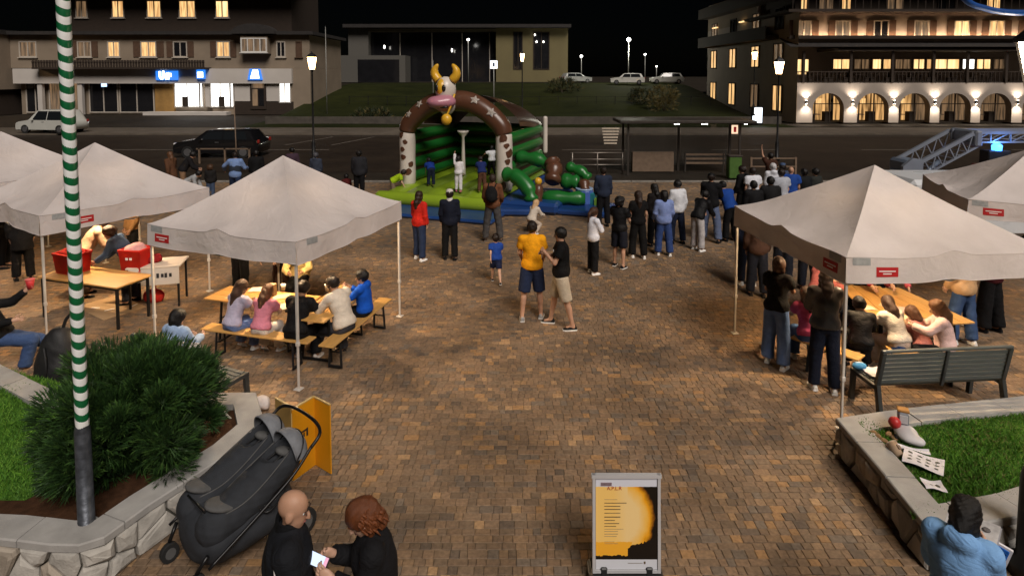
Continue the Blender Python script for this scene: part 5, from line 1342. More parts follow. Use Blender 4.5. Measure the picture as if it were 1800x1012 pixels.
# fence on the bank
fe = thing('bank_fence', 'thin wire fence across the grass bank', 'fence', (0, 0, 0)); fp = None
for i in range(20):
    yv = 66; x = -18 + i * 2.1; z_ = hz(yv) - .1
    if fp is None: o = MB().box((0, 0, .5), (.06, .06, 1.1)).build('post', M_POST, fe); fp = o.data
    else: o = link('post', fp, fe)
    o.location = (x, yv, z_)
for dz in (.95, .45): MB().bar((-18, 66, hz(66) - .1 + dz), (22, 66, hz(66) - .1 + dz), .03, .03).build('wire', M_POST, fe)
# shrubs on the bank
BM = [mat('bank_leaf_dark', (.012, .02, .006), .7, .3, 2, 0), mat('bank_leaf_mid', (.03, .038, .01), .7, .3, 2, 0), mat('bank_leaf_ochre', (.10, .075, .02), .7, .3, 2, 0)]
for (x, Yv, rx_, h_, lab) in ((1168, 62, 1.9, 3.0, 'ochre lit bush on the right end of the bank'), (1130, 66, 2.0, 2.0, 'low dark bush below the parked cars'), (990, 74, 2.6, 2.0, 'dark rounded bush before the first parked car'), (655, 56, 2.4, 1.2, 'low dark bush at the left end of the bank'), (760, 57, 3.0, 1.0, 'low dark hedge bush behind the castle')):
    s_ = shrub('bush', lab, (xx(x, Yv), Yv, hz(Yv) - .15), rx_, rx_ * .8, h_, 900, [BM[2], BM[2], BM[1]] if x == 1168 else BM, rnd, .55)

# ================================================================ vehicles
M_TYRE = mat('tyre', (.012, .012, .012), .85, .2, 9, .2); M_RIM = mat('rim', (.3, .3, .31), .35, .1, 5, 0, metal=.8); M_CGL = mat('car_glass', (.01, .012, .014), .06, 0, 1, 0, spec=.7)
def car(label, pos, yaw, paint_, L=4.4, wd=1.78, h=1.5, estate=True, cat='car', lights=True):
    """local: front towards +x"""
    t = thing('parked_car', label, cat, pos, yaw); hl = L / 2
    top = [(-hl + .02, .62), (-hl + .03, .92), (-hl + .25, .98), (-hl + .55 if estate else -hl + .95, h - .04), (-hl + 1.3, h), (.25, h), (.55, h - .05), (1.15, 1.0), (hl - .25, .86), (hl - .03, .72), (hl, .5), (hl - .02, .28), (-hl + .05, .28)]
    ns = 9; b_ = MB(); rings = []
    for j in range(ns):
        v = -1 + 2 * j / (ns - 1); ring = []
        for (x, z) in top:
            w_ = wd / 2 * (1 if z < .95 else 1 - .26 * (z - .95) / (h - .95)); sq = (1 - abs(v) ** 6) ; ring.append((x * (1 - .03 * abs(v) ** 3), v * w_, z - (h - z < .1) * .03 * v * v))
        rings.append(ring)
    n = len(top); o = 0
    for ring in rings: b_.v += ring
    for j in range(ns - 1):
        for i in range(n): b_.face((j * n + i, j * n + (i + 1) % n, (j + 1) * n + (i + 1) % n, (j + 1) * n + i), 0, True)
    b_.face(list(range(n))[::-1]); b_.face([(ns - 1) * n + i for i in range(n)])
    body = b_.build('body', paint_, t)
    # side glass, windscreen
    for s in (-1, 1):
        for (xa, xb) in ((-hl + .62, -.42), (-.36, .82)):
            b_ = MB(); z0_, z1_ = 1.0, h - .1; yb_, yt_ = wd / 2 * .992, wd / 2 * (1 - .26 * (z1_ - .95) / (h - .95)) + .005
            xa2 = xa + (.18 if xa < -1 else 0.0); xb2 = xb - (.38 if xb > .5 else 0)
            P = [(xa, s * yb_, z0_), (xb, s * yb_, z0_), (xb2, s * yt_, z1_), (xa2, s * yt_, z1_)]; b_.add(P, [(0, 1, 2, 3) if s < 0 else (3, 2, 1, 0)]); b_.build('side_window', M_CGL, t)
        MB().box((.72, s * (wd / 2 + .08), 1.02), (.12, .18, .12), bev=.03).build('mirror', paint_, t)
        MB().box((-.1, s * (wd / 2 + .004), .86), (.2, .02, .03)).build('door_handle', M_RIM, t)
    b_ = MB(); b_.quad((1.16, -wd * .40, 1.02), (1.16, wd * .40, 1.02), (.58, wd * .34, h - .05), (.58, -wd * .34, h - .05)); b_.build('windscreen', M_CGL, t)
    for (x, s) in ((-hl + .85, -1), (-hl + .85, 1), (hl - .85, -1), (hl - .85, 1)):
        wb = MB(); wb.tube([(x, s * (wd / 2 - .22), .32), (x, s * (wd / 2 + .01), .32)], .32, 18); wo = wb.build('wheel', M_TYRE, t)
        rb_ = MB(); rb_.tube([(x, s * (wd / 2 - .05), .32), (x, s * (wd / 2 + .018), .32)], .2, 14); rb_.build('rim', M_RIM, wo)
    for s in (-1, 1):
        MB().box((hl - .08, s * (wd / 2 - .28), .74), (.12, .34, .13), bev=.03).build('headlight', mat('headlight', (.6, .6, .58), .15, 0, 1, 0, spec=.7), t)
        MB().box((-hl + .06, s * (wd / 2 - .16), .88), (.1, .2, .2), bev=.03).build('tail_light', mat('tail_red', (.25, .02, .015), .3, 0, 1, 0), t)
    MB().box((hl + .01, 0, .42), (.03, .5, .11)).build('number_plate', mat('plate', (.7, .7, .68), .5, 0, 1, 0), t)
    MB().box((0, 0, .3), (L * .9, wd * .96, .12)).build('sill', M_TYRE, t)
    return t
PB = mat('black_car_paint', (.006, .006, .007), .22, .1, 2, 0, spec=.6, coat=.6); PW = mat('white_car_paint', (.5, .5, .46), .3, .05, 2, 0, coat=.5); PS = mat('silver_car_paint', (.33, .34, .33), .3, .05, 2, 0, metal=.3, coat=.5)
Yc = 33; car('black estate car parked along the road before the lit shop windows', (at(392, 240, Yc).x, Yc, -.05), R(180), PB, 4.7, 1.85, 1.52)
Yc = 45; car('pale car parked before the shop pillars behind the striped pole', (at(92, 200, Yc).x, Yc, .08), R(172), PW, 4.6, 1.85, 1.75)
for (x, Yv, p_, lab, yw_) in ((1012, 92, PS, 'silver car in the lit car park beside the modern building', 20), (1103, 84, PW, 'white estate car in the car park under the tall mast lamp', 172), (1172, 86, PW, 'pale car in the car park past the white estate', 176)):
    car(lab, (xx(x, Yv), Yv, hz(Yv) - .1), R(yw_), p_, 4.8, 1.85, 1.55)
# ================================================================ bouncy castle with a cow on its arch
pvc = lambda n, c, r=.32: mat(n, c, r, .1, 1.5, .12, 6, spec=.5)
PV_BR = pvc('pvc_brown', (.095, .04, .022)); PV_GR = pvc('pvc_green', (.012, .13, .022)); PV_WH = pvc('pvc_white', (.62, .56, .50)); PV_LI = pvc('pvc_lime', (.22, .33, .02)); PV_LI2 = pvc('pvc_olive', (.13, .20, .02)); PV_BL = pvc('pvc_blue', (.012, .045, .17)); PV_PK = pvc('pvc_pink', (.45, .19, .25)); PV_YE = pvc('pvc_yellow', (.68, .38, .03)); PV_BK = pvc('pvc_black', (.01, .01, .011)); PV_DB = pvc('pvc_dark_brown', (.045, .022, .014)); PV_RB = pvc('pvc_redbrown', (.16, .04, .025))
cl = at(717, 319, 21.7); cr = at(886, 336, 20.5); cc = (cl + cr) / 2; cyaw = math.atan2(cr.y - cl.y, cr.x - cl.x); CW = (cr - cl).length / 2
castle = thing('bouncy_castle', 'inflatable bouncy castle with a cow head on its brown arch', 'bouncy castle', (cc.x, cc.y, 0), cyaw)
CD = 4.4; PZ = .5
def sausage(b_, a, b, r, n=12, seg=6):
    a, b = Vector(a), Vector(b); d = b - a; pts = []; rr = []
    for k in range(5): pts.append(a + d * (r * .9 / d.length) * (k / 4) ** 2 ); rr.append(r * math.sin(math.pi / 2 * (k + .35) / 4.35))
    for k in range(1, seg): pts.append(a + d * (r * .9 / d.length) + d * (1 - 1.8 * r / d.length) * k / seg); rr.append(r * (1 + .03 * math.sin(k * 2.1)))
    for k in range(5): pts.append(b - d * (r * .9 / d.length) * ((4 - k) / 4) ** 2); rr.append(r * math.sin(math.pi / 2 * (4 - k + .35) / 4.35))
    b_.tube(pts, rr, n); return b_
# platform: lime lanes, brown front skirt, apron
for i in range(6):
    x0 = -CW - .25 + i * (2 * CW + .5) / 6; x1 = x0 + (2 * CW + .5) / 6
    b_ = MB(); b_.grid(lambda u, v: (x0 + (x1 - x0) * u, -1.55 + (CD + 1.55) * v, PZ - .10 + .12 * math.sin(math.pi * u) ** .5 - .10 * max(0, 1 - v * 6)), 8, 10); b_.build('floor_lane', PV_LI if i % 2 == 0 else PV_LI2, castle)
b_ = MB(); sausage(b_, (-CW - .4, -1.55, .27), (CW + .4, -1.55, .27), .24); b_.build('front_roll', PV_LI, castle)
MB().box((0, -1.62, .14), (2 * CW + .6, .2, .28), bev=.05).build('front_skirt', PV_RB, castle)
MB().box((0, CD / 2 - .8, .17), (2 * CW + .6, CD + 1.5, .33), bev=.06).build('platform_base', PV_BL, castle)
MB().box((.0, -2.35, .07), (2 * CW + 1.3, 1.25, .13), bev=.05).build('landing_mat', PV_BL, castle)
for s in (-1, 1):
    b_ = MB(); b_.tube([(s * CW, 0, PZ - .06 + z) for z in (0, .1, .5, 1.0, 1.05, 1.5, 1.95, 2.0)], [.24, .29, .30, .285, .285, .30, .28, .26], 16)
    pil = b_.build('pillar', PV_WH, castle)
    for k in range(7):
        a = -R(90) + rnd.uniform(-1.5, 1.5); z = PZ + .2 + .27 * k; sp = MB()
        m_ = rnd.uniform(.09, .16); n_ = 9; P = []
        for j in range(n_): 
            aa = 2 * math.pi * j / n_; rr = m_ * rnd.uniform(.7, 1.2); da = rr * math.cos(aa) / .3; P.append((s * CW + .306 * math.cos(a + da), .306 * math.sin(a + da), z + rr * math.sin(aa)))
        P.append((s * CW + .31 * math.cos(a), .31 * math.sin(a), z)); sp.add(P, [(j, (j + 1) % n_, n_) for j in range(n_)]); sp.build('cow_patch', PV_BR, pil)
apath = smooth_curve([(-CW, 0, 2.42), (-CW + .12, 0, 2.72), (-CW + .65, 0, 3.2), (-.6, 0, 3.5), (.0, 0, 3.55), (.6, 0, 3.5), (CW - .65, 0, 3.2), (CW - .12, 0, 2.72), (CW, 0, 2.42)], 4)
MB().tube(apath, [.30 + .07 * math.sin(math.pi * i / (len(apath) - 1)) for i in range(len(apath))], 16).build('arch', PV_BR, castle)
arch_o = castle.children[-1]
for (i, dy, sz) in ((5, -.1, .14), (8, -.15, .15), (22, -.12, .16), (26, -.08, .17)):
    c = apath[i]; P = [];n_ = 10; up_ = Vector((0, -.8, .6)).normalized(); tx = (apath[i + 1] - apath[i - 1]).normalized(); ty = up_.cross(tx)
    ctr = c + up_ * .385
    for j in range(n_): rr = sz * (1.15 if j % 2 else .6); P.append(ctr + tx * rr * math.cos(2 * math.pi * j / n_) + ty * rr * math.sin(2 * math.pi * j / n_))
    P.append(ctr + up_ * .03); f_ = MB(); f_.add(P, [(j, (j + 1) % n_, n_) for j in range(n_)] + [((j + 1) % n_, j, n_) for j in range(n_)]); f_.build('flower', PV_WH, arch_o)
# walls: stacked green rolls with brown gaps
for (nm, a, b) in (('back_wall', (-CW, CD, 0), (CW, CD, 0)), ('left_wall', (-CW, .2, 0), (-CW, CD, 0)), ('right_wall', (CW, .2, 0), (CW, CD, 0))):
    w_ = MB().bar((a[0], a[1], 1.3), (b[0], b[1], 1.3), .16, 1.9).build(nm, PV_DB, castle)
    for k in range(4): b_ = MB(); sausage(b_, (a[0], a[1], .72 + k * .5), (b[0], b[1], .72 + k * .5), .205); b_.build('wall_roll', PV_GR, w_)
b_ = MB(); NA = len(apath)
b_.grid(lambda u, v: (apath[int(u * (NA - 1))][0] * 1.05, 1.5 + (CD - 1.15) * v, max(2.35, apath[int(u * (NA - 1))][2] + .22 - .5 * (.35 + .65 * v) ** 2)), NA - 1, 8); b_.build('roof', PV_DB, castle)
b_ = MB(); sausage(b_, (CW + .22, CD + .1, 1.2), (CW + .22, CD + .1, 2.75), .10, 8); b_.build('rear_post', PV_WH, castle)
# obstacle posts
for (x, y, h_) in ((-.7, 2.4, 1.75), (.75, 3.2, 1.3)):
    MB().lathe([(.12, 0), (.09, .1), (.07, h_ * .5), (.06, h_ - .25), (.2, h_ - .08), (.24, h_)], (x, y, PZ), 12).build('obstacle_post', PV_WH, castle)
# cow head
HC = Vector((-.10, -.48, 3.95))
def blob(name, prims, m, parent, res=.05, k=.1): V, Q = implicit(prims, res, k); return link(name, mesh_from(name, V, Q, m), parent)
E_ = lambda c, r: ('e', np.asarray(c, float), ID, np.asarray(r, float))
cow = blob('cow_head', [E_(HC, (.36, .36, .46)), E_(HC + Vector((0, .1, -.5)), (.3, .3, .4))], PV_WH, castle)
blob('muzzle', [E_(HC + Vector((-.14, -.34, -.42)), (.40, .36, .22)), E_(HC + Vector((.12, -.22, -.40)), (.34, .3, .24)), E_(HC + Vector((.0, -.18, -.6)), (.24, .24, .16))], PV_PK, cow)
blob('forehead_patch', [E_(HC + Vector((-.05, -.10, .06)), (.22, .30, .34))], PV_YE, cow)
for s in (-1, 1):
    hp = [HC + Vector((s * .26, 0, .32)), HC + Vector((s * .40, 0, .5)), HC + Vector((s * .40, -.02, .7)), HC + Vector((s * .27, -.04, .88))]
    MB().tube(smooth_curve(hp, 4), [.15, .16, .165, .16, .155, .15, .14, .13, .12, .10, .08, .06, .03], 10).build('horn', PV_YE, cow)
    MB().ball(HC + Vector((s * .13 - .04, -.35, .06)), (.075, .05, .12), 10, 7).build('eye', PV_BK, cow)
MB().ball(HC + Vector((.1, -.44, -.58)), (.2, .08, .05), 10, 6).build('mouth', PV_BK, cow)
b_ = MB(); b_.tube(smooth_curve([HC + Vector((.38, -.1, -.15)), HC + Vector((.33, -.32, -.55)), HC + Vector((.22, -.38, -.85))], 4), .035, 8); b_.build('bell_strap', PV_YE, cow)
MB().ball(HC + Vector((.2, -.38, -1.0)), (.19, .17, .2), 12, 8).build('bell', PV_YE, cow)
# slide on the right side
sx = CW + .2
slide = MB().box((sx + 1.0, .1, .2), (2.0, 2.6, .38), bev=.1).build('slide_base', PV_BL, castle)
def roll(pts, r, m, nm='slide_roll'):
    P = smooth_curve(pts, 5); n_ = len(P); b_ = MB(); b_.tube(P, [r * min(1, .45 + .55 * math.sin(math.pi * min(1, (i + .4) / 4))) if i < 4 else (r * min(1, .45 + .55 * math.sin(math.pi * min(1, (n_ - i - .6) / 4))) if i > n_ - 5 else r) for i in range(n_)], 14); return b_.build(nm, m, slide)
roll([(sx, .8, 1.55), (sx + .8, .7, 1.5), (sx + 1.35, .6, 1.25)], .25, PV_GR); roll([(sx, -.6, 1.15), (sx + .5, -.7, 1.1), (sx + .95, -.85, .75), (sx + 1.1, -.95, .35)], .26, PV_GR)
roll([(sx + 1.35, .55, 1.5), (sx + 1.5, .3, 1.25), (sx + 1.55, -.1, .85)], .3, PV_BR, 'slide_hump'); roll([(sx + 1.25, -.75, .9), (sx + 1.3, -.9, .2)], .17, PV_BR, 'slide_post'); MB().ball((sx + 1.25, -.75, 1.0), .13, 10, 7).build('post_ball', PV_YE, slide)
roll([(sx + 1.9, .5, 1.35), (sx + 2.4, .45, 1.2), (sx + 2.7, .4, .95)], .2, PV_GR); roll([(sx + 1.75, .35, .85), (sx + 2.4, .35, .85)], .3, PV_GR); roll([(sx + 1.3, -.45, .4), (sx + 2.7, -.2, .42)], .27, PV_GR); roll([(sx + 2.55, .2, .95), (sx + 2.65, .0, .6)], .2, PV_BR, 'slide_post')
MB().box((sx + 2.4, -.3, .1), (2.4, 1.5, .2), bev=.06).build('landing_mat', PV_BL, slide)
MB().box((sx + .6, -1.3, .12), (1.5, .8, .22), bev=.06, rot=Matrix.Rotation(.3, 3, 'Z')).build('landing_mat', PV_BL, slide)
b_ = MB(); b_.tube(smooth_curve([(sx + .85, -.6, .95), (sx + 1.0, -.95, .75), (sx + 1.05, -1.1, .15)], 4), .035, 6); b_.build('yellow_edge', PV_YE, slide)
# soft play blocks on the blue mat
for (x, y, w_, h_, c_, lab) in ((1027, 357, .6, .45, 'blue', 'blue soft play block with white top on the mat'), (1043, 359, .35, .38, 'teal', 'teal soft play block on the mat'), (1052, 361, .3, .25, 'lime', 'small lime soft play block on the mat')):
    p = gp(x, y, .2); t = thing('soft_block', lab, 'play block', (p.x, p.y, .2), .2)
    MB().lathe([(w_ * .48, 0), (w_ * .5, .03), (w_ * .5, h_ - .03), (w_ * .46, h_)], n=14 if c_ == 'blue' else 4, sm=False).build('block_body', {'blue': pvc('foam_blue', (.06, .12, .38)), 'teal': pvc('foam_teal', (.03, .22, .26)), 'lime': pvc('foam_lime', (.18, .34, .04))}[c_], t)
    if c_ == 'blue': MB().lathe([(w_ * .47, h_), (w_ * .49, h_ + .06)], n=14).build('block_top', pvc('foam_pale', (.3, .42, .62)), t)

# ================================================================ bus shelter, railings, barriers
M_GLASS = mat('shelter_glass', (.05, .06, .06), .05, 0, 1, 0, alpha=.22, spec=.6); M_SHF = mat('shelter_frame', (.05, .042, .036), .5, .2, 5, .1, metal=.3); M_SLAT = mat('shelter_slat', (.16, .11, .075), .6, .2, 6, .2)
Ysh = 26.6; XA = at(1092, 300, Ysh).x; XB = at(1318, 300, Ysh).x
sh = thing('bus_shelter', 'dark bus shelter with flat roof behind the queue', 'bus shelter', (0, 0, -.05))
MB().box(((XA + XB) / 2, Ysh + .6, 2.42), (XB - XA + .3, 1.9, .14), bev=.03).build('roof', M_SHF, sh)
for x in (1104, 1206, 1300): MB().box((at(x, 300, Ysh).x, Ysh + 1.3, 1.18), (.1, .1, 2.35)).build('post', M_SHF, sh)
for x in (1104, 1300): MB().box((at(x, 300, Ysh).x, Ysh + .05, 1.18), (.08, .08, 2.35)).build('post', M_SHF, sh)
for (xa, xb) in ((1106, 1204), (1208, 1298)): MB().box(((at(xa, 300, Ysh).x + at(xb, 300, Ysh).x) / 2, Ysh + 1.3, 1.25), (at(xb, 300, Ysh).x - at(xa, 300, Ysh).x - .1, .012, 1.9)).build('glass_panel', M_GLASS, sh)
for z in (.42, .62, .82): MB().box((at(1250, 300, Ysh).x, Ysh + .95, z), (1.85, .05, .09)).build('bench_slat', M_SLAT, sh)
for x in (1215, 1284): MB().bar((at(x, 300, Ysh).x, Ysh + .95, 0), (at(x, 300, Ysh).x, Ysh + .95, .9), .06, .06).build('bench_leg', M_SHF, sh)
MB().box((at(1155, 300, Ysh).x, Ysh + .9, .5), (1.9, .3, .9)).build('low_cabinet', M_SLAT, sh)
sp = MB().box((at(1290, 230, Ysh).x, Ysh - .1, 2.08), (.26, .06, .38)).build('stop_sign', glow('sign_pink', (1, .62, .42), .8), sh); MB().box((at(1290, 230, Ysh).x, Ysh - .135, 2.08), (.12, .012, .24)).build('sign_figure', M_RED, sp)
for (x, y_) in ((1238, 224), (1244, 224), (1192, 226), (1314, 225)): MB().box((at(x, y_, Ysh).x, Ysh + .2, 2.3), (.1 if x != 1192 else .22, .08, .05)).build('roof_light', glow('spot_white', (1, .97, .9), 6), sh)
ra = thing('steel_railing', 'low steel railing between the castle and the bus shelter', 'railing', (0, 0, -.03)); Yr = 27.0
for z in (.95, .65, .4): MB().tube([(at(1003, 300, Yr).x, Yr, z), (at(1096, 300, Yr).x, Yr, z)], .025, 8).build('rail', mat('rail_steel', (.25, .22, .19), .4, .1, 5, 0, metal=.6), ra)
for x in (1006, 1050, 1094): MB().tube([(at(x, 300, Yr).x, Yr, 0), (at(x, 300, Yr).x, Yr, .97)], .03, 8).build('post', mat('rail_steel', (.25, .22, .19)), ra)
Yp = 38; t = thing('slatted_barrier', 'white and dark slatted barrier standing by the road', 'barrier', (at(1073, 255, Yp).x, Yp, -.05))
for i in range(6): MB().box((0, 0, .12 + i * .19), (.82 + i * .06, .05, .1)).build('slat', mat('pale_board', (.5, .42, .33), .7, .2, 5, .2), t)
for s in (-1, 1): MB().bar((s * .3, .05, 0), (s * .36, .05, 1.2), .06, .05).build('upright', M_SHF, t)
t = thing('litter_bin', 'green panel bin at the end of the bus shelter', 'bin', (at(1290, 300, 25.8).x, 25.8, -.05)); MB().box((0, 0, .5), (.55, .4, .95), bev=.03).build('bin_body', mat('bin_green', (.06, .13, .025), .5, .2, 5, .1), t); MB().box((0, 0, 1.0), (.6, .45, .06), bev=.01).build('bin_lid', M_SHF, t)
# slatted picnic rail and wooden bar behind the group
t = thing('wooden_rail', 'long wooden rail behind the group of people by the shelter', 'railing', (0, 0, -.03)); Yq = 25.2
for z in (.95, .6): MB().bar((at(1318, 300, Yq).x, Yq, z), (at(1400, 300, Yq).x, Yq, z), .07, .05).build('rail', M_SLAT, t)
for x in (1320, 1360, 1398): MB().bar((at(x, 300, Yq).x, Yq, 0), (at(x, 300, Yq).x, Yq, 1.0), .08, .08).build('post', M_SLAT, t)
# rails on the left by the road
t = thing('timber_rail', 'low timber rail before the black estate car', 'railing', (0, 0, -.03)); Yq = 30.0
MB().bar((at(345, 255, Yq).x, Yq, .75), (at(440, 255, Yq).x, Yq, .75), .08, .06).build('rail', M_SLAT, t)
for x in (350, 395, 438): MB().bar((at(x, 255, Yq).x, Yq, 0), (at(x, 255, Yq).x, Yq, .78), .08, .08).build('post', M_SLAT, t)
t = thing('bare_pole', 'thin wooden pole rising before the black estate car', 'pole', (at(417, 300, 25.5).x, 25.5, 0)); MB().tube([(0, 0, 0), (-.05, 0, 3.1)], [.03, .022], 8).build('shaft', M_SLAT, t); MB().ball((-.05, 0, 3.12), .035, 6, 5).build('pole_tip', M_SLAT, t)

# ================================================================ fire engine with ladder boom
M_FIRE = mat('engine_blue_grey', (.16, .20, .27), .4, .12, 2, .1, metal=.3); M_FRED = mat('engine_red', (.16, .02, .015), .35, .1, 2, .05, coat=.4); M_BOOM = mat('boom_grey', (.27, .30, .36), .4, .1, 3, .05, metal=.4)
Yf = 17.6; fx = lambda x, y=300, Y=Yf: at(x, y, Y)
fe = thing('fire_engine', 'fire engine with a grey lattice ladder boom and blue beacon', 'fire engine', (0, 0, 0))
xa, xb = fx(1575).x, fx(1575).x + 7.2
MB().box(((xa + xb) / 2, Yf + 1.2, .75), (xb - xa, 2.3, .5), bev=.05).build('chassis', M_FRED, fe)
MB().box((xa + 2.2, Yf + 1.35, 1.0), (2.6, 1.9, .3), bev=.05).build('locker_body', M_FRED, fe)
cab = MB().box((xb - 2.2, Yf + 1.2, 1.0), (2.6, 2.0, 1.1), bev=.15).build('cab', M_FRED, fe); MB().box((xb - 2.2, Yf + .19, 1.3), (1.8, .03, .36)).build('cab_window', M_CGL, cab)
bcn = MB().box((fx(1786, 303).x, Yf + .8, 1.90), (.7, .4, .5), bev=.03).build('beacon_base', M_POST, cab); MB().lathe([(.13, 0), (.14, .16), (.08, .22)], (fx(1784, 303).x, Yf + .7, 2.14), 12).build('beacon', glow('beacon_blue', (.04, .22, 1), 4), bcn); lamp('beacon_light', 'POINT', (fx(1784, 303).x, Yf + .3, 2.4), 10, (.1, .35, 1), fe, .1)
for x in (xa + .9, xa + 2.1, xb - 1.1):
    for y in (Yf + .15, Yf + 2.25): wo = MB().tube([(x, y - .13, .48), (x, y + .13, .48)], .48, 18).build('wheel', M_TYRE, fe); MB().tube([(x, y - .15, .48), (x, y + .15, .48)], .24, 12).build('rim', M_RIM, wo)
tx, ty, tz = fx(1632).x, Yf + 1.0, .95
MB().lathe([(.62, 0), (.62, .15), (.45, .2), (.42, .55)], (tx, ty, tz), 18).build('turntable', M_FIRE, fe)
MB().box((tx, ty, tz + .65), (.6, .85, .5), bev=.08).build('turret', M_FIRE, fe)
b_ = MB(); b_.prism([(tx - .5, tz + .3), (tx + .1, tz + .55), (tx + .1, tz + .95), (tx - .2, tz + 1.0), (tx - .5, tz + .75)], ty - .62, ty - .5, axis='y'); b_.build('turret_shield', M_BOOM, fe)
def lattice(nm, A, B, dpt, wd, hgt, bays, chord=.055):
    """box truss from A to B; depth offset along y"""
    A, B = Vector(A), Vector(B); d = (B - A).normalized(); up = Vector((0, 0, 1)); n_ = (up - d * up.dot(d)).normalized(); secs = []
    t_ = None
    for yy_ in (0, wd):
        off = Vector((0, yy_, 0)); b_ = MB(); b_.bar(A + off, B + off, chord, chord); b_.bar(A + off + n_ * hgt, B + off + n_ * hgt, chord * 1.6, chord * 1.9)
        for i in range(bays + 1): p = A + (B - A) * i / bays + off; b_.bar(p, p + n_ * hgt, .03, .03)
        for i in range(bays): p = A + (B - A) * i / bays + off; q = A + (B - A) * (i + 1) / bays + off; b_.bar(p, q + n_ * hgt, .028, .028)
        b_.build(nm, M_BOOM, fe)
    for i in range(bays * 2 + 1): p = A + (B - A) * i / (bays * 2); b_ = MB().tube([p, p + Vector((0, wd, 0))], .02, 6); b_.build('ladder_rung', M_BOOM, fe)
Pb = Vector((tx + .05, ty - .5, tz + .35)); Pe = at(1722, 250, Yf + .5); Pe = Vector((Pe.x, ty - .5, Pe.z - .1))
lattice('ladder_side', Pb, Pe, 0, 1.0, .42, 5)
Pf = Vector((Pe.x + 3.4, ty - .5, Pe.z + .12)); lattice('boom_side', Pe + Vector((-.2, .1, .08)), Pf, 0, .8, .3, 6, .05)
MB().box((Pe.x - .05, ty, Pe.z + .2), (.22, 1.15, .5), bev=.05).build('boom_joint', M_BOOM, fe)
b_ = MB(); b_.tube([(Pb.x + .1, ty - .3, Pb.z - .1), (Pb.x + .75, ty - .3, Pb.z + .5)], .07, 10); b_.build('lift_cylinder', M_FIRE, fe)
t = thing('equipment_case', 'row of blue grey hose cases beside the ladder turret', 'case', (fx(1572).x - .2, Yf + .3, 1.0)); 
for i in range(4): MB().ball((-.1 + i * .17, .1, .22 - i * .02), (.11, .2, .17), 10, 7).build('hose_roll', cloth((54, 62, 86)), t)
MB().box((.1, .1, .02), (1.0, .5, .1), bev=.02).build('tray', M_FIRE, t)
t = thing('white_van', 'white lit delivery van beyond the tent by the fire engine', 'van', (at(1725, 380, 15.4).x, 15.6, 0)); MB().box((0, .6, 1.0), (3.8, 1.8, 1.5), bev=.12).build('van_body', mat('van_white', (.62, .64, .66), .3, .05, 2, 0), t); MB().box((.2, -.31, 1.35), (1.6, .03, .45)).build('window', M_CGL, t)
for x in (-1.4, 1.4): MB().tube([(x, -.32, .3), (x, -.1, .3)], .3, 16).build('wheel', M_TYRE, t)
# ================================================================ people on the square
W_ = (226, 224, 222); BK = (14, 14, 16); NAVY = (24, 32, 52); JEAN = (62, 88, 132); DJEAN = (34, 46, 72); GREY = (92, 92, 98); DK = ((20, 20, 22), (30, 30, 32)); WS = ((228, 226, 222), (236, 236, 236)); BWS = ((16, 16, 18), (225, 225, 222))
BRN = (46, 30, 20); DBR = (30, 20, 14); BLK = (14, 11, 10); LBR = (88, 58, 36)
def P(x, y, z=0): return tuple(gp(x, y, z)[:2])
a = person('man in a yellow polo shirt and dark blue shorts, seen from behind', P(935, 560), -4, 1.80, 'stand_wide', ('polo', (236, 160, 22), .008), ('shorts', (34, 44, 70)), ((150, 148, 146), (215, 212, 208)), ('short', DBR), 'mid', .019, over=dict(legs=[(-6, 7, 3), (6, 6, 4)], arms=[(12, 11, 34, 12), (12, 11, 34, 12)]))
a = person('man in a black tee shirt and pale shorts with folded hands', P(986, 574), 88, 1.80, 'clasp', ('tee', (12, 12, 13), .012), ('shorts', (172, 160, 142)), BWS, ('short', BLK), 'mid', .019, over=dict(legs=[(-12, 4, 2), (14, 6, 4)], head=(6, -10)))
V, Q = implicit([('e', a['P'] + a['u'] * .4 + a['f'] * .142 - a['r'] * .07, np.stack([a['r'], a['f'], a['u']]), V3(.03, .008, .03))], .008, .01); link('chest_print', mesh_from('chest_print', V, Q, M_WHT), a['root'])
person('small child in a blue tee shirt walking away', P(872, 497), 8, 1.02, 'walk', ('tee', (28, 62, 140), .012), ('shorts', (22, 30, 58), .8), ((40, 40, 44), (220, 220, 220)), ('short', DBR), 'light', .018)
person('long haired person in a red jacket and jeans', P(737, 456), -28, 1.64, 'relaxed', ('jacket', (196, 40, 28), .012), ('trousers', DJEAN, .012), WS, ('long', BRN), 'light', .024, female=True)
a = person('man in navy with a pale collar and white cap', P(791, 456), 4, 1.68, 'stand', ('jacket', (22, 26, 40), .012), ('trousers', BK, .012), DK, ('short', DBR, (206, 200, 192)), 'light', .024); 
V, Q = implicit([('f', a['neck'] - V3(0, 0, .05), a['neck'] + V3(0, 0, .075), .10, .072)], .018, .02); link('collar', mesh_from('collar', V, Q, cloth((200, 196, 192))), a['root'])
a = person('man in a brown jacket carrying a dark backpack', P(866, 424), -6, 1.80, 'stand_wide', ('jacket', (106, 68, 46), .014), ('trousers', (70, 68, 68), .014), ((60, 50, 44), (120, 110, 100)), ('short', (52, 40, 32)), 'mid', .025); backpack(a, (22, 22, 24))
person('child in white crouching at the foot of the slide', P(934, 411), -40, 1.2, 'crouch', ('hoodie', (198, 186, 172), .015), ('trousers', (188, 172, 156), .012), WS, ('long', (196, 160, 120)), 'light', .022, female=True)
person('girl in a white sweater and black trousers with crossed arms', P(1042, 480), -62, 1.46, 'crossed', ('shirt', (214, 214, 222), .014), ('trousers', BK, .018), WS, ('pony', (66, 42, 28)), 'light', .022, female=True)
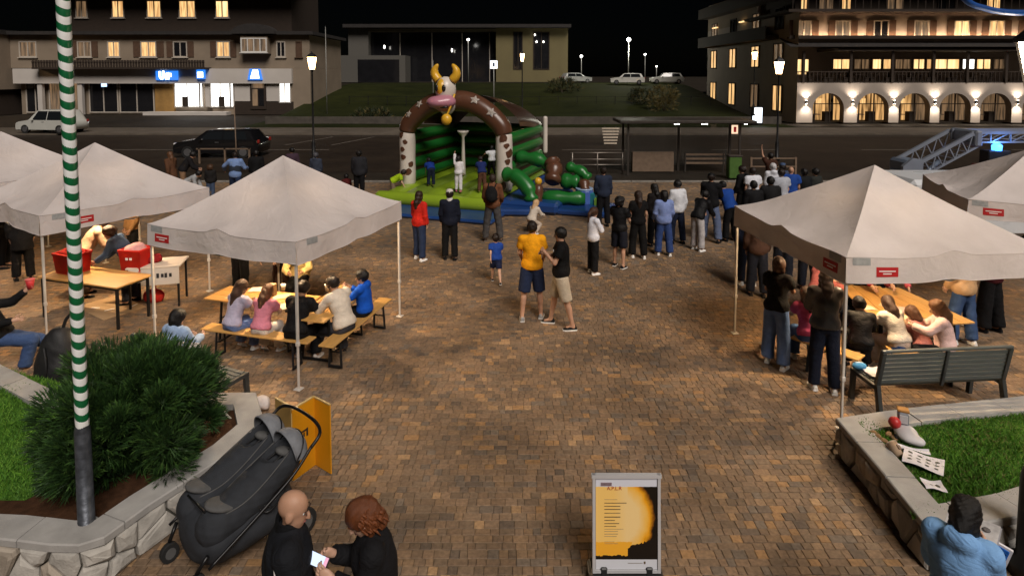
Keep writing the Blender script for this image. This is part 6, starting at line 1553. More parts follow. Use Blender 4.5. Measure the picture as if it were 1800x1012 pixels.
person('man in black tee shirt and black shorts in the queue', P(1088, 469), -35, 1.62, 'clasp', ('tee', (16, 16, 18), .014), ('shorts', (20, 22, 32)), BWS, ('curly', BLK), 'mid', .023, over=dict(legs=[(4, 4, 4), (-4, 5, 3)]))
person('woman in black with a tan bag strap in the queue', P(1121, 453), 6, 1.62, 'relaxed', ('tee', (15, 14, 15), .012), ('trousers', (13, 13, 14), .02), WS, ('long', (44, 30, 22)), 'mid', .024, female=True)
person('dark haired woman in dark clothes beside the light blue shirt', P(1150, 432), 30, 1.60, 'stand', ('shirt', (22, 18, 18), .012), ('trousers', BK, .012), DK, ('long', BLK), 'light', .028, female=True)
person('person in a loose light blue shirt and jeans', P(1166, 448), 0, 1.58, 'hips', ('shirt', (122, 140, 190), .026), ('trousers', (42, 62, 110), .022), WS, ('bob', BLK), 'tan', .023, over=dict(arms=[(4, 12, 30, 4), (6, 12, 40, 6)]))
person('person in a white shirt behind the light blue shirt', P(1190, 428), 20, 1.66, 'relaxed', ('shirt', (206, 208, 214), .018), ('trousers', NAVY, .012), DK, ('short', BLK), 'light', .026)
person('person in black top and white trousers leaning sideways', P(1225, 440), -50, 1.56, 'stoop', ('shirt', (16, 16, 18), .015), ('trousers', (176, 172, 172), .018), WS, ('short', BLK), 'mid', .026)
person('tall man in black jacket and black cap with grey blue trousers', P(1248, 424), -30, 1.84, 'clasp', ('jacket', (16, 16, 19), .022), ('trousers', (84, 96, 124), .02), DK, ('short', DBR, (16, 16, 18)), 'mid', .027)
person('broad person in a bright blue tee shirt bending over', P(1284, 424), 20, 1.64, 'stoop', ('tee', (24, 62, 136), .03), ('trousers', BK, .015), DK, ('short', BLK), 'mid', .028)
person('man in a dark blue jacket standing by the soft blocks', P(1060, 397), 0, 1.72, 'stand', ('jacket', (36, 44, 62), .016), ('trousers', (16, 16, 20), .014), DK, ('short', DBR), 'mid', .028)
# group by the shelter
G = 'onlookers crowded by the bus shelter'
for (lab, x, y, f_, h_, ps_, tp, bt, hr_, tn) in (
    ('onlooker in a white tee shirt by the wooden rail', 1322, 398, 10, 1.72, 'stand', ('tee', (206, 208, 216), .02), ('trousers', BK), ('short', DBR), 'light'),
    ('onlooker in a black jacket with a pale neck strap', 1304, 394, 40, 1.74, 'relaxed', ('jacket', BK, .015), ('trousers', BK), ('short', DBR), 'light'),
    ('onlooker in a dark sweater before the white tee shirt', 1323, 430, 0, 1.66, 'stand', ('shirt', (20, 20, 23), .018), ('trousers', BK), ('short', BLK), 'mid'),
    ('onlooker in a charcoal sweater before the grey tee shirt', 1352, 428, -10, 1.76, 'stand', ('shirt', (26, 26, 28), .02), ('trousers', NAVY), ('short', BLK), 'tan'),
    ('onlooker in a white hooded top facing the road', 1357, 386, 0, 1.72, 'stand', ('hoodie', (204, 206, 214), .012), ('trousers', BK), ('short', (190, 188, 190)), 'light'),
    ('onlooker in a pale grey tee shirt', 1372, 404, 10, 1.74, 'stand', ('tee', (164, 168, 178), .02), ('trousers', DJEAN), ('short', DBR), 'light'),
    ('onlooker in a blue tee shirt with a flushed bald head', 1388, 398, -20, 1.76, 'stand', ('tee', (30, 66, 140), .02), ('trousers', BK), ('bald', LBR), 'mid'),
    ('onlooker in a grey blue cap beside the blue tee shirt', 1374, 384, 0, 1.70, 'stand', ('shirt', (60, 70, 92), .012), ('trousers', BK), ('short', DBR, (66, 84, 116)), 'mid'),
    ('onlooker in dark clothes past the blue tee shirt', 1412, 394, 10, 1.64, 'stand', ('jacket', (22, 24, 26), .016), ('trousers', BK), ('short', BLK), 'dark'),
    ('onlooker in a grey green jacket behind the tent top', 1432, 392, 20, 1.62, 'stand', ('jacket', (40, 42, 40), .016), ('trousers', BK), ('short', BLK), 'tan'),
    ('onlooker with one arm raised beside the road', 1353, 352, 0, 1.66, 'raise', ('tee', (60, 36, 26), .01), ('trousers', BK), ('short', BLK), 'mid')):
    person(lab, P(x, y), f_, h_, ps_, tp, bt, DK if x != 1372 else WS, hr_, tn, .032, group=G)
# people behind the left tents
G = 'people behind the left tents'
for (lab, x, y, f_, h_, ps_, tp, bt, hr_, tn) in (
    ('person in dark clothes with a white bag behind the left tent top', 165, 352, 20, 1.7, 'relaxed', ('jacket', (22, 20, 20), .014), ('trousers', (120, 112, 106)), ('short', (130, 120, 110)), 'mid'),
    ('woman in a tan coat behind the left tents', 303, 345, 60, 1.66, 'walk', ('coat', (84, 56, 38), .01), ('trousers', (40, 32, 28)), ('long', LBR), 'mid'),
    ('person in dark top and tan trousers stooping', 322, 342, -60, 1.66, 'stoop', ('shirt', (24, 22, 24), .014), ('trousers', (128, 100, 76)), ('short', BLK), 'mid'),
    ('person in pale top bending low behind the left tent', 330, 356, -90, 1.3, 'bend', ('hoodie', (150, 152, 154), .012), ('trousers', BK), ('short', BLK), 'mid'),
    ('small child in dark clothes with curly hair', 371, 352, 10, 1.22, 'stand', ('shirt', (26, 24, 24), .012), ('trousers', (60, 74, 98)), ('curly', (70, 48, 32)), 'light'),
    ('person in black behind the man in the denim vest', 452, 348, 20, 1.72, 'stand', ('jacket', BK, .012), ('trousers', BK), ('short', BLK), 'dark'),
    ('person in a violet top beside a pale post', 515, 334, 30, 1.62, 'relaxed', ('shirt', (60, 44, 56), .012), ('trousers', BK), ('short', BLK), 'mid'),
    ('person in a grey hood behind the near tent', 556, 340, 0, 1.5, 'stand', ('hoodie', (50, 56, 70), .014), ('trousers', BK), ('short', (66, 66, 72)), 'mid'),
    ('broad person in a dark jacket left of the castle', 632, 352, 0, 1.76, 'stand', ('jacket', (34, 34, 38), .03), ('trousers', BK), ('short', BLK), 'mid'),
    ('seated child in dark red left of the castle', 610, 350, 20, 1.1, 'crouch', ('hoodie', (70, 20, 18), .012), ('trousers', BK), ('short', BLK), 'mid')):
    person(lab, P(x, y), f_, h_, ps_, tp, bt, DK, hr_, tn, .034, group=G, female='woman' in lab)
a = person('man in a denim vest over a light blue shirt', P(415, 356), 6, 1.78, 'spread', ('shirt', (110, 134, 178), .014), ('trousers', DJEAN, .01), DK, ('short', DBR), 'light', .03, over=dict(arms=[(20, 50, 30, 8), (24, 22, 60, 8)]))
V, Q = implicit([('e', a['P'] + a['u'] * .24, np.stack([a['r'], a['f'], a['u']]), V3(.2, .16, .36)), ('cut', a['P'] + a['u'] * .5, a['u'])], .03, .02, .006, 4); link('vest', mesh_from('vest', V, Q, cloth((44, 52, 64))), a['root'])
person('child in a lime top bending over the castle edge', P(690, 352), -80, 1.25, 'bend', ('tee', (150, 180, 24), .012), ('trousers', (116, 98, 84), .012), DK, ('short', DBR), 'light', .026)
# children in the castle
cz = PZ + .02; cw = lambda x, y: (castle.matrix_basis @ Vector((x, y, 0)))[:2]
person('child in blue bouncing head down in the castle', cw(-.75, -.35), 20, 1.1, 'bend', ('tee', (22, 52, 130), .02), ('trousers', NAVY, .01), None, ('short', BLK), 'mid', .026, z0=cz, group='children in the bouncy castle')
person('child in a white tee shirt deep inside the castle', cw(.55, 2.3), 10, 1.15, 'spread', ('tee', (210, 212, 216), .016), ('trousers', BK, .01), None, ('short', BLK), 'tan', .028, z0=cz, group='children in the bouncy castle')
person('child in white top and pink socks at the castle edge', cw(.55, -.9), -10, 1.15, 'raise', ('shirt', (216, 212, 214), .012), ('trousers', (210, 206, 210), .008), ((190, 110, 124), (190, 110, 124)), ('short', BLK), 'mid', .026, z0=cz, group='children in the bouncy castle')
person('child in navy beside the white castle pillar', cw(1.35, -.75), 15, 1.2, 'stoop', ('tee', (26, 40, 92), .016), ('trousers', (90, 60, 46), .01), None, ('short', DBR), 'mid', .026, z0=cz, group='children in the bouncy castle')
# far right
person('person in a pink top standing by the fire engine', P(1712, 405), 70, 1.72, 'relaxed', ('tee', (186, 128, 138), .012), ('trousers', (70, 86, 118), .01), DK, ('short', DBR), 'light', .03)
person('person in a cream top leaning by the fire engine', P(1736, 402), -60, 1.68, 'stoop', ('tee', (190, 176, 158), .012), ('trousers', BK, .01), DK, ('short', DBR), 'mid', .03)
# ---- under the near left tent
fa = math.degrees(FB[1])
def on_bench(bn, px, off=0.0):   # point on a bench axis closest to a pixel at seat height
    q = gp(px[0], px[1], BN_H); c_, yw_, L_ = bn; d = Vector((math.cos(yw_), math.sin(yw_))); s_ = (Vector(q[:2]) - Vector(c_)).dot(d); n_ = Vector((-d.y, d.x)); r_ = Vector(c_) + d * s_ + n_ * off
    return (r_.x, r_.y)
person('girl in a lavender top and blue skirt with a long ponytail', on_bench(FB, (408, 578)), fa - 8, 1.46, 'sit_table', ('tee', (172, 168, 190), .008), ('trousers', (92, 112, 156), .02), WS, ('long', (62, 44, 34)), 'light', .02, seat=BN_H, female=True, over=dict(head=(10, -20)))
person('girl in a pink top and cream trousers at the bench table', on_bench(FB, (458, 585)), fa + 6, 1.40, 'sit_table', ('tee', (206, 128, 146), .010), ('trousers', (206, 196, 186), .02), WS, ('long', (84, 54, 34)), 'light', .02, seat=BN_H, female=True)
person('man in black sitting with his back to the tent leg', on_bench(FB, (522, 590), .02), fa + 4, 1.62, 'sit_table', ('tee', (17, 17, 19), .016), ('trousers', BK, .015), ((190, 180, 172), (210, 205, 200)), ('short', (34, 24, 20)), 'tan', .02, seat=BN_H)
fb = math.degrees(RBn[1])
person('man in a white shirt leaning over the pine table', on_bench(RBn, (606, 580)), 58, 1.70, 'sit_table', ('shirt', (206, 194, 178), .018), ('trousers', (56, 56, 62), .02), ((30, 30, 34), (90, 90, 90)), ('short', DBR), 'tan', .02, seat=BN_H, over=dict(legs=[(80, 4, 60), (76, 16, 84)]))
person('boy in a bright blue jacket eating at the pine table', on_bench(RBn, (642, 552)), 78, 1.42, 'sit_up', ('hoodie', (18, 78, 178), .012), ('trousers', BK, .012), DK, ('short', BLK), 'mid', .02, seat=BN_H, over=dict(arms=[(50, 8, 98, 24), (40, 8, 96, 24)], head=(4, 6)))
person('person in a blue shirt standing behind the girls table', P(424, 520), -10, 1.66, 'stand', ('tee', (20, 74, 170), .014), ('trousers', BK, .012), DK, ('short', DBR), 'mid', .024)
person('person in a cream jacket sitting across the pine table', gp(528, 505, .3)[:2], 190, 1.6, 'sit_table', ('shirt', (222, 196, 132), .02), ('trousers', BK, .012), DK, ('short', DBR), 'mid', .024, seat=BN_H)
person('person with pale sleeves behind the pine tables', gp(497, 492, .3)[:2], 175, 1.6, 'stoop', ('shirt', (190, 160, 140), .014), ('trousers', (60, 40, 34), .012), DK, ('short', DBR), 'mid', .026)
bq = Vector((-4.38, 8.0, 0)) + Matrix.Rotation(R(-24), 3, 'Z') @ Vector((-.35, -.02, 0))
person('child in a light blue jacket sitting on the dark bench', (bq.x, bq.y), -20, 1.45, 'sit_up', ('hoodie', (150, 172, 204), .02), ('trousers', NAVY, .01), DK, ('bob', BLK), 'light', .022, seat=.45)
# ---- under the middle left tent
person('person in beige bending over the red crate', P(150, 520), -50, 1.66, 'stoop', ('shirt', (196, 168, 142), .012), ('trousers', (64, 48, 38), .012), DK, ('short', DBR), 'light', .024)
person('person in a denim jacket with curly hair reaching into a crate', P(232, 532), 100, 1.62, 'stoop', ('jacket', (58, 78, 110), .016), ('trousers', (40, 46, 60), .012), DK, ('curly', (54, 36, 24)), 'light', .023)
person('person in a tan top behind the stall table', P(236, 468), 150, 1.68, 'relaxed', ('shirt', (148, 112, 72), .012), ('trousers', BK, .012), DK, ('short', LBR), 'mid', .028)
person('person in black standing in the far left tent', P(42, 492), 40, 1.72, 'stand', ('coat', (15, 15, 17), .02), ('trousers', BK, .012), DK, ('short', BLK), 'mid', .026)
person('person in dark clothes holding a lit paper in the far left tent', P(8, 470), -60, 1.66, 'phone', ('jacket', (20, 20, 22), .014), ('trousers', BK, .012), DK, ('short', BLK), 'mid', .028)
ps_ = gp(4, 596, .44); a = person('man in blue jeans lounging on the planter edge with a red cup', (ps_.x, ps_.y), -70, 1.74, 'recline', ('jacket', (18, 18, 20), .016), ('trousers', (58, 78, 116), .018), ((44, 40, 38), (80, 76, 70)), ('short', DBR), 'light', .02, seat=.42, over=dict(legs=[(70, 6, 62), (84, 6, 74)], arms=[(62, 10, 40, 8), (20, 14, 50, 10)]))
hnd = wpt(a, a['hands'][0]); t = thing('red_cup', 'red paper cup held by the lounging man in jeans', 'cup', (hnd.x, hnd.y, hnd.z - .03)); MB().lathe([(.04, 0), (.062, .15)], n=14).build('cup_body', mat('cup_red', srgb(196, 52, 56), .5, .1, 8, 0), t); MB().lathe([(.066, .146), (.066, .156)], n=14).build('rim', mat('cup_rim_red', srgb(206, 90, 92)), t)
# ---- under the right tent
person('girl in a black top and light jeans standing at the craft table', P(1362, 642), -38, 1.66, 'relaxed', ('tee', (17, 16, 17), .006), ('trousers', (98, 126, 178), .024), WS, ('bun', (60, 38, 26)), 'mid', .02, female=True, over=dict(arms=[(30, 8, 60, 10), (40, 8, 60, 20)], lean=8))
br1 = (tuple(((b1a + b1b) / 2)[:2]), math.atan2(b1b.y - b1a.y, b1b.x - b1a.x), 1); br2 = (tuple(((b2a + b2b) / 2)[:2]), math.atan2(b2b.y - b2a.y, b2b.x - b2a.x), 1)
person('girl in a bright pink top and blue jeans on the pine bench', on_bench(br1, (1418, 600)), math.degrees(br1[1]) + 38, 1.52, 'sit_table', ('tee', (196, 82, 122), .008), ('trousers', (64, 92, 138), .018), WS, ('long', (46, 30, 22)), 'light', .02, seat=BN_H, female=True)
person('woman in a black leather jacket with long dark hair', P(1447, 686), -14, 1.70, 'phone', ('leather', BK, .022), ('trousers', (20, 25, 40), .012), WS, ('long', (40, 26, 20)), 'light', .018, female=True, over=dict(head=(18, -14)))
person('child in black behind the tent leg at the craft table', on_bench(br1, (1500, 622), .3), -20, 1.40, 'sit_table', ('shirt', (20, 20, 22), .016), ('trousers', BK, .012), DK, ('short', BLK), 'light', .022, seat=BN_H)
person('girl in a white tee shirt with long brown hair leaning over the table', gp(1582, 606, .5)[:2], 12, 1.40, 'sit_table', ('tee', (198, 190, 180), .02), ('trousers', (196, 180, 168), .014), WS, ('long', (50, 33, 25)), 'light', .02, seat=BN_H, female=True, over=dict(lean=28, head=(22, -24)))
person('small child with brown hair beside the girl in the white tee shirt', gp(1622, 618, .4)[:2], 16, 1.16, 'sit_table', ('tee', (170, 110, 106), .012), ('trousers', (58, 72, 92), .012), DK, ('bob', (74, 48, 32)), 'light', .02, seat=.42)
person('girl in a pale pink sweater with long hair at the bench end', on_bench(br2, (1660, 617)), 62, 1.46, 'sit_table', ('shirt', (224, 192, 188), .014), ('trousers', (18, 18, 20), .016), WS, ('long', (98, 66, 42)), 'light', .02, seat=BN_H, female=True, over=dict(lean=10, head=(14, 0)))
person('woman in a beige top with a white cloth standing behind the bench', P(1690, 604), 20, 1.70, 'relaxed', ('shirt', (184, 150, 112), .026), ('trousers', (52, 74, 112), .018), WS, ('long', (70, 46, 32)), 'light', .023, female=True)
person('person in maroon and wide black trousers beside the right tent', P(1738, 582), 24, 1.74, 'stand', ('shirt', (66, 20, 28), .024), ('trousers', (15, 15, 17), .035), DK, ('short', DBR), 'mid', .024)
person('adult in dark red and black bending over the craft table', gp(1510, 552, .2)[:2], 186, 1.66, 'stoop', ('shirt', (132, 34, 46), .014), ('trousers', BK, .012), DK, ('short', DBR), 'light', .022)
person('child in pink reaching across the craft table', gp(1556, 545, .2)[:2], 172, 1.42, 'stoop', ('shirt', (168, 76, 84), .012), ('trousers', BK, .012), DK, ('short', (92, 58, 36)), 'light', .022)
person('child in a rose top sitting at the far side of the bench', gp(1432, 545, .2)[:2], -70, 1.34, 'sit_table', ('tee', (190, 112, 116), .012), ('trousers', DJEAN, .012), WS, ('bob', (96, 64, 42)), 'light', .022, seat=BN_H, female=True)
person('child in a blue cap between the girls at the craft table', gp(1455, 570, .2)[:2], -60, 1.3, 'sit_table', ('tee', (150, 84, 80), .012), ('trousers', DJEAN, .012), WS, ('short', DBR, (40, 62, 100)), 'light', .022, seat=BN_H)
G = 'people in the shade behind the right tent'
for (lab, x, y, f_, tp) in (('shaded person in a brown jacket behind the right tent', 1330, 520, -10, (60, 42, 34)), ('shaded person in dark blue behind the right tent', 1312, 500, 10, (30, 36, 54)), ('shaded person in black behind the right tent', 1375, 505, -30, (18, 18, 20)), ('shaded person in grey behind the craft table', 1420, 510, -20, (46, 44, 46))):
    person(lab, P(x, y), f_, 1.7, 'stand', ('jacket', tp, .014), ('trousers', (22, 26, 38), .012), WS if x == 1312 else DK, ('short', BLK), 'tan', .03, group=G)
# ================================================================ foreground people
def by_head(x, ytop, h):   # where someone of height h must stand for the top of the head to meet this pixel
    return tuple(gp(x, ytop, h)[:2])
a = person('bald man in a black jacket with white piping', by_head(500, 866, 1.78), -72, 1.78, 'stand', ('jacket', (24, 26, 31), .022), ('trousers', (20, 22, 28), .012), DK, ('bald', (60, 44, 36)), 'mid', .010, over=dict(head=(14, -14), bulk=.04, arms=[(6, 8, 18, 6), (8, 8, 30, 10)]))
b_ = MB(); 
for sd in (-1, 1):
    s_, e, w_, d2 = a['arms'][sd > 0]; pts = [s_ + (e - s_) * q - a['f'] * .078 * a['S'] + a['r'] * sd * .02 for q in (.1, .35, .6, .9)]
    b_ = MB().tube(smooth_curve([Vector(q) for q in pts], 4), .006, 6); b_.build('piping', M_WHT, a['root'])
V, Q = implicit([('f', a['neck'] - V3(0, 0, .03), a['neck'] + a['u'] * .085, .092, .07), ('sub', ('c', a['neck'], a['neck'] + a['u'] * .2, .058, .058))], .009, .012, .002, 2); link('collar', mesh_from('collar', V, Q, cloth((16, 17, 20))), a['root'])
a = person('woman with wavy auburn hair in a black jacket holding a phone', by_head(664, 873, 1.66), 104, 1.66, 'phone', ('jacket', (22, 22, 25), .016), ('trousers', (22, 24, 30), .012), DK, ('bob', (98, 54, 28)), 'light', .010, female=True, over=dict(arms=[(20, 5, 108, 16), (24, 5, 108, 24)], head=(30, 8), curl=34))
# wavy locks
hd = a['hd']; b_ = MB(); rl_ = random.Random(5)
for i in range(110):
    an = rl_.uniform(R(-20), R(200)); el = rl_.uniform(-.2, 1.2); rr = .095
    p0 = (rr * math.cos(an) * math.cos(el) * .9, -rr * math.sin(an) * math.cos(el) * 1.08 - .01, .03 + rr * math.sin(el)); pts = []
    for k in range(7): 
        q = k / 6; wv = .012 * math.sin(q * 9 + i); pts.append(Vector(hd(p0[0] * (1 + .12 * q) + wv, p0[1] * (1 + .12 * q) - .01 * q + wv * .6, p0[2] - q * rl_.uniform(.11, .15))))
    b_.tube(pts, [.006, .009, .010, .010, .009, .007, .003], 5)
b_.build('hair_locks', hairm((112, 62, 32)), a['root'])
h0, h1 = Vector(a['hands'][0]), Vector(a['hands'][1]); mid = (h0 + h1) / 2; pw = a['root'].matrix_basis @ (mid + Vector((0, .03, .015)))
ph = thing('smartphone', 'smartphone with a glowing screen in the hands of the auburn woman', 'phone', pw, R(104)); ph.rotation_euler = (R(30), R(-22), R(80))
MB().box((0, 0, 0), (.082, .165, .009), bev=.003).build('phone_case', M_PLAS, ph); 
sc_ = glow('phone_screen', (.55, .66, .85), .9); MB().box((0, .012, .0055), (.072, .125, .001)).build('screen', sc_, ph); MB().box((0, -.062, .0055), (.072, .022, .001)).build('screen_banner', glow('phone_pink', (.7, .32, .45), .8), ph); MB().box((-.02, .045, .0064), (.022, .006, .0006)).build('screen_text', M_PLAS, ph)
# reader in the blue hood, standing close by the right planter
cp = by_head(1690, 903, 1.58)
a = person('black haired person in a light blue hooded jacket reading', cp, -48, 1.62, 'phone', ('hoodie', (122, 166, 216), .026), ('trousers', (40, 44, 58), .012), DK, ('bob', (14, 12, 12)), 'light', .010, female=True, over=dict(lean=8, arms=[(26, 6, 92, 18), (30, 6, 94, 24)], head=(36, 0), curl=36))
mid = (Vector(a['hands'][0]) + Vector(a['hands'][1])) / 2; pw = a['root'].matrix_basis @ (mid + Vector((0, .03, .0)))
t = thing('picture_book', 'open pale picture book in the hands of the reader in blue', 'book', pw, R(-48)); t.rotation_euler = (R(24), 0, R(-48)); b_ = MB(); b_.grid(lambda u, v: ((u - .5) * .30, (v - .5) * .22, .02 * abs(math.sin((u - .5) * 2.8)) + .004), 10, 4); b_.build('pages', mat('page_grey', (.46, .45, .45), .8, .3, 22, .05), t); MB().box((0, 0, 0), (.31, .23, .004)).build('cover', mat('cover_grey', (.3, .3, .33)), t)
for (u, v) in ((-.09, .05), (-.06, -.04), (.08, .04), (.1, -.05)): MB().ball((u, v, .022), (.025, .02, .002), 8, 4).build('page_picture', mat('page_print', (.12, .11, .11)), t)
pb_ = a['root'].matrix_basis @ (Vector(a['hands'][1]) + Vector((.02, .05, -.16))); t = thing('blue_folder', 'bright blue folder held below the picture book', 'folder', pb_, R(-40)); MB().box((0, 0, 0), (.2, .03, .26), bev=.01, rot=Matrix.Rotation(.25, 3, 'Y')).build('folder_cover', cloth((34, 100, 190)), t); MB().box((.02, 0, .0), (.18, .02, .27), rot=Matrix.Rotation(.25, 3, 'Y')).build('folder_sheets', mat('paper_white', (.72, .7, .74)), t)
# ================================================================ foreground props
# ---- poster stand
pp = gp(1101, 1008, .1); ps = thing('poster_stand', 'silver framed yellow poster on a black base standing on the square', 'poster stand', (pp.x, pp.y, 0))
M_ALU = mat('aluminium', (.60, .60, .62), .35, .05, 8, .03, metal=.25); PW_, PH_ = .6, .86
rotp = Matrix.Rotation(R(-4), 3, 'X'); tilt = lambda x, y, z: tuple(rotp @ Vector((x, y, z)) + Vector((0, 0, .12)))
def pbox(x0, x1, z0, z1, y0, y1, nm, m, parent): 
    b_ = MB(); P = [tilt(x, y, z) for x in (x0, x1) for y in (y0, y1) for z in (z0, z1)]; b_.add(P, [(0, 1, 3, 2), (4, 6, 7, 5), (0, 4, 5, 1), (2, 3, 7, 6), (0, 2, 6, 4), (1, 5, 7, 3)]); return b_.build(nm, m, parent)
hw = PW_ / 2
pbox(-hw + .026, hw - .026, .026, PH_ - .026, -.004, .012, 'back_board', M_PLAS, ps)
for (a, b, c, d, e) in ((-hw, -hw + .026, 0, PH_, -.02), (hw - .026, hw, 0, PH_, -.02), (-hw + .0265, hw - .0265, 0, .026, -.019), (-hw - .008, hw + .008, PH_ - .03, PH_, -.024)): pbox(a, b, c, d, e, .014, 'frame_rail', M_ALU, ps)
# printed sheet: flat print from a material in the sheet's own coordinates
m = mat('poster_print', (.7, .7, .7), .35, 0, 1, 0, spec=.5); nt = m.node_tree; L = nt.links.new; b = nt.nodes['Principled BSDF']
uv = nt.nodes.new('ShaderNodeUVMap'); sx_ = nt.nodes.new('ShaderNodeSeparateXYZ'); L(uv.outputs[0], sx_.inputs[0])
def mth(op, a, b_, c=None):
    n = nt.nodes.new('ShaderNodeMath'); n.operation = op
    for i, v in enumerate((a, b_, c)):
        if v is None: continue
        if isinstance(v, (int, float)): n.inputs[i].default_value = v
        else: L(v, n.inputs[i])
    return n.outputs[0]
U, V_ = sx_.outputs[0], sx_.outputs[1]
nz = nt.nodes.new('ShaderNodeTexNoise'); nz.inputs['Scale'].default_value = 9; nz.inputs['Detail'].default_value = 6; L(uv.outputs[0], nz.inputs['Vector']); N_ = mth('SUBTRACT', nz.outputs[0], .5)
dist = mth('SQRT', mth('ADD', mth('POWER', mth('SUBTRACT', U, .40), 2), mth('POWER', mth('MULTIPLY', mth('SUBTRACT', V_, .50), 1.05), 2)), None)
dist = mth('ADD', dist, mth('MULTIPLY', N_, .10))
rp = nt.nodes.new('ShaderNodeValToRGB'); L(dist, rp.inputs[0]); els = rp.color_ramp.elements
els[0].position = .30; els[0].color = (*srgb(246, 212, 146), 1); els[1].position = .43; els[1].color = (*srgb(248, 192, 84), 1)
for pos_, c_ in ((.48, srgb(244, 168, 30)), (.545, srgb(120, 70, 8)), (.565, srgb(16, 10, 4))): e = els.new(pos_); e.color = (*c_, 1)
rp2 = nt.nodes.new('ShaderNodeValToRGB'); L(mth('ADD', U, mth('MULTIPLY', N_, .06)), rp2.inputs[0]); e2 = rp2.color_ramp.elements; e2[0].position = .30; e2[0].color = (*srgb(248, 204, 116), 1); e2[1].position = .5; e2[1].color = (*srgb(246, 212, 146), 1)
def mix(fac, a, b_): 
    n = nt.nodes.new('ShaderNodeMix'); n.data_type = 'RGBA'; L(fac, n.inputs['Factor'])
    for s_, v in ((6, a), (7, b_)):
        if isinstance(v, tuple): n.inputs[s_].default_value = (*v, 1)
        else: L(v, n.inputs[s_])
    return n.outputs[2]
right = mth('GREATER_THAN', U, .52)
colr = mix(right, rp2.outputs[0], rp.outputs[0])
low = mth('LESS_THAN', V_, mth('ADD', .215, mth('MULTIPLY', N_, .05))); colr = mix(mth('MULTIPLY', low, mth('LESS_THAN', mth('ADD', U, mth('MULTIPLY', N_, .5)), .62)), colr, srgb(246, 178, 52))
# skyline silhouette at the foot
hill = mth('ADD', mth('ADD', .05, mth('MULTIPLY', mth('GREATER_THAN', U, .52), mth('ADD', .10, mth('MULTIPLY', mth('SUBTRACT', U, .52), .25)))), mth('MULTIPLY', N_, .12)); colr = mix(mth('LESS_THAN', V_, hill), colr, srgb(22, 17, 12))
top_w = mth('GREATER_THAN', V_, mth('ADD', .895, mth('MULTIPLY', N_, .02))); colr = mix(top_w, colr, (.68, .70, .78)); bot_w = mth('LESS_THAN', V_, .045); 
L(colr, b.inputs['Base Color'])
bx0, bx1, bz0, bz1 = -hw + .03, hw - .03, .03, PH_ - .035
b_ = MB(); b_.add([tilt(bx0, -.008, bz0 + .085), tilt(bx1, -.008, bz0 + .085), tilt(bx1, -.008, bz1), tilt(bx0, -.008, bz1)], [(0, 1, 2, 3)]); so_ = b_.build('printed_sheet', m, ps)
uvl = so_.data.uv_layers.new(name='UVMap'); 
for i, q in enumerate(((0, 0), (1, 0), (1, 1), (0, 1))): uvl.data[i].uv = q
M_SHEETW = mat('poster_white', (.66, .68, .74), .35, .04, 5, 0); M_INK = mat('ink_brown', (.13, .09, .05), .5, .2, 30, 0); M_INKR = mat('ink_red', srgb(170, 28, 34), .5, .1, 30, 0); M_INKL = mat('ink_light', (.36, .28, .17), .5, .2, 30, 0)
pbox(bx0, bx1, bz0, bz0 + .084, -.009, -.006, 'white_strip', M_SHEETW, so_)
SW, SH = bx1 - bx0, bz1 - bz0
def ink(u0, u1, v0, v1, m_, nm='printed_line'): pbox(bx0 + SW * u0, bx0 + SW * u1, bz0 + SH * v0, bz0 + SH * v1, -.0105, -.0095, nm, m_, so_)
ink(.08, .26, .915, .955, mat('stamp_mauve', (.36, .26, .30), .5, .2, 20, 0), 'stamp'); ink(.09, .25, .92, .95, mat('stamp_pale', (.5, .42, .46), .5, .2, 20, 0), 'stamp_inner')
def pfont(txt, u, v, size, m_, nm):
    fc = bpy.data.curves.new(nm, 'FONT'); fc.body = txt; fc.size = size; fc.extrude = .0004; fc.materials.append(m_); tmp = bpy.data.objects.new(nm, fc); col.objects.link(tmp); bpy.context.view_layer.update(); me = bpy.data.meshes.new_from_object(tmp); bpy.data.objects.remove(tmp); o = bpy.data.objects.new(nm, me); col.objects.link(o); o.parent = so_
    o.matrix_basis = Matrix.Translation(tilt(bx0 + SW * u, -.0105, bz0 + SH * v)) @ Matrix.Rotation(R(-4), 4, 'X') @ Matrix.Rotation(R(90), 4, 'X')
pfont('A.P.L.R', .18, .872, .045, M_INKR, 'red_heading')
for i, (u1, v, thk, m_) in enumerate(((.35, .765, .004, M_INKL), (.50, .725, .007, M_INK), (.40, .69, .007, M_INK), (.40, .655, .008, M_INK), (.40, .615, .006, M_INK), (.40, .57, .009, M_INK), (.31, .535, .007, M_INK), (.38, .50, .007, M_INK), (.33, .47, .006, M_INK), (.45, .44, .004, M_INKL), (.36, .415, .005, M_INKL), (.36, .385, .006, M_INKL), (.34, .36, .005, M_INKL), (.3, .30, .004, M_INKL), (.36, .28, .004, M_INKL))):
    ink(.14, u1, v, v + thk, m_)
ink(.52, .76, .02 + .045, .05 + .02, M_INK); ink(.78, .81, .058, .085, M_INK)
MB().box((0, .02, .06), (.66, .34, .10), bev=.03).build('base', M_PLAS, ps)
for s in (-1, 1): MB().box((s * .2, .0, .13), (.06, .05, .08), bev=.01).build('clamp', M_PLAS, ps)
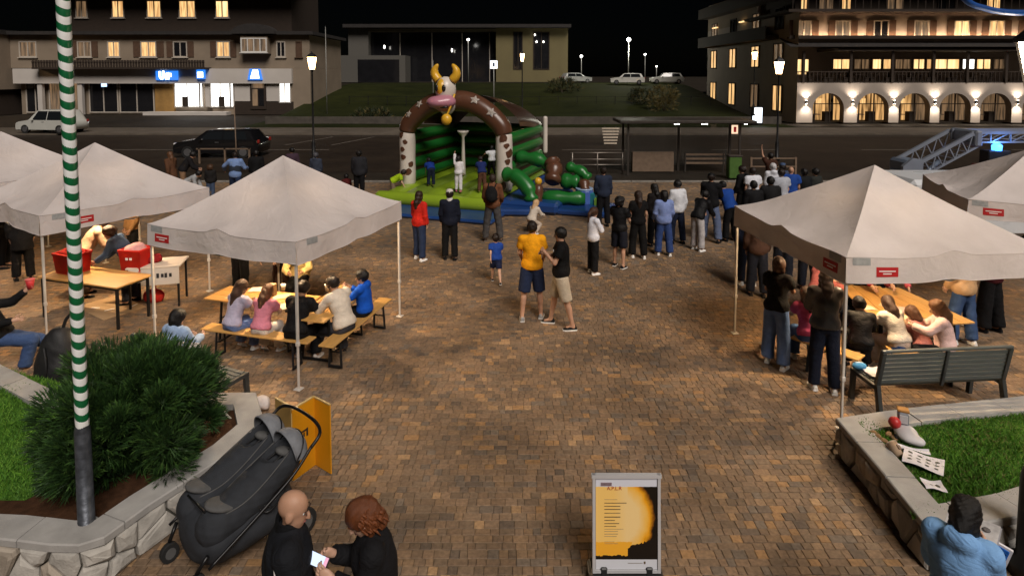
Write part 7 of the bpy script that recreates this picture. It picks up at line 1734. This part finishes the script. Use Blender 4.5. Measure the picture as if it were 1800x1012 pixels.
# ---- folded yellow board
pts = [gp(487, 826), gp(515, 846), gp(555, 817), gp(583, 834)]; O = pts[1].copy()
yb_ = thing('folding_board', 'yellow folding board standing zigzag beside the double stroller', 'board', (O.x, O.y, 0)); M_YB = mat('yellow_board', srgb(205, 140, 18), .5, .08, 3, .05, 40); M_YB2 = mat('board_edge', (.36, .22, .06), .6, .1, 6, .1)
for i in range(3):
    a, c = pts[i] - O, pts[i + 1] - O; d = (c - a).normalized(); h_ = (.84, .81, .80)[i]; g_ = .004
    pb_ = MB().bar(a + d * g_ + Vector((0, 0, h_ / 2 + .01)), c - d * g_ + Vector((0, 0, h_ / 2 + .01)), .014, h_).build('panel', M_YB if i else M_YB2, yb_)
    n_ = Vector((d.y, -d.x, 0)); 
    if i == 1:
        mk = MB(); ctr = (a + c) / 2 + n_ * .0085 + Vector((0, 0, .46)); 
        for (u0, u1, z0, z1) in ((-.055, -.03, -.05, .05), (-.028, .03, .025, .05), (-.012, .008, -.03, .02), (.03, .055, -.04, .055)): mk.add([ctr + d * u0 + Vector((0, 0, z0)), ctr + d * u1 + Vector((0, 0, z0)), ctr + d * u1 + Vector((0, 0, z1)), ctr + d * u0 + Vector((0, 0, z1))], [(0, 1, 2, 3)])
        mk.build('black_mark', M_PLAS, pb_)
    MB().bar(a + d * g_ + Vector((0, 0, h_ + .012)), c - d * g_ + Vector((0, 0, h_ + .012)), .02, .014).build('edge_strip', mat('board_trim', (.5, .36, .14), .5, .1, 6, .1), pb_)
for q in pts[1:3]: MB().tube([q - O + Vector((0, 0, .05)), q - O + Vector((0, 0, .78))], .008, 8).build('hinge', M_YB2, yb_)
# ---- double stroller: local +y front, x right
st = thing('double_stroller', 'large dark grey double stroller with two grey hoods', 'stroller', (-2.60, 5.52, 0), R(141)); st.scale = (.88, .84, .92)
M_SF = mat('stroller_fabric', (.022, .025, .031), .85, .25, 12, .4, 140); M_SF2 = mat('stroller_panel', (.085, .085, .085), .85, .2, 12, .35, 140); M_HOOD = mat('stroller_hood', (.17, .18, .20), .8, .2, 12, .35, 120); M_FR = mat('stroller_frame', (.012, .012, .013), .35, .1, 8, .05, metal=.4)
E3 = lambda c, r, rx=0: ('e', V3(*c), np.array(Matrix.Rotation(rx, 3, 'X')), V3(*r))
for s in (-1, 1):
    x = s * .225
    V, Q = implicit([('c', V3(x, -.40, .82), V3(x, .02, .62), .185, .20), ('c', V3(x, .02, .62), V3(x, .42, .50), .205, .185), ('sub', E3((x, -.26, 1.0), (.14, .27, .17), R(-28)))], .022, .04, .006, 4 + s); seat = link('seat', mesh_from('seat', V, Q, M_SF), st)
    # grey oval foot panel, seam welts, harness
    V, Q = implicit([E3((x, .33, .672), (.15, .19, .045), R(-16))], .018, .02, .002, 2); fp_ = link('foot_panel', mesh_from('foot_panel', V, Q, M_SF2), seat)
    MB().box((x + .03, .40, .715), (.06, .03, .012), rot=Matrix.Rotation(.4, 3, 'Z')).build('fabric_tag', mat('tag_grey', (.4, .4, .4)), fp_)
    b_ = MB(); b_.tube(smooth_curve([(x - .02, .0, .83), (x - .01, .12, .795), (x, .2, .77)], 4), .006, 5); b_.build('zip', M_FR, seat)
    for q in (-1, 1): MB().tube(smooth_curve([(x + q * .15, -.36, .93), (x + q * .185, -.05, .78), (x + q * .175, .2, .68), (x + q * .12, .42, .64)], 5), .007, 6).build('piping', M_SF2, seat)
    for q in (-.05, .05): MB().tube(smooth_curve([(x + q, -.42, .90), (x + q, -.2, .84), (x + q * .3, -.02, .79)], 4), .012, 6).build('harness_strap', M_FR, seat)
    # hood: ribbed half dome over the head end
    b_ = MB()
    def hood(u, v, x=x):
        th = R(-12) + R(115) * v; ph = math.pi * u; rr = .215
        X_ = x - rr * math.cos(ph); q = rr * 1.2 * math.sin(ph) ** .8; return (X_, -.44 - q * math.cos(th) * .9 + .02, .84 + q * math.sin(th) * 1.0 + .0)
    b_.grid(hood, 14, 10); hd_ = b_.build('hood', M_HOOD, st)
    for v in (.5, 1.0): MB().tube([hood(i / 14, v) for i in range(15)], .011, 6).build('hood_rib', M_FR if v < .9 else M_HOOD, hd_)
    V, Q = implicit([E3((x, -.40, .87), (.09, .12, .05), R(-28))], .02, .02); link('head_pad', mesh_from('head_pad', V, Q, M_SF2), seat)
V, Q = implicit([E3((0, .0, .36), (.47, .56, .27), R(-4)), E3((0, .40, .34), (.43, .24, .26)), E3((0, .2, .25), (.40, .4, .17))], .028, .06, .008, 9); link('basket', mesh_from('basket', V, Q, M_SF), st)
for s in (-1, 1):
    MB().tube(smooth_curve([(s * .46, .60, .28), (s * .46, .1, .5), (s * .46, -.35, .72), (s * .44, -.62, .92)], 5), .016, 8).build('side_frame', M_FR, st); MB().tube([(s * .4, -.02, .55), (s * .4, -.5, .2)], .015, 8).build('rear_strut', M_FR, st)
    b_ = MB().tube([(s * .43, -.5, .14), (s * .47, -.5, .14)], .14, 18); wh = b_.build('rear_wheel', M_TYRE, st); MB().tube([(s * .425, -.5, .14), (s * .475, -.5, .14)], .085, 14).build('hub', M_SF2, wh)
    b_ = MB().tube([(s * .32 - .03, .66, .095), (s * .32 + .03, .66, .095)], .095, 16); wh = b_.build('front_wheel', M_TYRE, st); MB().tube([(s * .32 - .034, .66, .095), (s * .32 + .034, .66, .095)], .055, 12).build('hub', M_SF2, wh); MB().tube([(s * .32, .66, .2), (s * .36, .56, .34)], .02, 8).build('fork', M_FR, st)
MB().tube(smooth_curve([(-.44, -.60, .90), (-.42, -.74, 1.0), (-.2, -.80, 1.04), (.2, -.80, 1.04), (.42, -.74, 1.0), (.44, -.60, .90)], 6), .019, 10).build('handlebar', M_FR, st)
MB().tube([(-.4, .3, .52), (-.2, .5, .66), (.2, .5, .66), (.4, .3, .52)], .012, 6).build('bumper_bar', M_FR, st)
for s in (-1, 1): MB().tube(smooth_curve([(s * .42, -.3, .66), (s * .5, -.2, .6), (s * .47, -.05, .5), (s * .41, .02, .54)], 5), .012, 6).build('strap', M_FR, st)
# ---- things by the wall behind the stroller
p = gp(392, 742, .1); t = thing('cloth_bundle', 'crumpled blue and white cloth bundle behind the stroller', 'cloth', (p.x, p.y + .25, 0)); V, Q = implicit([E3((0, 0, .16), (.12, .1, .15)), E3((.1, .05, .1), (.1, .1, .1))], .02, .03, .012, 3); link('blue_cloth', mesh_from('blue_cloth', V, Q, cloth((92, 118, 160))), t); V, Q = implicit([E3((.2, .12, .12), (.16, .09, .1)), E3((.32, .2, .1), (.1, .1, .1))], .02, .03, .012, 8); link('white_cloth', mesh_from('white_cloth', V, Q, cloth((196, 188, 186))), t)
t = tag(MB().tube(smooth_curve([gp(385, 705, .6), gp(398, 728, .4), gp(420, 745, .25), gp(440, 752, .1)], 6), .012, 6).build('hose', cloth((190, 184, 172))), 'thin pale cable hanging by the dark bench', 'cable')
# ---- on the left bench rail
p0 = Vector((-4.38, 8.0, 0)); rz_ = Matrix.Rotation(R(-24), 3, 'Z')
for (dx, dz, rx_, lab, sz, z_) in ((.1, 0, .0, 'flat printed leaflet lying on the dark bench rail', (.24, .16, .006), .968), (.45, 0, 0, 'small cardboard box on the dark bench rail', (.14, .11, .06), .997)):
    q = p0 + rz_ @ Vector((dx, -.352, 0)); t = thing('leaflet' if sz[2] < .01 else 'carton', lab, 'paper' if sz[2] < .01 else 'box', (q.x, q.y, z_), R(-15)); MB().box((0, 0, 0), sz, bev=.001).build('sheet' if sz[2] < .01 else 'box_body', mat('paper_grey', (.5, .48, .46), .8, .3, 18, .05), t)
    MB().box((0, 0, sz[2] / 2 + .002), (sz[0] * .7, sz[1] * .6, .002)).build('print', mat('print_grey', (.3, .29, .3), .8, .5, 40, 0), t)
# ---- on the right lawn
def on_lawn(x, y, z=.40): return gp(x, y, z)
p = on_lawn(1592, 764); t = thing('toy_vehicle', 'white and grey toy vehicle with a red ball lying on the right lawn', 'toy', (p.x, p.y, .37), R(-25))
V, Q = implicit([E3((.0, -.02, .06), (.12, .17, .07)), E3((.08, -.12, .05), (.09, .07, .05))], .014, .03); link('shell', mesh_from('shell', V, Q, mat('toy_white', (.55, .53, .54), .4, .08, 8, .05)), t)
MB().box((-.02, .08, .17), (.11, .1, .17), bev=.02).build('cabin', mat('toy_grey', (.16, .17, .2), .4, .1, 8, 0), t); MB().box((-.02, .025, .19), (.08, .012, .09)).build('cabin_window', mat('toy_pale', (.5, .5, .52)), t); MB().box((-.02, .1, .27), (.12, .1, .03), bev=.008).build('cabin_roof', mat('toy_orange', (.42, .2, .05)), t); MB().ball((-.11, .0, .15), .065, 12, 8).build('red_ball', mat('toy_red', (.45, .03, .03), .35, .1, 8, 0), t)
for (x, y) in ((.1, -.12), (-.1, -.1)): MB().tube([(x - .02, y, .03), (x + .02, y, .03)], .035, 10).build('wheel', M_TYRE, t)
p = on_lawn(1574, 792); t = thing('paper_cup', 'tipped paper cup on the right lawn', 'cup', (p.x, p.y, .41), R(20)); t.rotation_euler = (R(-60), R(20), R(20)); MB().lathe([(.045, -.07), (.062, .07)], n=16).build('cup_body', mat('kraft_paper', (.38, .27, .18), .8, .2, 10, .1), t); MB().lathe([(.065, .066), (.065, .074)], n=16).build('rim', mat('cup_rim', (.5, .4, .3)), t); MB().box((0, -.057, 0), (.05, .008, .05)).build('cup_print', mat('cup_print', (.2, .14, .1)), t)
def sheet_paper(name, lab, px, wd, ht, rz, blots, rnd):
    p = on_lawn(*px); t = thing(name, lab, 'paper', (p.x, p.y, .408), rz)
    b_ = MB(); f_ = lambda u, v, o=0: ((u - .5) * wd, (v - .5) * ht, .012 * math.sin(u * 5 + v * 2) + .006 * math.sin(v * 7) + o); b_.grid(f_, 8, 8); b_.grid(lambda u, v: f_(v, u, -.0025), 8, 8); b_.build('sheet', mat('paper_white', (.72, .70, .74), .8, .04, 6, .05), t)
    for (u, v, a_, b2) in blots:
        k = MB(); P = []
        for j in range(9): an = 2 * math.pi * j / 9; uu, vv = u + a_ * math.cos(an) * rnd.uniform(.7, 1.1), v + b2 * math.sin(an) * rnd.uniform(.7, 1.1); P.append(f_(uu, vv, .0035))
        k.add(P, [tuple(range(9))]); k.build('print', mat('print_olive', (.07, .07, .05), .8, .3, 40, 0), t)
sheet_paper('colouring_sheet', 'white sheet printed with rows of small dark pictures on the lawn', (1623, 811), .36, .28, R(-38), [(.18 + .21 * i + rnd.uniform(-.02, .02), .25 + .26 * j + rnd.uniform(-.03, .03), .07, .06) for i in range(4) for j in range(3)], rnd)
sheet_paper('small_card', 'small white printed card on the right lawn below the sheet', (1641, 853), .19, .15, R(-12), [(.7, .5, .12, .22), (.35, .35, .08, .1)], rnd)
p = on_lawn(1590, 783); sheet_paper('folded_napkin', 'thin pale napkin beside the toy vehicle', (1606, 790), .3, .07, R(-20), [], rnd)
for k in range(5):
    p = on_lawn(1535 + k * 9, 758 + (k * 7) % 18); o = tag(MB().ball((0, 0, 0), (.05 + .01 * (k % 2), .035, .022), 8, 5).build('fallen_leaf_clump', mat('dry_leaf', (.22, .13, .06), .9, .3, 20, .3)), 'dry brown leaf clump beside the stone wall by the lawn', 'leaves', 'dry leaf clumps at the lawn edge'); o.location = (p.x, p.y, .39); o.rotation_euler = (0, 0, k * 1.3)
p = gp(1555, 738, .45)
bx_ = cb + Vector((math.cos(yb), math.sin(yb), 0)) * -.62; t = thing('open_book', 'open white booklet on the seat of the grey slatted bench', 'book', (bx_.x, bx_.y + .05, .452), yb); b_ = MB(); b_.grid(lambda u, v: ((u - .5) * .42, (v - .5) * .28, .025 * abs(math.sin((u - .5) * 2.6)) + .002), 10, 3); b_.build('pages', mat('paper_white', (.72, .7, .74)), t); MB().box((0, 0, -.001), (.43, .29, .004)).build('cover', mat('cover_grey', (.3, .3, .33)), t)
# ---- black backpack and seat pad by the left wall
p = Vector((-6.45, 8.3, 0)); t = thing('black_backpack', 'large rounded black backpack leaning by the planter behind the striped pole', 'backpack', (p.x, p.y, 0), R(12)); V, Q = implicit([E3((0, 0, .45), (.27, .22, .46)), E3((.05, -.1, .3), (.22, .18, .28)), E3((-.12, 0, .3), (.2, .2, .3))], .03, .06, .008, 4); link('bag_body', mesh_from('bag_body', V, Q, mat('bag_black', (.012, .012, .013), .6, .2, 10, .3, 60)), t)
MB().tube(smooth_curve([(.05, 0, .88), (.1, 0, 1.02), (.2, -.02, 1.1), (.28, -.02, 1.06)], 5), .022, 8).build('carry_strap', mat('bag_black', (.012, .012, .013)), t); MB().tube(smooth_curve([(-.1, -.2, .7), (-.05, -.27, .45), (-.1, -.24, .2)], 5), .02, 6).build('shoulder_strap', mat('bag_black', (.012, .012, .013)), t)
t = thing('folding_stool', 'dark folding stool with a tilted plate behind the striped pole', 'stool', (gp(160, 620, .3).x, gp(160, 620, .3).y, .0), R(25)); MB().box((0, 0, .3), (.5, .4, .04), bev=.01, rot=Matrix.Rotation(.3, 3, 'X')).build('seat_plate', M_SHF, t)
for s in (-1, 1): MB().bar((s * .2, 0, 0), (s * .2, .05, .3), .03, .03).build('leg', M_SHF, t)
# ---- red crates, white stall table and bags under the middle left tent
M_CR = mat('crate_red', srgb(190, 34, 26), .45, .1, 6, .08, 30)
def crate(lab, pos, rz, size, lid=None, text=False):
    t = thing('red_crate', lab, 'crate', pos, rz); w_, d_, h_ = size; k = .012; b_ = MB()
    for (c, s) in (((0, 0, k / 2), (w_ * .9, d_ * .9, k)),): b_.box(c, s)
    T = [(-w_ / 2, -d_ / 2), (w_ / 2, -d_ / 2), (w_ / 2, d_ / 2), (-w_ / 2, d_ / 2)]; Bt = [(x * .86, y * .86) for x, y in T]
    for i in range(4): j = (i + 1) % 4; b_.add([(*Bt[i], 0), (*Bt[j], 0), (*T[j], h_), (*T[i], h_)], [(0, 1, 2, 3), (3, 2, 1, 0)])
    b_.build('crate_body', M_CR, t)
    r_ = MB()
    for i in range(4): j = (i + 1) % 4; r_.bar((*T[i], h_), (*T[j], h_), .03, .035)
    r_.build('rim', M_CR, t)
    if lid: V, Q = implicit([E3((0, 0, h_), (w_ * .46, d_ * .46, .09)), E3((w_ * .1, 0, h_ + .06), (w_ * .3, d_ * .3, .07))], .02, .03, .01, 5); link('contents', mesh_from('contents', V, Q, cloth(lid)), t)
    if text:
        for q in (-.05, .03): MB().box((q, -d_ / 2 * .95 - .012, h_ * .62), (.05, .012, .045), bev=.004).build('stencil', M_WHT, t)
    return t
lt = LT.matrix_basis; q = lt @ Vector((-.62, .40, TB_H + .016)); crate('tall red crate on the tan table behind the striped pole', q, y2 + .2, (.5, .4, .36), (160, 34, 30))
q = lt @ Vector((.30, .95, .74)); crate('red crate with grey cloth and white marks held behind the tan table', q, -.1, (.44, .36, .40), (186, 140, 140), True)
p = gp(278, 462, .8); stl = thing('stall_table', 'white covered stall table with printed front under the tents', 'table', (p.x, p.y, 0), R(14)); MB().box((0, 0, .80), (.95, .62, .035), bev=.01).build('table_top', mat('stall_white', (.52, .45, .38), .6, .1, 4, .05), stl); MB().box((.12, -.30, .62), (.66, .02, .32)).build('front_banner', mat('banner_white', (.5, .46, .42), .7, .1, 5, .05), stl)
for i, q in enumerate((.08, .16, .22, .3)): MB().box((q, -.313, .64), (.045, .006, .09 - .02 * (i % 2))).build('banner_print', M_PLAS, stl)
MB().box((-.32, -.30, .66), (.2, .02, .26)).build('side_panel', mat('banner_white', (.5, .46, .42)), stl)
for (x, y) in ((-.42, -.26), (.42, -.26), (-.42, .26), (.42, .26)): MB().bar((x, y, 0), (x, y, .79), .035, .035).build('leg', M_BLKM, stl)
q = stl.matrix_basis @ Vector((-.15, .02, .82)); t = thing('red_bowl', 'dark red cloth heap on the white stall table', 'cloth', q); V, Q = implicit([E3((0, 0, .06), (.19, .13, .08)), E3((.15, 0, .09), (.08, .08, .08))], .02, .03, .01, 5); link('cloth_heap', mesh_from('cloth_heap', V, Q, cloth((120, 22, 26))), t)
p = gp(271, 530); t = thing('red_bag', 'small red bag lying on the ground below the stall table', 'bag', (p.x, p.y, 0)); V, Q = implicit([E3((0, 0, .12), (.2, .14, .14)), ('c', V3(0, 0, .2), V3(.03, 0, .33), .06, .02)], .02, .03, .008, 5); link('bag_body', mesh_from('bag_body', V, Q, cloth((178, 40, 34))), t)
p = gp(195, 540); o = tag(MB().box((0, 0, .006), (1.15, .75, .012), bev=.003).build('cardboard_sheet', mat('cardboard', (.36, .24, .13), .8, .15, 4, .1)), 'flat cardboard sheet on the ground below the tan table', 'cardboard'); o.location = (p.x, p.y, .002); o.rotation_euler = (0, 0, y2)
p = gp(200, 543); t = thing('white_scrap', 'white paper scraps lying on the cardboard sheet', 'paper', (p.x, p.y, .02)); 
for k in range(3): MB().box((-.35 + k * .33, .12 * math.sin(k * 4), .004), (.16, .03, .006), rot=Matrix.Rotation(k * .7, 3, 'Z')).build('scrap', M_WHT, t)
# ---- table clutter under the tents
def paper_on(lab, pos, rz, sz, c=(.6, .56, .5), name='sheet_of_paper'):
    o = tag(MB().box((0, 0, 0), (sz[0], sz[1], .004)).build(name, mat('paper_%d' % int(c[0] * 100 + c[1] * 10 + c[2]*7), c, .8, .12, 14, 0)), lab, 'paper', 'papers on the tables'); o.location = pos; o.rotation_euler = (0, 0, rz); return o
for k, (x, y, sz) in enumerate(((415, 521, (.3, .21)), (455, 508, (.3, .21)), (495, 520, (.28, .2)), (512, 535, (.35, .25)), (440, 533, (.2, .2)))): q = gp(x, y, TB_H + .012); paper_on('paper sheet lying on the table before the two girls', (q.x, q.y, TB_H + .0035 + .0045 * (k % 2)), FB[1] + .3 * k, sz, ((.62, .5, .34), (.66, .6, .5))[k % 2])
for k, (x, y) in enumerate(((1520, 540), (1535, 560), (1560, 535), (1590, 545), (1600, 560))): q = gp(x, y, TB_H + .012); paper_on('paper sheet lying on the table under the right tent', (q.x, q.y, TB_H + .009 + .0045 * (k % 2)), .4 * k, (.28, .2), ((.66, .48, .34), (.62, .42, .38))[k % 2])
for k, (x, y, lab, c_) in enumerate(((498, 512, 'tall paper cup beside the sheets before the two girls', (.55, .5, .45)), (575, 512, 'paper cup before the man in the white shirt', (.5, .42, .3)), (590, 520, 'yellow green cup before the man in the white shirt', (.4, .42, .12)))):
    q = gp(x, y, TB_H); t = thing('drinking_cup', lab, 'cup', (q.x, q.y, TB_H + .012)); MB().lathe([(.03, 0), (.042, .11)], n=12).build('cup_body', mat('cup_%d' % k, c_, .6, .1, 8, 0), t); MB().lathe([(.045, .106), (.045, .114)], n=12).build('rim', M_WHT, t)
q = gp(478, 520, TB_H); t = thing('carton_box', 'open cardboard display box on the table before the girl in pink', 'box', (q.x, q.y, TB_H + .008), FB[1]); MB().box((0, 0, .1), (.14, .09, .2), bev=.004).build('box_body', mat('cardboard2', (.45, .3, .16), .8, .15, 6, .05), t); MB().box((0, -.047, .12), (.1, .004, .09)).build('box_print', mat('box_print', (.3, .08, .07)), t)
# yellow and blue school bag by the right bench
p = gp(1598, 668); t = thing('school_bag', 'yellow and blue school bag standing before the pine bench', 'bag', (p.x, p.y, 0), R(10)); MB().box((.08, 0, .22), (.3, .18, .4), bev=.05).build('bag_body', cloth((150, 150, 30)), t); MB().box((-.16, .03, .28), (.2, .2, .5), bev=.06).build('bag_side', cloth((40, 62, 104)), t); MB().box((.08, -.1, .14), (.2, .05, .2), bev=.02).build('bag_pocket', cloth((60, 56, 30)), t); MB().tube(smooth_curve([(-.02, 0, .42), (.08, 0, .5), (.18, 0, .42)], 4), .012, 6).build('bag_handle', cloth((30, 40, 70)), t)
t = thing('blue_pouch', 'small light blue pouch on the seat of the grey slatted bench', 'pouch', (bx_.x - .22, bx_.y + .16, .452)); MB().ball((0, 0, .04), (.1, .07, .05), 10, 7).build('pouch_body', cloth((80, 150, 200)), t); MB().box((0, 0, .085), (.1, .012, .01)).build('pouch_zip', M_WHT, t)
# blue hose strung high from the lantern post
A = at(1690, -14, 5.1); t = tag(MB().tube(smooth_curve([at(1660, -45, 5.1), at(1700, 2, 5.1), at(1735, 16, 5.1), at(1770, 22, 5.1), at(1812, 23, 5.12)], 6), .026, 8).build('blue_cable', mat('cable_blue', (.006, .06, .26), .4, .1, 10, 0)), 'bright blue cable curving from the top of the lantern post', 'cable')
